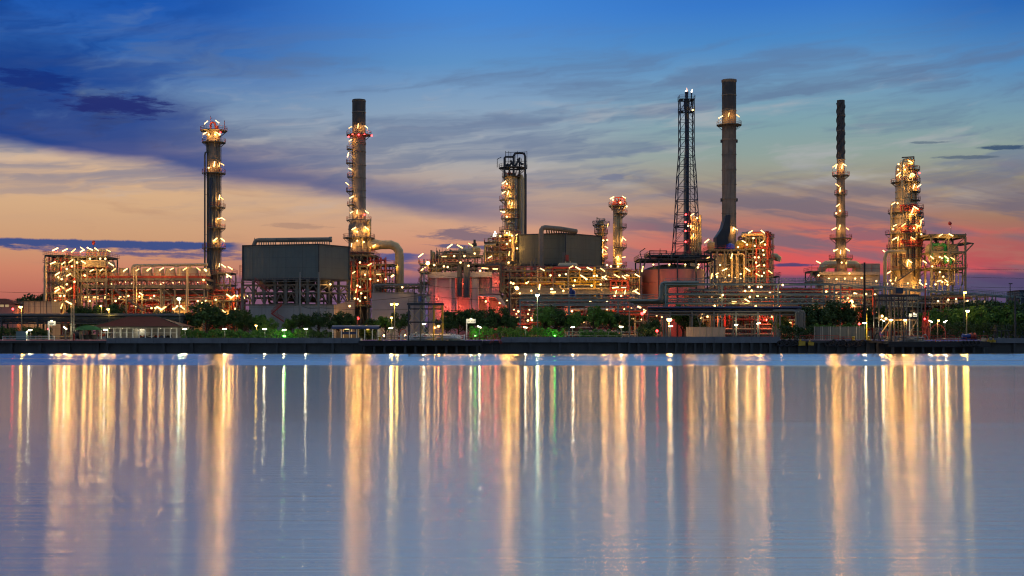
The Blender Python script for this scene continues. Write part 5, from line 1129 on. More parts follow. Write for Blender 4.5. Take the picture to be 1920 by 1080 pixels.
# ------------------------------------------------------------------ pipe racks
def rack(name, label, pts, levels, width, step, mats, npipes, z0=GZ, railz=None, truss=None, cols=True, r=(.14,.3), colw=.5):
    t = thing(name, label, 'pipe rack', pts[0][0], pts[0][1]); b = MB(); deck = MB(); rl = MB(); bb = [MB() for _ in mats]
    V2 = [Vector((p[0], p[1], 0)) for p in pts]
    for A, B in zip(V2, V2[1:]):
        d = (B-A); L = d.length; d = d.normalized(); nrm = Vector((-d.y, d.x, 0)); n = max(1, int(L/step))
        for i in range(n+1):
            p = A+d*(L*i/n)
            if cols:
                for s in (-.5, .5): b.bar((p+nrm*width*s)+Vector((0,0,z0)), (p+nrm*width*s)+Vector((0,0,levels[-1])), colw)
            for z in levels: b.bar(p-nrm*width*.5+Vector((0,0,z)), p+nrm*width*.5+Vector((0,0,z)), .35)
        for z in levels:
            for s in (-.5, .5): b.bar(A+nrm*width*s+Vector((0,0,z-.05)), B+nrm*width*s+Vector((0,0,z-.05)), .22, .28)
            for q in range(npipes):
                rr = random.uniform(*r); f = (q+.5)/npipes-.5; h = z+.2+rr+(.0 if random.random()<.7 else .5)
                bb[random.randrange(len(mats))].tube([A+nrm*width*f*.9+Vector((0,0,h)), B+nrm*width*f*.9+Vector((0,0,h))], rr, 7, True)
        if truss:
            za, zb = truss; m = max(2, int(L/(zb-za)))
            for s in (-.5, .5):
                for z in (za, zb): b.bar(A+nrm*width*s+Vector((0,0,z)), B+nrm*width*s+Vector((0,0,z)), .2)
                for i in range(m):
                    p, q = A+d*(L*i/m)+nrm*width*s, A+d*(L*(i+1)/m)+nrm*width*s
                    b.bar(p+Vector((0,0,za if i%2 else zb)), q+Vector((0,0,zb if i%2 else za)), .13)
        if railz:
            for s in (-.5, .5): rl.rail([A+nrm*width*s+Vector((0,0,railz)), B+nrm*width*s+Vector((0,0,railz))], 1.25, .09, False, 1.9)
    b.build('frame', mats[0] if mats[0] in (GREENP, DARK) else STEEL, t)
    if rl.v: rl.build('railing', GREENP if mats[0] is GREENP else STEEL, t)
    for q, m in zip(bb, mats):
        if q.v: q.build('pipework', m, t)
    return t
Y = 350
xa, xb = X(1246,Y), X(1560,Y); xe, ye = X(1925,478), 478
t = rack('pipe_rack', 'tall grey green pipe rack sweeping from the salmon tank to the far right', [(xa,Y),(xb,Y),(xe,ye)], [Z(569,Y),Z(552,Y),Z(533.5,Y)], 5, 14.5, (GREENP,STEEL,GREENP), 3, GZ, Z(531,Y), (Z(569,Y),Z(560,Y)), True, (.06,.12), .36)
b = MB()
for i in range(6):
    yy = Y-2.3+i*.8; x = xa-1.5+i*.5; zt, zb = Z(530+i*1.2,Y), Z(564+i*.8,Y)
    b.tube([(xa+9,yy,zt),(x+1.2,yy,zt),(x+.35,yy,zt-.35),(x,yy,zt-1.2),(x,yy,zb+1.2),(x-.35,yy,zb+.35),(x-1.2,yy,zb),(x-9,yy,zb)], .28, 8)
b.build('bend_pipe', GREENP, t)
lamps(t, Y-3.2, 1160, 420, E4, [(1278,475,'o'),(1016,490,'o'),(1085,490,'o'),(1110,490,'o'),(811,553,'o'),(900,605,'-'),(668,697,'-')])
lamps(t, Y-3.2, 1160, 420, E4, [(1000,595,'\\')], 1.2, 1)
rack('pipe_bridge', 'grey green pipe bridge with railings in front of the crowded low process unit', [(X(975,352),352),(X(1250,352),352)], [Z(572,352),Z(563,352)], 3.5, 13, (GREENP,GALV,GREENP), 4, GZ, Z(561,352), None, True, (.07,.14), .34)
Y = 336
t = rack('pipe_bridge', 'blue topped pipe bridge on close columns beside the beige screen wall', [(X(1214,Y),Y),(X(1500,Y),Y)], [Z(590,Y),Z(584,Y)], 4, 5.6, (BLUEP,STEEL), 4, GZ, None, None, True, (.2,.3), .42)
b = MB(); b.box(X(1213,Y),X(1497,Y),Y-2.3,Y+2.3,Z(583,Y)+.7,Z(580.5,Y)+.7); b.build('cover', BLUEROOF, t)
b = MB()
for i in range(5): x = X(1489+4.2*i,Y); b.tube([(x-6,Y-2.4+i*.3,Z(583,Y)),(x-1,Y-2.4+i*.3,Z(583,Y)),(x-.3,Y-2.4+i*.3,Z(584.5,Y)),(x,Y-2.4+i*.3,Z(588,Y)),(x,Y-2.4+i*.3,GZ)], .36, 9)
b.build('drop_pipe', STEEL, t)
for q in (1303, 1440):
    b = MB()
    for s in (0, 1): b.bar((X(q+(14 if s else 0),Y),Y-2.5,Z(588,Y)),(X(q+(0 if s else 14),Y),Y-2.5,GZ+.5),.2)
    b.build('brace', STEEL, t)
rack('pipe_bridge', 'low dark pipe bridge behind the white sign board at the far left', [(X(-260,332),332),(X(345,332),332)], [Z(606,332),Z(596,332)], 4, 9, (DARK,STEEL,DARK), 5, GZ, None, (Z(606,332),Z(597,332)), True, (.2,.35), .4)
# red-lit lattice unit behind the big rack
Y = 366
t = thing('process_unit', 'red lit rack of pipes and trusses beneath the tall grey green pipe rack', 'process unit', X(1430,Y), Y)
frame(t, X(1290,Y), X(1450,Y), Y-2, Y+7, [GZ]+[Z(p,Y) for p in (600,585,572,556,543)], 12, 1, .3, STEEL, True, [Z(585,Y),Z(556,Y)], RED)
frame(t, X(1450,Y), X(1650,Y), Y-2, Y+9, [GZ]+[Z(p,Y) for p in (600,580,562,545)], 14, 1, .28, STEEL, True, [Z(580,Y),Z(562,Y)], STEEL)
pipes(t, X(1290,Y), X(1650,Y), Y-3, Y+8, GZ, Z(538,Y), 230, (CREAM, STEEL, RED, GALV, RED), (.1,.34))
for q in (1310,1335,1372,1401,1425,1470,1520,1580): vessel(t, X(q,Y), Y+3, GZ, Z(585-random.random()*12,Y), .9+random.random()*.6, random.choice((VESS,CREAM,SALMON)))
lamps(t, Y-4, 1400, 420, E4, [(853,545,'o'),(816,605,'O'),(828,633,'\\'),(515,650,'o'),(521,700,'o'),(798,757,'O'),(85,560,'o'),(150,580,'o'),(70,640,'o'),(340,770,'o'),(430,780,'o'),(740,600,'o'),(790,580,'o'),(840,540,'o'),(700,540,'o'),(930,545,'o'),(1000,550,'o')])
for i in range(34): bulb(t, X(random.uniform(1292,1645),Y), Y+random.uniform(-2.5,5), Z(random.uniform(548,604),Y), .2)
for i in range(14): bulb(t, X(random.uniform(1300,1640),Y), Y-3.5, Z(random.uniform(545,600),Y), .31)
for q, py in ((1350,602),(1440,600),(1590,572),(1600,592),(1578,582)): 
    b = MB(); b.m = 1; r = .4; x, yy, z = X(q,Y-4), Y-4, Z(py,Y-4); b.lathe(x, yy, [(0,z-r),(r,z-r*.6),(r,z+r*.6),(0.01,z+r)], 8); b.m = 0; b.box(x-r,x+r,yy-r*1.6,yy-r*1.05,z-r,z+r); shine(b.build('red_floodlight', [DARK, REDF], t), x, yy-.3, z+r+.3, REDF, 200)
Y = 372
t = thing('process_unit', 'red lit tangle of pipes and tanks behind the trees below the pipe bridge', 'process unit', X(1060,Y), Y)
frame(t, X(950,Y), X(1245,Y), Y-5, Y-1, [GZ]+[Z(p,Y) for p in (606,592,580)], 18, 1, .26, STEEL, True, [Z(592,Y)], RED)
pipes(t, X(950,Y), X(1245,Y), Y-7, Y, GZ, Z(578,Y), 120, (RED, STEEL, CREAM, GALV), (.1,.34))
b = MB()
for q in (1057, 1095): b.bar((X(q,Y),Y-7.5,Z(587,Y)),(X(q+5,Y),Y-7.5,Z(577,Y)),.3); b.bar((X(q+5,Y),Y-7.5,Z(577,Y)),(X(q+9,Y),Y-7.5,Z(587,Y)),.3); b.bar((X(q,Y),Y-7.5,Z(576,Y)),(X(q+12,Y),Y-7.5,Z(576,Y)),.3)
b.build('trestle', SALMON, t)
for i in range(30): bulb(t, X(random.uniform(955,1240),Y), Y-8, Z(random.uniform(580,606),Y), .2)
for i in range(9): bulb(t, X(random.uniform(960,1240),Y), Y-8, Z(random.uniform(578,602),Y), .31)
for q in (975,1060,1150): 
    b = MB(); b.m = 1; r = .35; x, yy, z = X(q,Y-8), Y-8, Z(598,Y-8); b.lathe(x, yy, [(0,z-r),(r,z-r*.6),(r,z+r*.6),(0.01,z+r)], 8); b.m = 0; b.box(x-r,x+r,yy-r*1.6,yy-r*1.05,z-r,z+r); shine(b.build('red_floodlight', [DARK, REDF], t), x, yy-.3, z+r+.3, REDF, 200)
# receding right-hand unit under the rack
Y = 395
t = thing('process_unit', 'dim low rows of pipes and small lit windows behind the right hand trees', 'process unit', X(1780,Y), Y)
frame(t, X(1655,Y), X(1860,Y), Y-3, Y+6, [GZ]+[Z(p,Y) for p in (590,572,556)], 14, 1, .3, STEEL, True, [Z(572,Y)], STEEL)
pipes(t, X(1655,Y), X(1860,Y), Y-4, Y+6, GZ, Z(552,Y), 70, (STEEL, GALV, DARK, RED), (.12,.36))
b = MB()
for i in range(6): q = 1748+17*i; b.box(X(q,Y),X(q+5,Y),Y-4.2,Y-4.1,Z(568,Y),Z(564,Y))
b.build('window', WINL, t)
lamps(t, Y-5, 1600, 420, E4, [(890,600,'o'),(977,603,'o'),(740,590,'o'),(800,585,'o'),(660,600,'o')])

# ------------------------------------------------------------------ trees and hedges
def leaf_mesh(name, mat, fn, n, size, seed):
    rn = random.Random(seed); vs = []; fs = []
    for i in range(n):
        p = fn(rn)
        if p is None: continue
        a = Vector((rn.gauss(0,1), rn.gauss(0,1), rn.gauss(0,1)*.7)).normalized(); bb = a.orthogonal().normalized()
        bb = (bb*cos(rn.random()*6)+a.cross(bb)*sin(rn.random()*6)); s = size*rn.uniform(.6,1.4); c = a.cross(bb)
        k0 = len(vs); vs += [p-bb*s, p+c*s*.5, p+bb*s, p-c*s*.5]; fs.append((k0,k0+1,k0+2,k0+3))
    me = bpy.data.meshes.new(name); me.from_pydata([tuple(v) for v in vs], [], fs); me.materials.append(mat); return me
def tree_proto(seed, h, w, mat, n=2600, palm=False):
    rn = random.Random(seed); b = MB(); cl = []
    b.tube([(0,0,0),(rn.uniform(-.1,.1)*h*.3,0,h*.2),(rn.uniform(-.1,.1)*h*.4,rn.uniform(-.1,.1)*h*.3,h*.5),(0,0,h*.75)], .3, 7, True, [h*.035,h*.028,h*.02,h*.008])
    for i in range(14):
        a = rn.random()*2*pi; z0 = h*rn.uniform(.18,.5); rr = w*.5*rn.uniform(.35,.85); z1 = min(h*.93, z0+h*rn.uniform(.15,.45))
        e = Vector((rr*cos(a), rr*sin(a), z1)); b.tube([(0,0,z0), e*.5+Vector((0,0,z0*.4)), e], .1, 5, False, [h*.014,h*.009,h*.003])
        cl.append((e, h*rn.uniform(.10,.19)))
    for i in range(6): cl.append((Vector((rn.uniform(-.2,.2)*w, rn.uniform(-.2,.2)*w, h*rn.uniform(.6,.9))), h*rn.uniform(.12,.18)))
    tr = b.build('trunk', BARK); trm = tr.data; bpy.data.objects.remove(tr)
    def fn(r):
        c, s = r.choice(cl); d = Vector((r.gauss(0,1), r.gauss(0,1), r.gauss(0,.8))).normalized()*s*(r.random()**.45)
        return c+d
    return trm, leaf_mesh('crown', mat, fn, n, h*.034, seed)
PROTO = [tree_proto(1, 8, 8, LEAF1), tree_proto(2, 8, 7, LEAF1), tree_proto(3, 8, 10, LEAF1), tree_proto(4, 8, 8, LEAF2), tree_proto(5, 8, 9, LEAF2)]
def tree(px, py_top, Y, kind, label, w=1.0, cat='tree', group=None, name='tree'):
    x = X(px, Y); h = Z(py_top, Y)-GZ; t = thing(name, label, cat, x, Y, GZ, group)
    t.rotation_euler.z = (px*1.7) % 6.28
    for nm, me in zip(('trunk', 'crown'), PROTO[kind]):
        o = bpy.data.objects.new(nm, me); COL.objects.link(o); o.parent = t
    t.scale = (h/8*w, h/8*w, h/8); return t
G_ = 'trees along the river bank'
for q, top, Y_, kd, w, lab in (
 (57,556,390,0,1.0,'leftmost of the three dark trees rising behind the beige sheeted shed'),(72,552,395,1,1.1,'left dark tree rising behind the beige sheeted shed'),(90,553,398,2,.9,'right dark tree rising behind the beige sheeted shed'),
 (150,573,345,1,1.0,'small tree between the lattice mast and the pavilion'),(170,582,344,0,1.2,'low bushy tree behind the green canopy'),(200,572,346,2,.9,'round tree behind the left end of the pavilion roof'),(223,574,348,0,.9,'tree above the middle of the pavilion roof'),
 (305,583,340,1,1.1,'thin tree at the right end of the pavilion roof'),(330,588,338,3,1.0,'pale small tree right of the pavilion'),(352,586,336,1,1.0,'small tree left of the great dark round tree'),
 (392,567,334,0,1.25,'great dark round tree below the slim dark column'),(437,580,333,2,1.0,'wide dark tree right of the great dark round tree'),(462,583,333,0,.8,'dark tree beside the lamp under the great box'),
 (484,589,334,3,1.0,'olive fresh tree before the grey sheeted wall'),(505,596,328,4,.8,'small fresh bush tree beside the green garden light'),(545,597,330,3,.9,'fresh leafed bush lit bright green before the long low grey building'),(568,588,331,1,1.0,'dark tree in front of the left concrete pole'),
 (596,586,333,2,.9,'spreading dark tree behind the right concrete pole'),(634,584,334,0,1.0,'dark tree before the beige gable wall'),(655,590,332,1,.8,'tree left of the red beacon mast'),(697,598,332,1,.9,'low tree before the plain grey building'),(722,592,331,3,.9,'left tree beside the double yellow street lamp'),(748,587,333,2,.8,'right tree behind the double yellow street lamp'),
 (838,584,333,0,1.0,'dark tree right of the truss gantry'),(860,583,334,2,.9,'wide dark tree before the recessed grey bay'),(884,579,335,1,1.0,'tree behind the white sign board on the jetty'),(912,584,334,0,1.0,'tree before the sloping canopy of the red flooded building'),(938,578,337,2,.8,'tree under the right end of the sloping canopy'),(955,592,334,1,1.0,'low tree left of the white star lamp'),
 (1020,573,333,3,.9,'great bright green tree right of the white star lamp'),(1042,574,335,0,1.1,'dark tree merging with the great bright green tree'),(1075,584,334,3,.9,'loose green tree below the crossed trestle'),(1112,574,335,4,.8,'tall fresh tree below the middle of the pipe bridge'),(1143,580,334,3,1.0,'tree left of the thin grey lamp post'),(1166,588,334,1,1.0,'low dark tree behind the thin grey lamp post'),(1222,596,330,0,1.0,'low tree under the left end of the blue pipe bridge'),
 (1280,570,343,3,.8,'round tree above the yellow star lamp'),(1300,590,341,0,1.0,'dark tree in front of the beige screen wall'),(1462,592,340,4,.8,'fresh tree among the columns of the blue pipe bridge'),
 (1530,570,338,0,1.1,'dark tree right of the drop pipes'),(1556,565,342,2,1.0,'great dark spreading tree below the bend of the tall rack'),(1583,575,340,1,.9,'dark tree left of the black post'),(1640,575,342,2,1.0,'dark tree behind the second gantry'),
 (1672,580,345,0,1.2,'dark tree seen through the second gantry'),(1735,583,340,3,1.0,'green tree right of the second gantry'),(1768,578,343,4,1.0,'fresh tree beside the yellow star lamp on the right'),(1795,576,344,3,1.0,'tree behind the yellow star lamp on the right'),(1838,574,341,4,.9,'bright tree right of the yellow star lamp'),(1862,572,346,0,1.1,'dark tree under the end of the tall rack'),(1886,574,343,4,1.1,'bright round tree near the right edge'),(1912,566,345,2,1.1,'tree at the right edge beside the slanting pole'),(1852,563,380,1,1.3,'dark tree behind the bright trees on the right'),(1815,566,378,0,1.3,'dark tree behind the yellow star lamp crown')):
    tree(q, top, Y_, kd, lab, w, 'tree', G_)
def hedge(px0, px1, py_top, Y, mat, label, depth=2.5, n=None):
    x0, x1, zt = X(px0,Y), X(px1,Y), Z(py_top,Y); L = x1-x0
    def fn(r):
        f = r.random(); top = zt-.5+.55*sin(f*L*1.3)*sin(f*L*.41+2)+.25*sin(f*L*3.7); z = GZ+(top-GZ)*(r.random()**.6)
        return Vector((f*L-L/2, r.uniform(-depth/2, depth/2), z-GZ))
    me = leaf_mesh('hedge', mat, fn, n or int(L*260), .20, int(px0)); t = thing('hedge', label, 'hedge', (x0+x1)/2, Y)
    o = bpy.data.objects.new('foliage', me); COL.objects.link(o); o.parent = t
    b = MB(); x = x0+.4
    while x < x1: b.tube([(x,Y,GZ),(x+.1,Y+.1,zt-1)],.05,5,False); x += 1.1
    b.build('stem', BARK, t)
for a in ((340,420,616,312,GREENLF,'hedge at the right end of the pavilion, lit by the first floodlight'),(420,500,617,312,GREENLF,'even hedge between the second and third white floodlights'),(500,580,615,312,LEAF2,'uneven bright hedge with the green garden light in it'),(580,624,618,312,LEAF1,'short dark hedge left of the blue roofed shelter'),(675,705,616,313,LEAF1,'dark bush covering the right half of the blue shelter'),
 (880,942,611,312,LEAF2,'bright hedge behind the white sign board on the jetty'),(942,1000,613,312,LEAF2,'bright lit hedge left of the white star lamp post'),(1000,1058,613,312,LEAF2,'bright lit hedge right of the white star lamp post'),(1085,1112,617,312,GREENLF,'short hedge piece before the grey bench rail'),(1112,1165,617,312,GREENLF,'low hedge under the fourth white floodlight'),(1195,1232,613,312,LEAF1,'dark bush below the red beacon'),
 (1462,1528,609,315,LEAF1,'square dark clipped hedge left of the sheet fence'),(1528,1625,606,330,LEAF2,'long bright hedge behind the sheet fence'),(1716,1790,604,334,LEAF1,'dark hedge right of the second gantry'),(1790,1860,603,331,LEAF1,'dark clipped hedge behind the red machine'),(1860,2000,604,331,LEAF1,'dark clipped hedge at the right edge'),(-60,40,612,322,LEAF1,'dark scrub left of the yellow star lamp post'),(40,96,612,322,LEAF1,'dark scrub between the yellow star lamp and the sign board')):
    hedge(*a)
# ------------------------------------------------------------------ buildings at the left edge
Y = 362
t = thing('shed', 'long beige sheeted shed under the trees at the far left', 'shed', X(64,Y), Y+3)
b = MB(); b.box(X(32,Y),X(97,Y),Y,Y+7,GZ,Z(565,Y)); b.build('wall', BEIGE, t); b = MB(); b.box(X(31,Y),X(98,Y),Y-.4,Y+7.4,Z(565,Y),Z(564,Y)); b.build('roof', STEEL, t)
b = MB()
for q in range(32,98,11): b = MB(); b.box(X(q,Y),X(q+.8,Y),Y-.1,Y-.003,GZ,Z(565.1,Y)); b.build('post', DARK, t)
for q in (36,60,84): bulb(t, X(q,Y-4), Y-4, Z(592,Y-4), .3, ORANGE)
Y = 358
t = thing('house', 'low house with a pitched roof and a band of lit windows at the left edge', 'house', X(8,Y), Y+3)
b = MB(); b.box(X(-60,Y),X(32,Y),Y,Y+8,GZ,Z(572,Y)); b.build('wall', SALMON, t)
b = MB(); x0,x1,y0,y1,z,zr = X(-64,Y),X(34,Y),Y-1,Y+9,Z(570,Y),Z(559,Y); b.add([(x0,y0,z),(x1,y0,z),(x1,y1,z),(x0,y1,z),(x0+3,(y0+y1)/2,zr),(x1-5,(y0+y1)/2,zr)],[(0,1,5,4),(2,3,4,5),(1,2,5),(3,0,4),(3,2,1,0)]); b.build('roof', ROOF, t)
for i in range(7):
    b = MB(); q = -46+9.3*i; b.box(X(q,Y),X(q+6.8,Y),Y-.06,Y-.003,Z(569.6,Y)-.9,Z(565,Y)-.9); b.build('window', WINL, t)
# ------------------------------------------------------------------ pavilion and its motorbikes
Y = 309
t = thing('pavilion', 'open pavilion with a red brown hip roof and white posts', 'pavilion', X(257,Y), Y+6)
b = MB(); x0,x1,y0,y1,z,zr = X(178,Y),X(342,Y),Y-1,Y+12,Z(612,Y),Z(592.5,Y)
b.add([(x0,y0,z),(x1,y0,z),(x1,y1,z),(x0,y1,z),(X(228,Y),Y+5.5,zr),(X(282,Y),Y+5.5,zr)],[(0,1,5,4),(2,3,4,5),(1,2,5),(3,0,4),(3,2,1,0)]); b.build('roof', ROOF, t)
b = MB(); b.bar((X(228,Y),Y+5.5,zr),(X(282,Y),Y+5.5,zr),.3); b.bar((X(282,Y),Y+5.5,zr),(x1,y0,z),.22); b.bar((X(228,Y),Y+5.5,zr),(x0,y0,z),.22); b.box(x0,x1,y0-.1,y0,z-.3,z+.02); b.build('ridge', BARK, t)
b = MB()
for i in range(13):
    for yy in (Y, Y+11): q = 190+11.8*i; b = MB(); b.box(X(q,Y)-.1,X(q,Y)+.1,yy-.1,yy+.1,GZ,z-.02); b.build('post', WHITE, t)
b = MB(); b.box(X(190,Y),X(332,Y),Y-.05,Y+.05,Z(624,Y)-.06,Z(624,Y)+.06); b.box(X(190,Y),X(332,Y),Y-.05,Y+.05,z-.5,z-.3); b.build('cross_rail', WHITE, t)
b = MB(); b.box(X(190,Y),X(332,Y),Y+11.2,Y+11.4,GZ,z-.1); b.box(X(240,Y),X(262,Y),Y+5,Y+9,GZ,z-.6); b.build('back_wall', RENDERW, t)
b = MB(); b.box(X(186,Y),X(336,Y),Y-.6,Y+12,GZ+.004,GZ+.15); b.build('floor', CONC, t)
for q in (205, 230, 265, 300, 322): lamp(t, X(q,Y+5), Y+5, z-.45, '-', .18, 0, FLOODW)
def bike(px, Y, col, label, rz):
    t = thing('motorbike', label, 'motorbike', X(px,Y), Y, GZ+.15, 'motorbikes parked in the pavilion'); base = t.location.copy(); t.location = (0,0,0)
    for xx in (-.62,.62):
        b = MB(); n=14; vs=[]
        for i in range(n):
            a = 2*pi*i/n
            for j in range(6): c = 2*pi*j/6; r = .28+.06*cos(c); vs.append((xx+r*cos(a), .06*sin(c), .31+r*sin(a)))
        b.add(vs,[(i*6+j,i*6+(j+1)%6,((i+1)%n)*6+(j+1)%6,((i+1)%n)*6+j) for i in range(n) for j in range(6)],True)
        for i in range(6): a = pi*i/3; b.bar((xx,0,.31),(xx+.25*cos(a),0,.31+.25*sin(a)),.025)
        b.build('wheel', BLACK, t)
    b = MB(); b.tube([(.6,0,.35),(.48,0,.75),(.42,0,1.0)],.04,6); b.tube([(-.6,0,.31),(-.1,0,.4),(.3,0,.5),(.46,0,.8)],.09,6); b.box(-.15,.2,-.13,.13,.25,.52); b.tube([(-.75,.14,.33),(-.1,.14,.28)],.05,6); b.build('frame', DARK, t)
    b = MB(); b.tube([(-.8,0,.68),(-.5,0,.7),(-.1,0,.62),(.25,0,.55),(.45,0,.72)],.12,8,True,[.05,.12,.12,.1,.08]); b.tube([(.42,-.02,.6),(.5,0,.85),(.46,0,1.0)],.12,8); b.build('body', col, t)
    b = MB(); b.tube([(-.7,0,.82),(-.4,0,.83),(.02,0,.76)],.1,8,True,[.07,.11,.06]); b.build('seat', BLACK, t)
    b = MB(); b.tube([(.34,-.33,1.04),(.42,-.15,1.02),(.42,.15,1.02),(.34,.33,1.04)],.025,6); b.build('handlebar', GALV, t)
    b = MB(); b.tube([(.5,0,.95),(.58,0,.95)],.08,10); b.build('headlight', WHITE, t)
    t.location = base; t.rotation_euler.z = rz
for q, c, lab, rz in ((266,RED,'red motorbike at the left end of the row in the pavilion',.5),(276,BLACK,'black motorbike second in the pavilion row',.7),(285,WHITE,'white motorbike in the middle of the pavilion row',.4),(295,RED,'red motorbike right of the white one in the pavilion',.6),(306,BLUEP,'dark blue motorbike near the right pavilion posts',.5),(318,BLACK,'black motorbike at the right end of the pavilion row',.8)):
    bike(q, 312, c, lab, rz)
t = thing('canopy', 'green barrel shaped canopy left of the pavilion', 'canopy', X(166,308), 308); Y = 308
b = MB(); vs = []
for i in range(11):
    a = pi*i/10
    for yy in (Y-1, Y+6): vs.append((X(166.5,Y)-3.0*cos(a), yy, Z(619,Y)+1.15*sin(a)))
b.add(vs,[(2*i,2*i+2,2*i+3,2*i+1) for i in range(10)],True)
n = len(vs)//2; b.add([vs[2*i] for i in range(n)],[tuple(range(n))]); b.build('cover', GREENCV, t)
b = MB()
for q in (143.7,158,175,189.3):
    for yy in (Y-.9,Y+5.9): b = MB(); b.bar((X(q,Y),yy,GZ),(X(q,Y),yy,Z(619,Y)+(.1 if q in (143.7,189.3) else .8)),.12); b.build('post', STEEL, t)
for q, r_, lab in ((163,.75,'left round dark tub under the green canopy'),(177,.7,'right round dark tub under the green canopy')):
    b = MB(); x = X(q,307); b.lathe(x,306.5,[(r_*.75,GZ+.03),(r_*.9,GZ+.7),(r_,GZ+1.15),(r_*1.06,GZ+1.2),(r_*.9,GZ+1.15),(r_*.7,GZ+.2)],14); tag(b.build('tub', BLACK), lab, 'tub')
def reel(px, label):
    Y = 304; t = thing('hose_reel', label, 'hose reel', X(px,Y), Y); x = X(px,Y); z = GZ+1.1
    b = MB()
    for s in (-.7,.7): b.tube([(x+s-.04,Y,z),(x+s+.04,Y,z)],1.0,18)
    b.build('flange', BARK, t); b = MB(); b.tube([(x-.66,Y,z),(x+.66,Y,z)],.7,14); b.build('hose', BLACK, t)
    b = MB()
    for s in (-.85,.85): b.bar((x+s,Y-.6,GZ),(x+s,Y,z),.12); b.bar((x+s,Y+.6,GZ),(x+s,Y,z),.12)
    b.build('stand', STEEL, t)
reel(145, 'round wooden flanged hose reel left of the green canopy')
# ------------------------------------------------------------------ blue shelter, walkway rails, sign boards
Y = 310
t = thing('shelter', 'low shelter with a curved blue roof behind the river wall', 'shelter', X(665,Y), Y+2)
b = MB(); vs = []
for i in range(9):
    a = pi*i/8
    for xx in (X(622,Y), X(711,Y)): vs.append((xx, Y+2-2.4*cos(a), Z(615.5,Y)+.75*sin(a)))
b.add(vs,[(2*i,2*i+2,2*i+3,2*i+1) for i in range(8)],True); b.build('roof', BLUEROOF, t)
b = MB(); b.box(X(622,Y),X(711,Y),Y-.4,Y-.25,Z(617,Y),Z(614.5,Y)); b.box(X(640,Y),X(668,Y),Y,Y+.2,Z(627,Y),Z(622,Y)); b.build('fascia', BLUEROOF, t)
b = MB()
for q in (624,640,655,669,684,698,709):
    for yy in (Y,Y+4): b = MB(); b.bar((X(q,Y),yy,GZ),(X(q,Y),yy,Z(615.5,Y)),.16); b.build('post', WHITE, t)
b = MB(); b.box(X(626,Y),X(708,Y),Y+4.1,Y+4.3,GZ,GZ+2); b.build('back_wall', STEEL, t)
for q in (650, 690): lamp(t, X(q,Y+2), Y+2, Z(617,Y), '-', .6, 0, WARM)
def signboard(px0, px1, py0, py1, pbx, Y, label, lines, light=True):
    t = thing('sign_board', label, 'sign', X((px0+px1)/2,Y), Y)
    b = MB(); b.box(X(px0,Y),X(px1,Y),Y,Y+.12,Z(py1,Y),Z(py0,Y)); b.build('panel', WHITE, t)
    b = MB()
    for q in pbx: b = MB(); b.box(X(q,Y)-.12,X(q,Y)+.12,Y+.13,Y+.37,GZ,Z(py0,Y)); b.build('post', WHITE, t)
    b = MB(); w = px1-px0
    for i, (fa, fb, f) in enumerate(lines): b.box(X(px0+w*fa,Y),X(px0+w*fb,Y),Y-.015,Y-.002,Z(py0+(py1-py0)*f,Y)-.06,Z(py0+(py1-py0)*f,Y)+.06)
    b.build('marking', DARK, t)
    lamp(t, X((px0+px1)/2,Y-1), Y-1, Z(py0,Y)+.05, '-', .25, 0, FLOODW)
    b = MB(); b.bar((X((px0+px1)/2,Y),Y+.05,Z(py0,Y)),(X((px0+px1)/2,Y),Y-1,Z(py0,Y)+.2),.08); b.build('lamp_arm', STEEL, t)
signboard(89.5, 104, 602, 610, (91,), 303, 'small white sign board on one post at the far left wall', [(.2,.8,.55),(.3,.7,.75)])
signboard(874, 892, 598, 606, (875,), 301, 'white sign board lit from above on the pipe jetty', [(.52,.6,.55),(.65,.72,.5),(.78,.9,.55),(.2,.42,.5)])
signboard(1705, 1722, 588, 594, (1706,1721), 305, 'bluish white lit sign board on the second gantry side', [(.2,.8,.6)])
# ------------------------------------------------------------------ white floodlights, street lamps, poles
def flood(px, py, Y, label, s='-', L=.62):
    t = thing('floodlight', label, 'floodlight', X(px,Y), Y, GZ); x, z = X(px,Y), Z(py,Y)
    lamp(t, x, Y-.2, z, s, L, 0, FLOODW, 'lamp_head'); b = MB(); b.tube([(x,Y+.05,GZ),(x,Y+.05,z)], .06, 6); b.box(x-.16,x+.16,Y-.1,Y+.2,GZ,GZ+.25); b.build('post', DARK, t)
for q, py, lab, s in ((57,619,'white floodlight between the yellow star lamp and the sign board','-'),(123,615,'tilted white floodlight beside the lattice mast','\\'),(198,618.5,'white floodlight at the left posts of the pavilion','-'),(347,617,'white floodlight at the right end of the pavilion','-'),(421.5,617,'white floodlight above the even hedge','-'),(496.5,617,'white floodlight left of the bright green garden light','-'),(533,619,'small floodlight beside the bright green garden light','.'),(574,616.5,'white floodlight right of the bright green garden light','-'),(733,615,'white floodlight below the double yellow street lamp','-'),(795,607.5,'white floodlight hanging inside the truss gantry','-'),(899,613,'tilted white floodlight right of the white sign board','\\'),(985,614,'white floodlight left of the white star lamp post','-'),(1074,613.5,'white floodlight below the crossed trestle','-'),(1164.5,612.5,'white floodlight left of the thin grey lamp post','-'),(1257.5,611.5,'white floodlight right below the great orange star lamp','-'),(1380,609,'white floodlight behind the blue bridge columns','-'),(1422,606.5,'small floodlight in the blue bridge columns','.'),(1621,606,'broad white floodlight left of the second gantry','-'),(1654.5,600.5,'tilted white floodlight inside the second gantry','\\'),(1744.5,602.5,'left arm of the pair of tilted white floodlights','\\'),(1772,602.8,'right arm of the pair of tilted white floodlights','/')):
    flood(q, py, 304.5 if q < 1360 or q > 1500 else 333, lab, s)
tg = thing('garden_light', 'small green garden spotlight shining up into the bright hedge', 'garden light', X(533,309), 309)
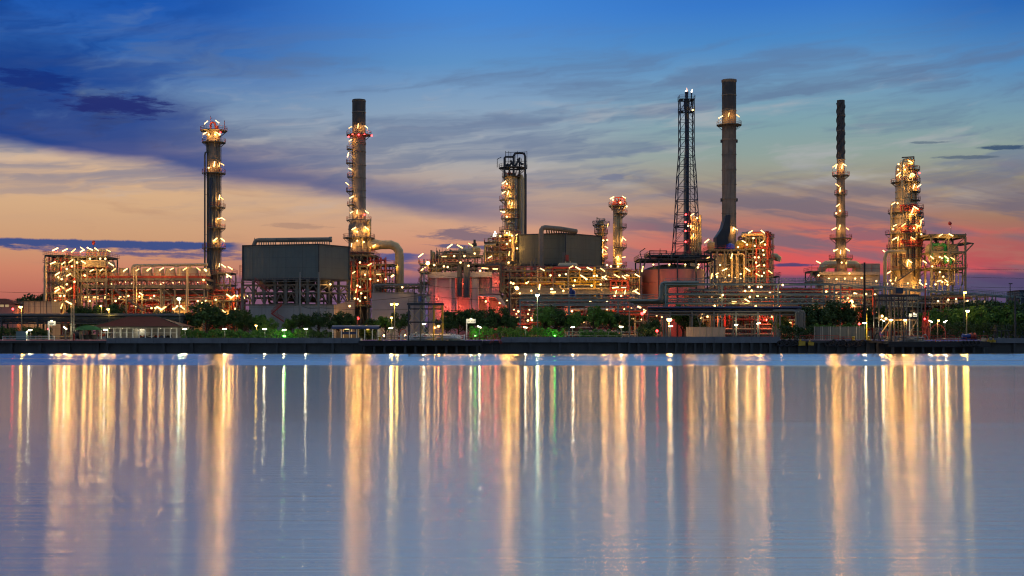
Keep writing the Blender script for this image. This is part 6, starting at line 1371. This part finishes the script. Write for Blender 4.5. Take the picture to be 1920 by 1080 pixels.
b = MB(); b.m = 1; x, z = X(533,309), GZ+.9; b.lathe(x, 309, [(0,z-.25),(.3,z-.2),(.36,z+.15),(0.01,z+.2)], 8); b.m = 0; b.tube([(x,309,GZ),(x,309,z-.2)],.05,5); shine(b.build('lamp_head', [DARK, GREENL], tg), x, 309, z+.5, GREENL, 260)
for q, lab in ((891,'green spotlight at the foot of the hedge by the sign board'),(1040,'green spotlight at the foot of the bright hedge')):
    tg = thing('garden_light', lab, 'garden light', X(q,309), 309); b = MB(); b.m = 1; x, z = X(q,309), GZ+1; b.lathe(x, 309, [(0,z-.15),(.18,z-.12),(.2,z+.1),(0.01,z+.12)], 8); b.m = 0; b.tube([(x,309,GZ),(x,309,z-.1)],.05,5); shine(b.build('lamp_head', [DARK, GREENL], tg), x, 309, z+.5, GREENL, 260)
def street(px, py, Y, mat, label, double=False, size=.42, pm=STEEL, cat='street lamp'):
    t = thing('street_lamp', label, cat, X(px,Y), Y); x, z = X(px,Y), Z(py,Y)
    b = MB(); b.tube([(x,Y+.2,GZ),(x,Y+.2,z-.6),(x,Y+.1,z+.1),(x,Y-.3,z+.42)], .11, 8, True, [.16,.1,.08,.07]); b.box(x-.25,x+.25,Y,Y+.5,GZ,GZ+.3); b.build('pole', pm, t)
    for dx_ in ((-.62,.62) if double else (0,)):
        b = MB(); b.m = 1; b.lathe(x+dx_, Y-.5, [(0,z-size),(size*.8,z-size*.6),(size,z),(size*.7,z+size*.3)], 10); b.m = 0; b.lathe(x+dx_, Y-.5, [(size*1.05,z+size*.1),(size*.8,z+size*.7),(.02,z+size*.95)], 10); b.bar((x,Y-.3,z+size*.8),(x+dx_,Y-.5,z+size*.8),.08)
        hd = b.build('lamp_head', [STEEL, mat], t); shine(hd, x+dx_, Y-.6, z-size-.3, mat, 1200*size)
street(40,575,318,SODIUM,'yellow star bright street lamp before the beige shed'); street(204,579.5,330,SODIUM,'yellow street lamp above the pavilion roof',size=.34); street(336.5,559.5,322,MERC,'tall greenish white star lamp in front of the fan coolers',size=.5)
street(739.5,570,312,SODIUM,'double headed yellow street lamp left of the truss gantry',True,.36); street(734.5,595,320,SODIUM,'lower single yellow lamp beside the double headed one',size=.3); street(481,610,322,SODIUM,'small yellow lamp among the pale bushes',size=.28)
street(1007.5,552.5,320,MERC,'tall greenish white star lamp before the pipe bridge',size=.5); street(1254.5,598.5,310,ORANGE,'great orange star lamp beside the blue pipe bridge',size=.62); street(1813,582.5,318,SODIUM,'yellow star lamp on a pole among the right hand trees',size=.5)
street(1669.5,599.5,298,ORANGE,'left orange star lamp in the second gantry',size=.36); street(1695.5,599.5,298,ORANGE,'right orange star lamp in the second gantry',size=.36); street(1758.5,600.5,318,ORANGE,'small orange lamp between the pair of tilted floodlights',size=.3); street(1808,548,340,SODIUM,'yellow lamp on a pole below the end of the tall rack',size=.42); street(190,573.5,340,SODIUM,'dim yellow lamp behind the tree left of the pavilion',size=.22)
def beacon(px, py, Y, label, size=.42):
    t = thing('beacon', label, 'beacon', X(px,Y), Y); x, z = X(px,Y), Z(py,Y); b = MB(); b.tube([(x,Y,GZ),(x,Y,z-size)],.08,6); b.build('mast', STEEL, t); bulb(t, x, Y, z, size, REDL, 'lamp_head')
for a in ((670.5,597,335,'red beacon mast before the plain grey building'),(1204,588,335,'red beacon mast left of the blue pipe bridge'),(24,579.5,340,'red beacon before the house at the left edge',.3),(1232,620.5,306,'low red beacon below the great orange star lamp',.3),(1611,607.5,308,'small red beacon left of the broad floodlight',.25),(90,617,306,'small red light under the far left sign board',.18)): beacon(*a)
def post(px, py, Y, label, r=.16, m=STEEL, top=None):
    t = thing('lamp_post' if top else 'pole', label, 'lamp post' if top else 'pole', X(px,Y), Y); x, z = X(px,Y), Z(py,Y); b = MB(); b.tube([(x,Y,GZ),(x,Y,z)], r, 8, True, [r*1.3,r*.8]); b.build('shaft', m, t)
    if top: b = MB(); b.bar((x-.5,Y-.3,z),(x+.5,Y-.3,z),.25); b.bar((x,Y,z-.1),(x,Y-.3,z),.1); b.build('lamp_head', m, t)
    return t
post(562.5,510,335,'left concrete pole before the great grey green box',.28,CONC); post(597.5,510,334,'right concrete pole before the great grey green box',.28,CONC); post(1180,562,315,'thin grey lamp post before the pipe bridge',.14,STEEL,True); post(1621,492,338,'black post standing in front of the furnace',.3,BLACK); post(955,512,345,'dark wooden pole right of the red flooded building',.22,DARK); post(1894,532,352,'unlit lamp post at the end of the tall rack',.14,DARK,True); post(1903,555,330,'leaning dark pole at the right edge',.3,DARK); post(1625,588,305,'yellow post under the broad floodlight',.14,YEL)
Y = 325
t = thing('electric_pole', 'electric pole with crossarms and transformers behind the truss gantry', 'electric pole', X(795,Y), Y); x = X(795,Y)
b = MB(); b.tube([(x,Y,GZ),(x,Y,Z(486,Y))],.2,8,True,[.26,.16]); b.build('shaft', CONC, t)
for py, w in ((510,1.6),(534,1.6),(553,1.9),(559,1.9)):
    b = MB()
    b.bar((x-w,Y-.2,Z(py,Y)+.3),(x+w,Y-.2,Z(py,Y)),.16); b.bar((x-w*.7,Y-.2,Z(py,Y)+.2),(x,Y,Z(py+5,Y)),.08)
    b.build('crossarm', DARK, t)
b = MB()
for py, w in ((510,1.6),(534,1.6),(553,1.9)):
    for s in (-1,-.5,.5,1): b.tube([(x+s*w*.95,Y-.2,Z(py,Y)+.2),(x+s*w*.95,Y-.2,Z(py,Y)+.65)],.09,6)
b.build('insulator', BARK, t)
for s in (-1,1):
    b = MB(); b.tube([(x+s*1.1,Y-.3,Z(566,Y)),(x+s*1.1,Y-.3,Z(557,Y))],.5,12); b.tube([(x+s*1.1,Y-.3,Z(557,Y)),(x+s*1.1,Y-.3,Z(556,Y))],.54,12); b.build('transformer', GALV if s > 0 else BLUEP, t)
def wire(pts, sag, label):
    b = MB()
    for (p, q) in zip(pts, pts[1:]):
        P, Q = Vector(p), Vector(q); b.tube([P.lerp(Q,i/14)+Vector((0,0,-sag*4*(i/14)*(1-i/14))) for i in range(15)], .045, 4, False)
    tag(b.build('power_line', BLACK), label, 'power line', 'overhead power lines')
w3 = lambda px, py, Y: (X(px,Y), Y, Z(py,Y))
wire([w3(795,511,325),w3(955,520,345)],.8,'power line from the top crossarm to the dark wooden pole'); wire([w3(795,534,325),w3(955,536,345)],.8,'power line from the second crossarm to the dark wooden pole'); wire([w3(563,560,335),w3(597.5,566,334),w3(795,553,325),w3(955,562,345)],.5,'power line running past both concrete poles and the transformer pole')
wire([w3(563,572,335),w3(597.5,577,334),w3(795,578,325),w3(955,580,345)],.5,'lowest power line below the transformers'); wire([w3(1800,504,500),w3(2100,503,500)],.5,'uppermost power line in the sky at the right edge'); wire([w3(1800,519,480),w3(2100,520,480)],.5,'middle power line in the sky at the right edge'); wire([w3(1820,538,470),w3(2100,536,470)],.5,'lowest power line in the sky at the right edge')
wire([w3(-120,540,400),w3(97,549,400)],.4,'upper power line in the sky at the left edge'); wire([w3(-120,556,400),w3(97,560,400)],.4,'lower power line in the sky at the left edge')
# ------------------------------------------------------------------ lattice mast on the left
Y = 305
t = thing('lattice_mast', 'slender two legged lattice mast left of the green canopy', 'mast', X(135.5,Y), Y)
b = MB(); w = M(2.6,Y)
for s in (-1,1):
    for yy in (0,.6): b.bar((X(135.5,Y)+s*w,Y+yy,GZ),(X(135.5,Y)+s*w*.8,Y+yy,Z(560,Y)),.12)
z = GZ; i = 0
while z < Z(562,Y): b.bar((X(135.5,Y)-w*(1 if i%2 else -1),Y,z),(X(135.5,Y)+w*(1 if i%2 else -1),Y,z+.8),.07); z += .8; i += 1
b.build('lattice', STEEL, t); b = MB(); b.box(X(130,Y),X(141,Y),Y-.2,Y+.8,Z(562,Y),Z(561,Y)); b.build('head_plate', STEEL, t); lamp(t, X(130.5,Y), Y-.5, Z(567.5,Y), '\\', 1.0, 0)
LW[0] = 1.6
# ------------------------------------------------------------------ loading gantries
def gantry(px, tops, Y, D, label, mats, py_top, xb_=True):
    t = thing('gantry', label, 'gantry', X(sum(px)/len(px),Y), Y)
    for i, q in enumerate(px):
        b = MB(); x = X(q,Y); zt = Z(py_top,Y)
        for yy in (Y, Y+D): b.bar((x,yy,2.75),(x,yy,zt),.26)
        b.build('leg', mats[i%len(mats)], t)
    b = MB(); xs = [X(q,Y) for q in px]; zt = Z(py_top,Y); zm = Z((py_top+638)/2,Y)
    for yy in (Y, Y+D):
        b.bar((xs[0]-.3,yy,zt),(xs[-1]+.3,yy,zt),.4,.5)
        b.bar((xs[0],yy,zm),(xs[-1],yy,zm),.28); b.bar((xs[0],yy,Z(py_top+9,Y)),(xs[-1],yy,Z(py_top+9,Y)),.24)
    for x in xs: b.bar((x,Y,zt),(x,Y+D,zt),.3); b.bar((x,Y,zm),(x,Y+D,zm),.25)
    b.build('beam', mats[0], t)
    b = MB()
    for xa, xb in zip(xs, xs[1:]):
        if abs(xb-xa) < .9: continue
        for za, zb in ((zm,Z(py_top+9,Y)),(3.2,zm)):
            b.bar((xa,Y-.05,za),(xb,Y-.05,zb),.15); b.bar((xb,Y-.05,za),(xa,Y-.05,zb),.15)
    if xb_: b.build('cross_brace', CREAM, t)
    return t
t = gantry([766,788.5,813,829], None, 297.5, 3.5, 'dark and yellow truss gantry with crossed braces on the pipe jetty', (DARK, OLIVE, YEL, YEL), 570)
b = MB()
for i in range(4): q = 814+3.6*i; b.bar((X(q,297.4),297.4,Z(579,297)),(X(q+3.6,297.4),297.4,Z(572,297)),.14); b.bar((X(q+3.6,297.4),297.4,Z(579,297)),(X(q,297.4),297.4,Z(572,297)),.14)
b.build('top_lattice', YEL, t); b = MB(); b.rail([(X(766,297.5),297.5,Z(570,297.5)),(X(829,297.5),297.5,Z(570,297.5))],1.2,.07); b.build('railing', STEEL, t)
lamps(t, 298, 760, 420, E4, [(225,808,'o'),(258,797,'o')])
t = gantry([1648,1671,1677,1694,1700,1721], None, 297.5, 4, 'tall dark gantry of paired posts on the wide right hand jetty', (DARK, DARK, STEEL, DARK, STEEL, OLIVE), 554, False)
b = MB(); b.box(X(1679,298),X(1693,298),297.8,300,Z(553,298)+.3,Z(540,298)); b.build('winch_house', BLUEST, t)
b = MB()
for i in range(5): q = 1701+4*i; b.bar((X(q,297.4),297.4,Z(563,297)),(X(q+4,297.4),297.4,Z(555,297)),.14); b.bar((X(q+4,297.4),297.4,Z(563,297)),(X(q,297.4),297.4,Z(555,297)),.14)
b.bar((X(1648,299),299,Z(600,299)),(X(1721,299),299,Z(600,299)),.2); b.bar((X(1652,299),299,Z(625,299)),(X(1668,299),299,Z(602,299)),.2); b.bar((X(1706,299),299,Z(625,299)),(X(1719,299),299,Z(600,299)),.2)
b.build('top_lattice', CREAM, t); lamps(t, 297, 1400, 420, E4, [(1085,737,'o'),(1055,717,'o')])
b = MB(); b.tube([(X(1638+1.4*i,298),298,2.75+1.9*sin(pi*i/10)) for i in range(11)],.14,7,False); tag(b.build('tanker_hose', BLACK), 'black loading hose arched on the jetty at the foot of the second gantry', 'hose')
def arm(px, Y, h, lean, m, label):
    t = thing('tanker_loader', label, 'loader', X(px,Y), Y, 2.95); x = X(px,Y)
    b = MB(); b.tube([(x,Y,2.95),(x,Y,2.95+h*.5)],.16,8); b.build('riser', m, t)
    b = MB(); b.tube([(x,Y,2.95+h*.5),(x+lean*.3,Y,2.95+h*.8),(x+lean,Y,2.95+h),(x+lean*1.6,Y,2.95+h*.5),(x+lean*1.7,Y,3.2)],.11,7); b.build('boom', m, t)
    b = MB(); b.tube([(x-.3,Y-.2,2.95+h*.45),(x+.3,Y-.2,2.95+h*.45)],.28,10); b.build('valve_wheel', RED, t)
for q, h, l, m, lab in ((778,2.0,.7,GREENP,'grey green tanker loader inside the left bay of the truss gantry'),(798,2.2,-.8,CREAM,'pale tanker loader leaning left inside the truss gantry'),(822,1.8,.6,YEL,'yellow tanker loader in the right bay of the truss gantry'),(842,1.6,.9,GREENP,'low grey green tanker loader right of the truss gantry'),(1714,1.7,-.7,CREAM,'pale tanker loader at the right leg of the second gantry'),(1729,1.5,.8,GREENP,'low tanker loader right of the second gantry')): arm(q, 299, h, l, m, lab)
Y = 299.2
t = thing('manifold', 'tangle of pale pipes and valves lying on the pipe jetty', 'manifold', X(800,Y), Y, 2.95)
pipes(t, X(742,Y), X(872,Y), 298, 300.5, 3.0, 4.4, 60, (WHITE, YEL, CREAM, RED, GALV), (.06,.16))
t = thing('manifold', 'tangle of pale pipes and valves under the second gantry', 'manifold', X(1705,Y), Y, 2.7); pipes(t, X(1655,Y), X(1735,Y), 297.5, 300, 2.75, 4.0, 34, (GALV, CREAM, YEL, RED), (.06,.16))
def redrail(px0, px1, Y, z, label, m=RED, h=1.2, gap=1.6):
    b = MB(); b.rail([(X(px0,Y),Y,z),(X(px1,Y),Y,z)], h, .1, False, gap); tag(b.build('railing', m), label, 'railing')
redrail(835,925,300.2,3.0,'red railing behind the manifold on the pipe jetty'); redrail(752,766,300.5,3.0,'short red railing left of the truss gantry'); redrail(1500,1572,299.8,3.0,'thin red railing above the yellow mooring boxes',RED,1.1,2.6); redrail(1565,1598,300.8,3.0,'low thick red railing left of the yellow bollard',RED,.8); redrail(1710,1790,300.6,2.9,'red railing right of the second gantry'); redrail(1754,1812,296.5,2.7,'red railing along the front of the wide jetty',RED,1.0); redrail(1825,1852,300,2.9,'red railing right of the red machine'); redrail(1650,1735,304.5,3.1,'red railing behind the second gantry',RED,1.9)
redrail(5,102,302.5,3.0,'white pipe railing along the far left wall',WHITE,.95,6); redrail(1060,1195,311,3.1,'grey bench rail among the low hedges',GALV,1.9,3); redrail(98,142,303,3.0,'dark railing between the sign board and the hose reel',STEEL,1.2); redrail(205,240,304.5,3.1,'dark railing before the left half of the pavilion',STEEL,.9); redrail(705,760,302,3.0,'grey railing left of the truss gantry',STEEL,1.2)
# red arched ladder frame, red gangway, red machine
Y = 298.5
t = thing('gangway', 'folded red steel gangway lying at the end of the pipe jetty', 'gangway', X(930,Y), Y, 2.9)
b = MB()
for yy in (Y,Y+1): b.bar((X(918,Y),yy,2.2),(X(928,Y),yy,4.6),.14); b.bar((X(922,Y),yy,2.4),(X(934,Y),yy,4.5),.14); b.bar((X(928,Y),yy,4.6),(X(938,Y),yy,2.2),.14); b.bar((X(931,Y),yy,4.7),(X(941,Y),yy,2.4),.14)
for i in range(7): f = i/6; p = Vector((X(928,Y),Y,4.6)).lerp(Vector((X(938,Y),Y,2.2)),f); b.bar(p,p+Vector((0,1,0)),.1); b.bar(p,p+Vector((.35,0,.15)),.1)
b.build('frame', RED, t)
t = thing('arch_ladder', 'red arched step-over ladder left of the truss gantry', 'ladder', X(755,300), 300, 3.0); b = MB()
for yy in (299.6,300.5): b.tube([(X(748,300),yy,3.0),(X(749,300),yy,4.6),(X(752,300),yy,5.4),(X(757,300),yy,5.6),(X(761,300),yy,5.2),(X(763,300),yy,3.0)],.08,6)
for i in range(6): b.bar((X(748.5,300),299.6,3.2+.35*i),(X(748.5,300),300.5,3.2+.35*i),.07)
b.build('frame', RED, t)
Y = 301; x = X(1816,Y); z = 3.1
t = thing('winch_machine', 'red and blue winch machine on the right hand jetty', 'machine', x, Y, z)
b = MB(); b.tube([(x-1.7,Y-.5,z+.75),(x+.2,Y-.5,z+.9)],.55,12); b.box(x-1.9,x+1.6,Y-.9,Y+.7,z,z+.25); b.build('drum', BLUEP, t)
b = MB(); b.tube([(x+.3,Y-.5,z+.8),(x+.5,Y-.5,z+.8)],.85,16); b.tube([(x+1.2,Y-.5,z+.8),(x+1.4,Y-.5,z+.8)],.85,16); b.tube([(x+.5,Y-.5,z+.8),(x+1.2,Y-.5,z+.8)],.45,12); b.build('reel', RED, t)
b = MB(); b.tube([(x-2.2,Y-1,z+.2),(x-5,Y-1,z+.15),(x-7,Y-.6,z+.12)],.14,7); b.build('hose', GALV, t)
t = thing('stair_frame', 'dark steel stair frame right of the wide jetty', 'stair', X(1872,301), 301); stair(t, X(1862,301), 2.9, X(1868,301), 5.6, 300.5, DARK); frame(t, X(1867,301), X(1888,301), 300, 302, [2.9,5.2], 3, 1, .12, DARK, False, [5.0], DARK)
# sheet fence, beige screen wall, valve wheels
Y = 314
t = thing('fence', 'grey sheet fence with white posts before the long bright hedge', 'fence', X(1575,Y), Y)
b = MB(); b.box(X(1527,Y),X(1622,Y),Y,Y+.1,GZ,Z(612.5,Y)); b.build('panel', FENCEM, t); b = MB()
for q in (1527,1539,1542,1554,1557,1575,1590,1606,1621): b = MB(); b.box(X(q,Y)-.09,X(q,Y)+.09,Y-.12,Y-.003,GZ,Z(612,Y)); b.build('post', GALV, t)
t = thing('fence', 'thin mesh fence among the columns right of the blue pipe bridge', 'fence', X(1448,Y), Y); b = MB(); b.rail([(X(1365,Y),Y,GZ),(X(1462,Y),Y,GZ)],2.2,.06,False,1.2)
for i in range(30): q = 1365+97*i/30; b.bar((X(q,Y),Y,GZ+.1),(X(q+3.2,Y),Y,GZ+2.1),.025); b.bar((X(q+3.2,Y),Y,GZ+.1),(X(q,Y),Y,GZ+2.1),.025)
b.build('mesh_panel', STEEL, t)
Y = 316
t = thing('screen_wall', 'beige panelled screen wall behind the river wall below the blue bridge', 'wall', X(1325,Y), Y); b = MB(); b.box(X(1287,Y),X(1360,Y),Y,Y+.25,GZ,Z(613.5,Y)); b.build('panel', BEIGE, t); b = MB()
for q in range(1287,1362,12): b.box(X(q,Y)-.1,X(q,Y)+.1,Y-.1,Y-.003,GZ,Z(613.3,Y))
b.box(X(1286,Y),X(1361,Y),Y-.05,Y+.3,Z(613.5,Y),Z(613,Y)); b.build('post', CREAM, t)
t = thing('pipe_arch', 'red half ring of pipe among the trees right of the second gantry', 'pipe arch', X(1758,325), 325); b = MB(); Y = 325
b.tube([(X(1758,Y)+2.0*cos(pi*i/14),Y,GZ+1.4+2.4*sin(pi*i/14)) for i in range(15)],.14,7,False)
for i in range(0,15,2): b.bar((X(1758,Y)+2.0*cos(pi*i/14),Y,GZ+1.4+2.4*sin(pi*i/14)),(X(1758,Y)+1.4*cos(pi*i/14),Y,GZ+1.4+1.8*sin(pi*i/14)),.1)
for s in (-1,1): b.bar((X(1758,Y)+s*2,Y,GZ),(X(1758,Y)+s*2,Y,GZ+1.5),.2)
b.build('ring', RED, t)
t = thing('riser_stack', 'red lit valve risers beside the second gantry', 'valve riser', X(1734,318), 318); pipes(t, X(1728,318), X(1740,318), 317, 319, GZ, Z(585,318), 16, (RED, STEEL), (.1,.22)); b = MB(); b.bar((X(1735,318),318,GZ),(X(1735,318),318,Z(538,318)),.2); b.build('mast', RED, t); bulb(t, X(1734,317), 317, Z(598,317), .25, REDL, 'red_light')
# tree line and low hills far beyond
def far_leaf(r):
    x = r.uniform(-1600,1600); f = r.random(); h = 17+5*sin(x*.013)+4*sin(x*.041+1)+3*sin(x*.11)
    return Vector((x, 1000+r.uniform(0,60), GZ+h*f**.7))
me = leaf_mesh('treeline', LEAF1, far_leaf, 26000, 2.2, 77); o = bpy.data.objects.new('treeline', me); COL.objects.link(o); o['kind'] = 'stuff'; o['label'] = 'far dark line of trees behind the refinery'
o['category'] = 'trees'

LW[0] = 1.0
Y = 302.6
t = thing('cabinet', 'pale green equipment cabinet beside the yellow star lamp post', 'cabinet', X(39,Y), Y, 3.0)
b = MB(); b.box(X(30,Y),X(49,Y),Y,Y+.8,3.0,Z(621.5,Y)); b.box(X(29.6,Y),X(49.4,Y),Y-.1,Y+.9,Z(621.5,Y),Z(621,Y)); b.build('body', GREENP, t)
for q in (30.6,36.9,43.2):
    b = MB(); b.box(X(q,Y),X(q+5.6,Y),Y-.04,Y-.003,3.15,Z(622.5,Y)); b.build('door', GREENP, t)
b = MB(); x = X(138.5,301); b.lathe(x,301,[(.22,2.95),(.22,4.3),(.27,4.35),(.27,4.5),(.02,4.6)],10); tag(b.build('bollard', RED), 'red post on the low wall below the lattice mast', 'bollard')
Y = 470
t = thing('building', 'distant dark flat roofed building at the right edge behind the slanting pole', 'building', X(1940,Y), Y+6)
b = MB(); b.box(X(1912,Y),X(1990,Y),Y,Y+12,GZ,Z(545,Y)); b.build('wall', BLUEST, t); b = MB(); b.box(X(1911,Y),X(1991,Y),Y-.3,Y+12.3,Z(545,Y),Z(543.8,Y)); b.build('roof_edge', DARK, t)
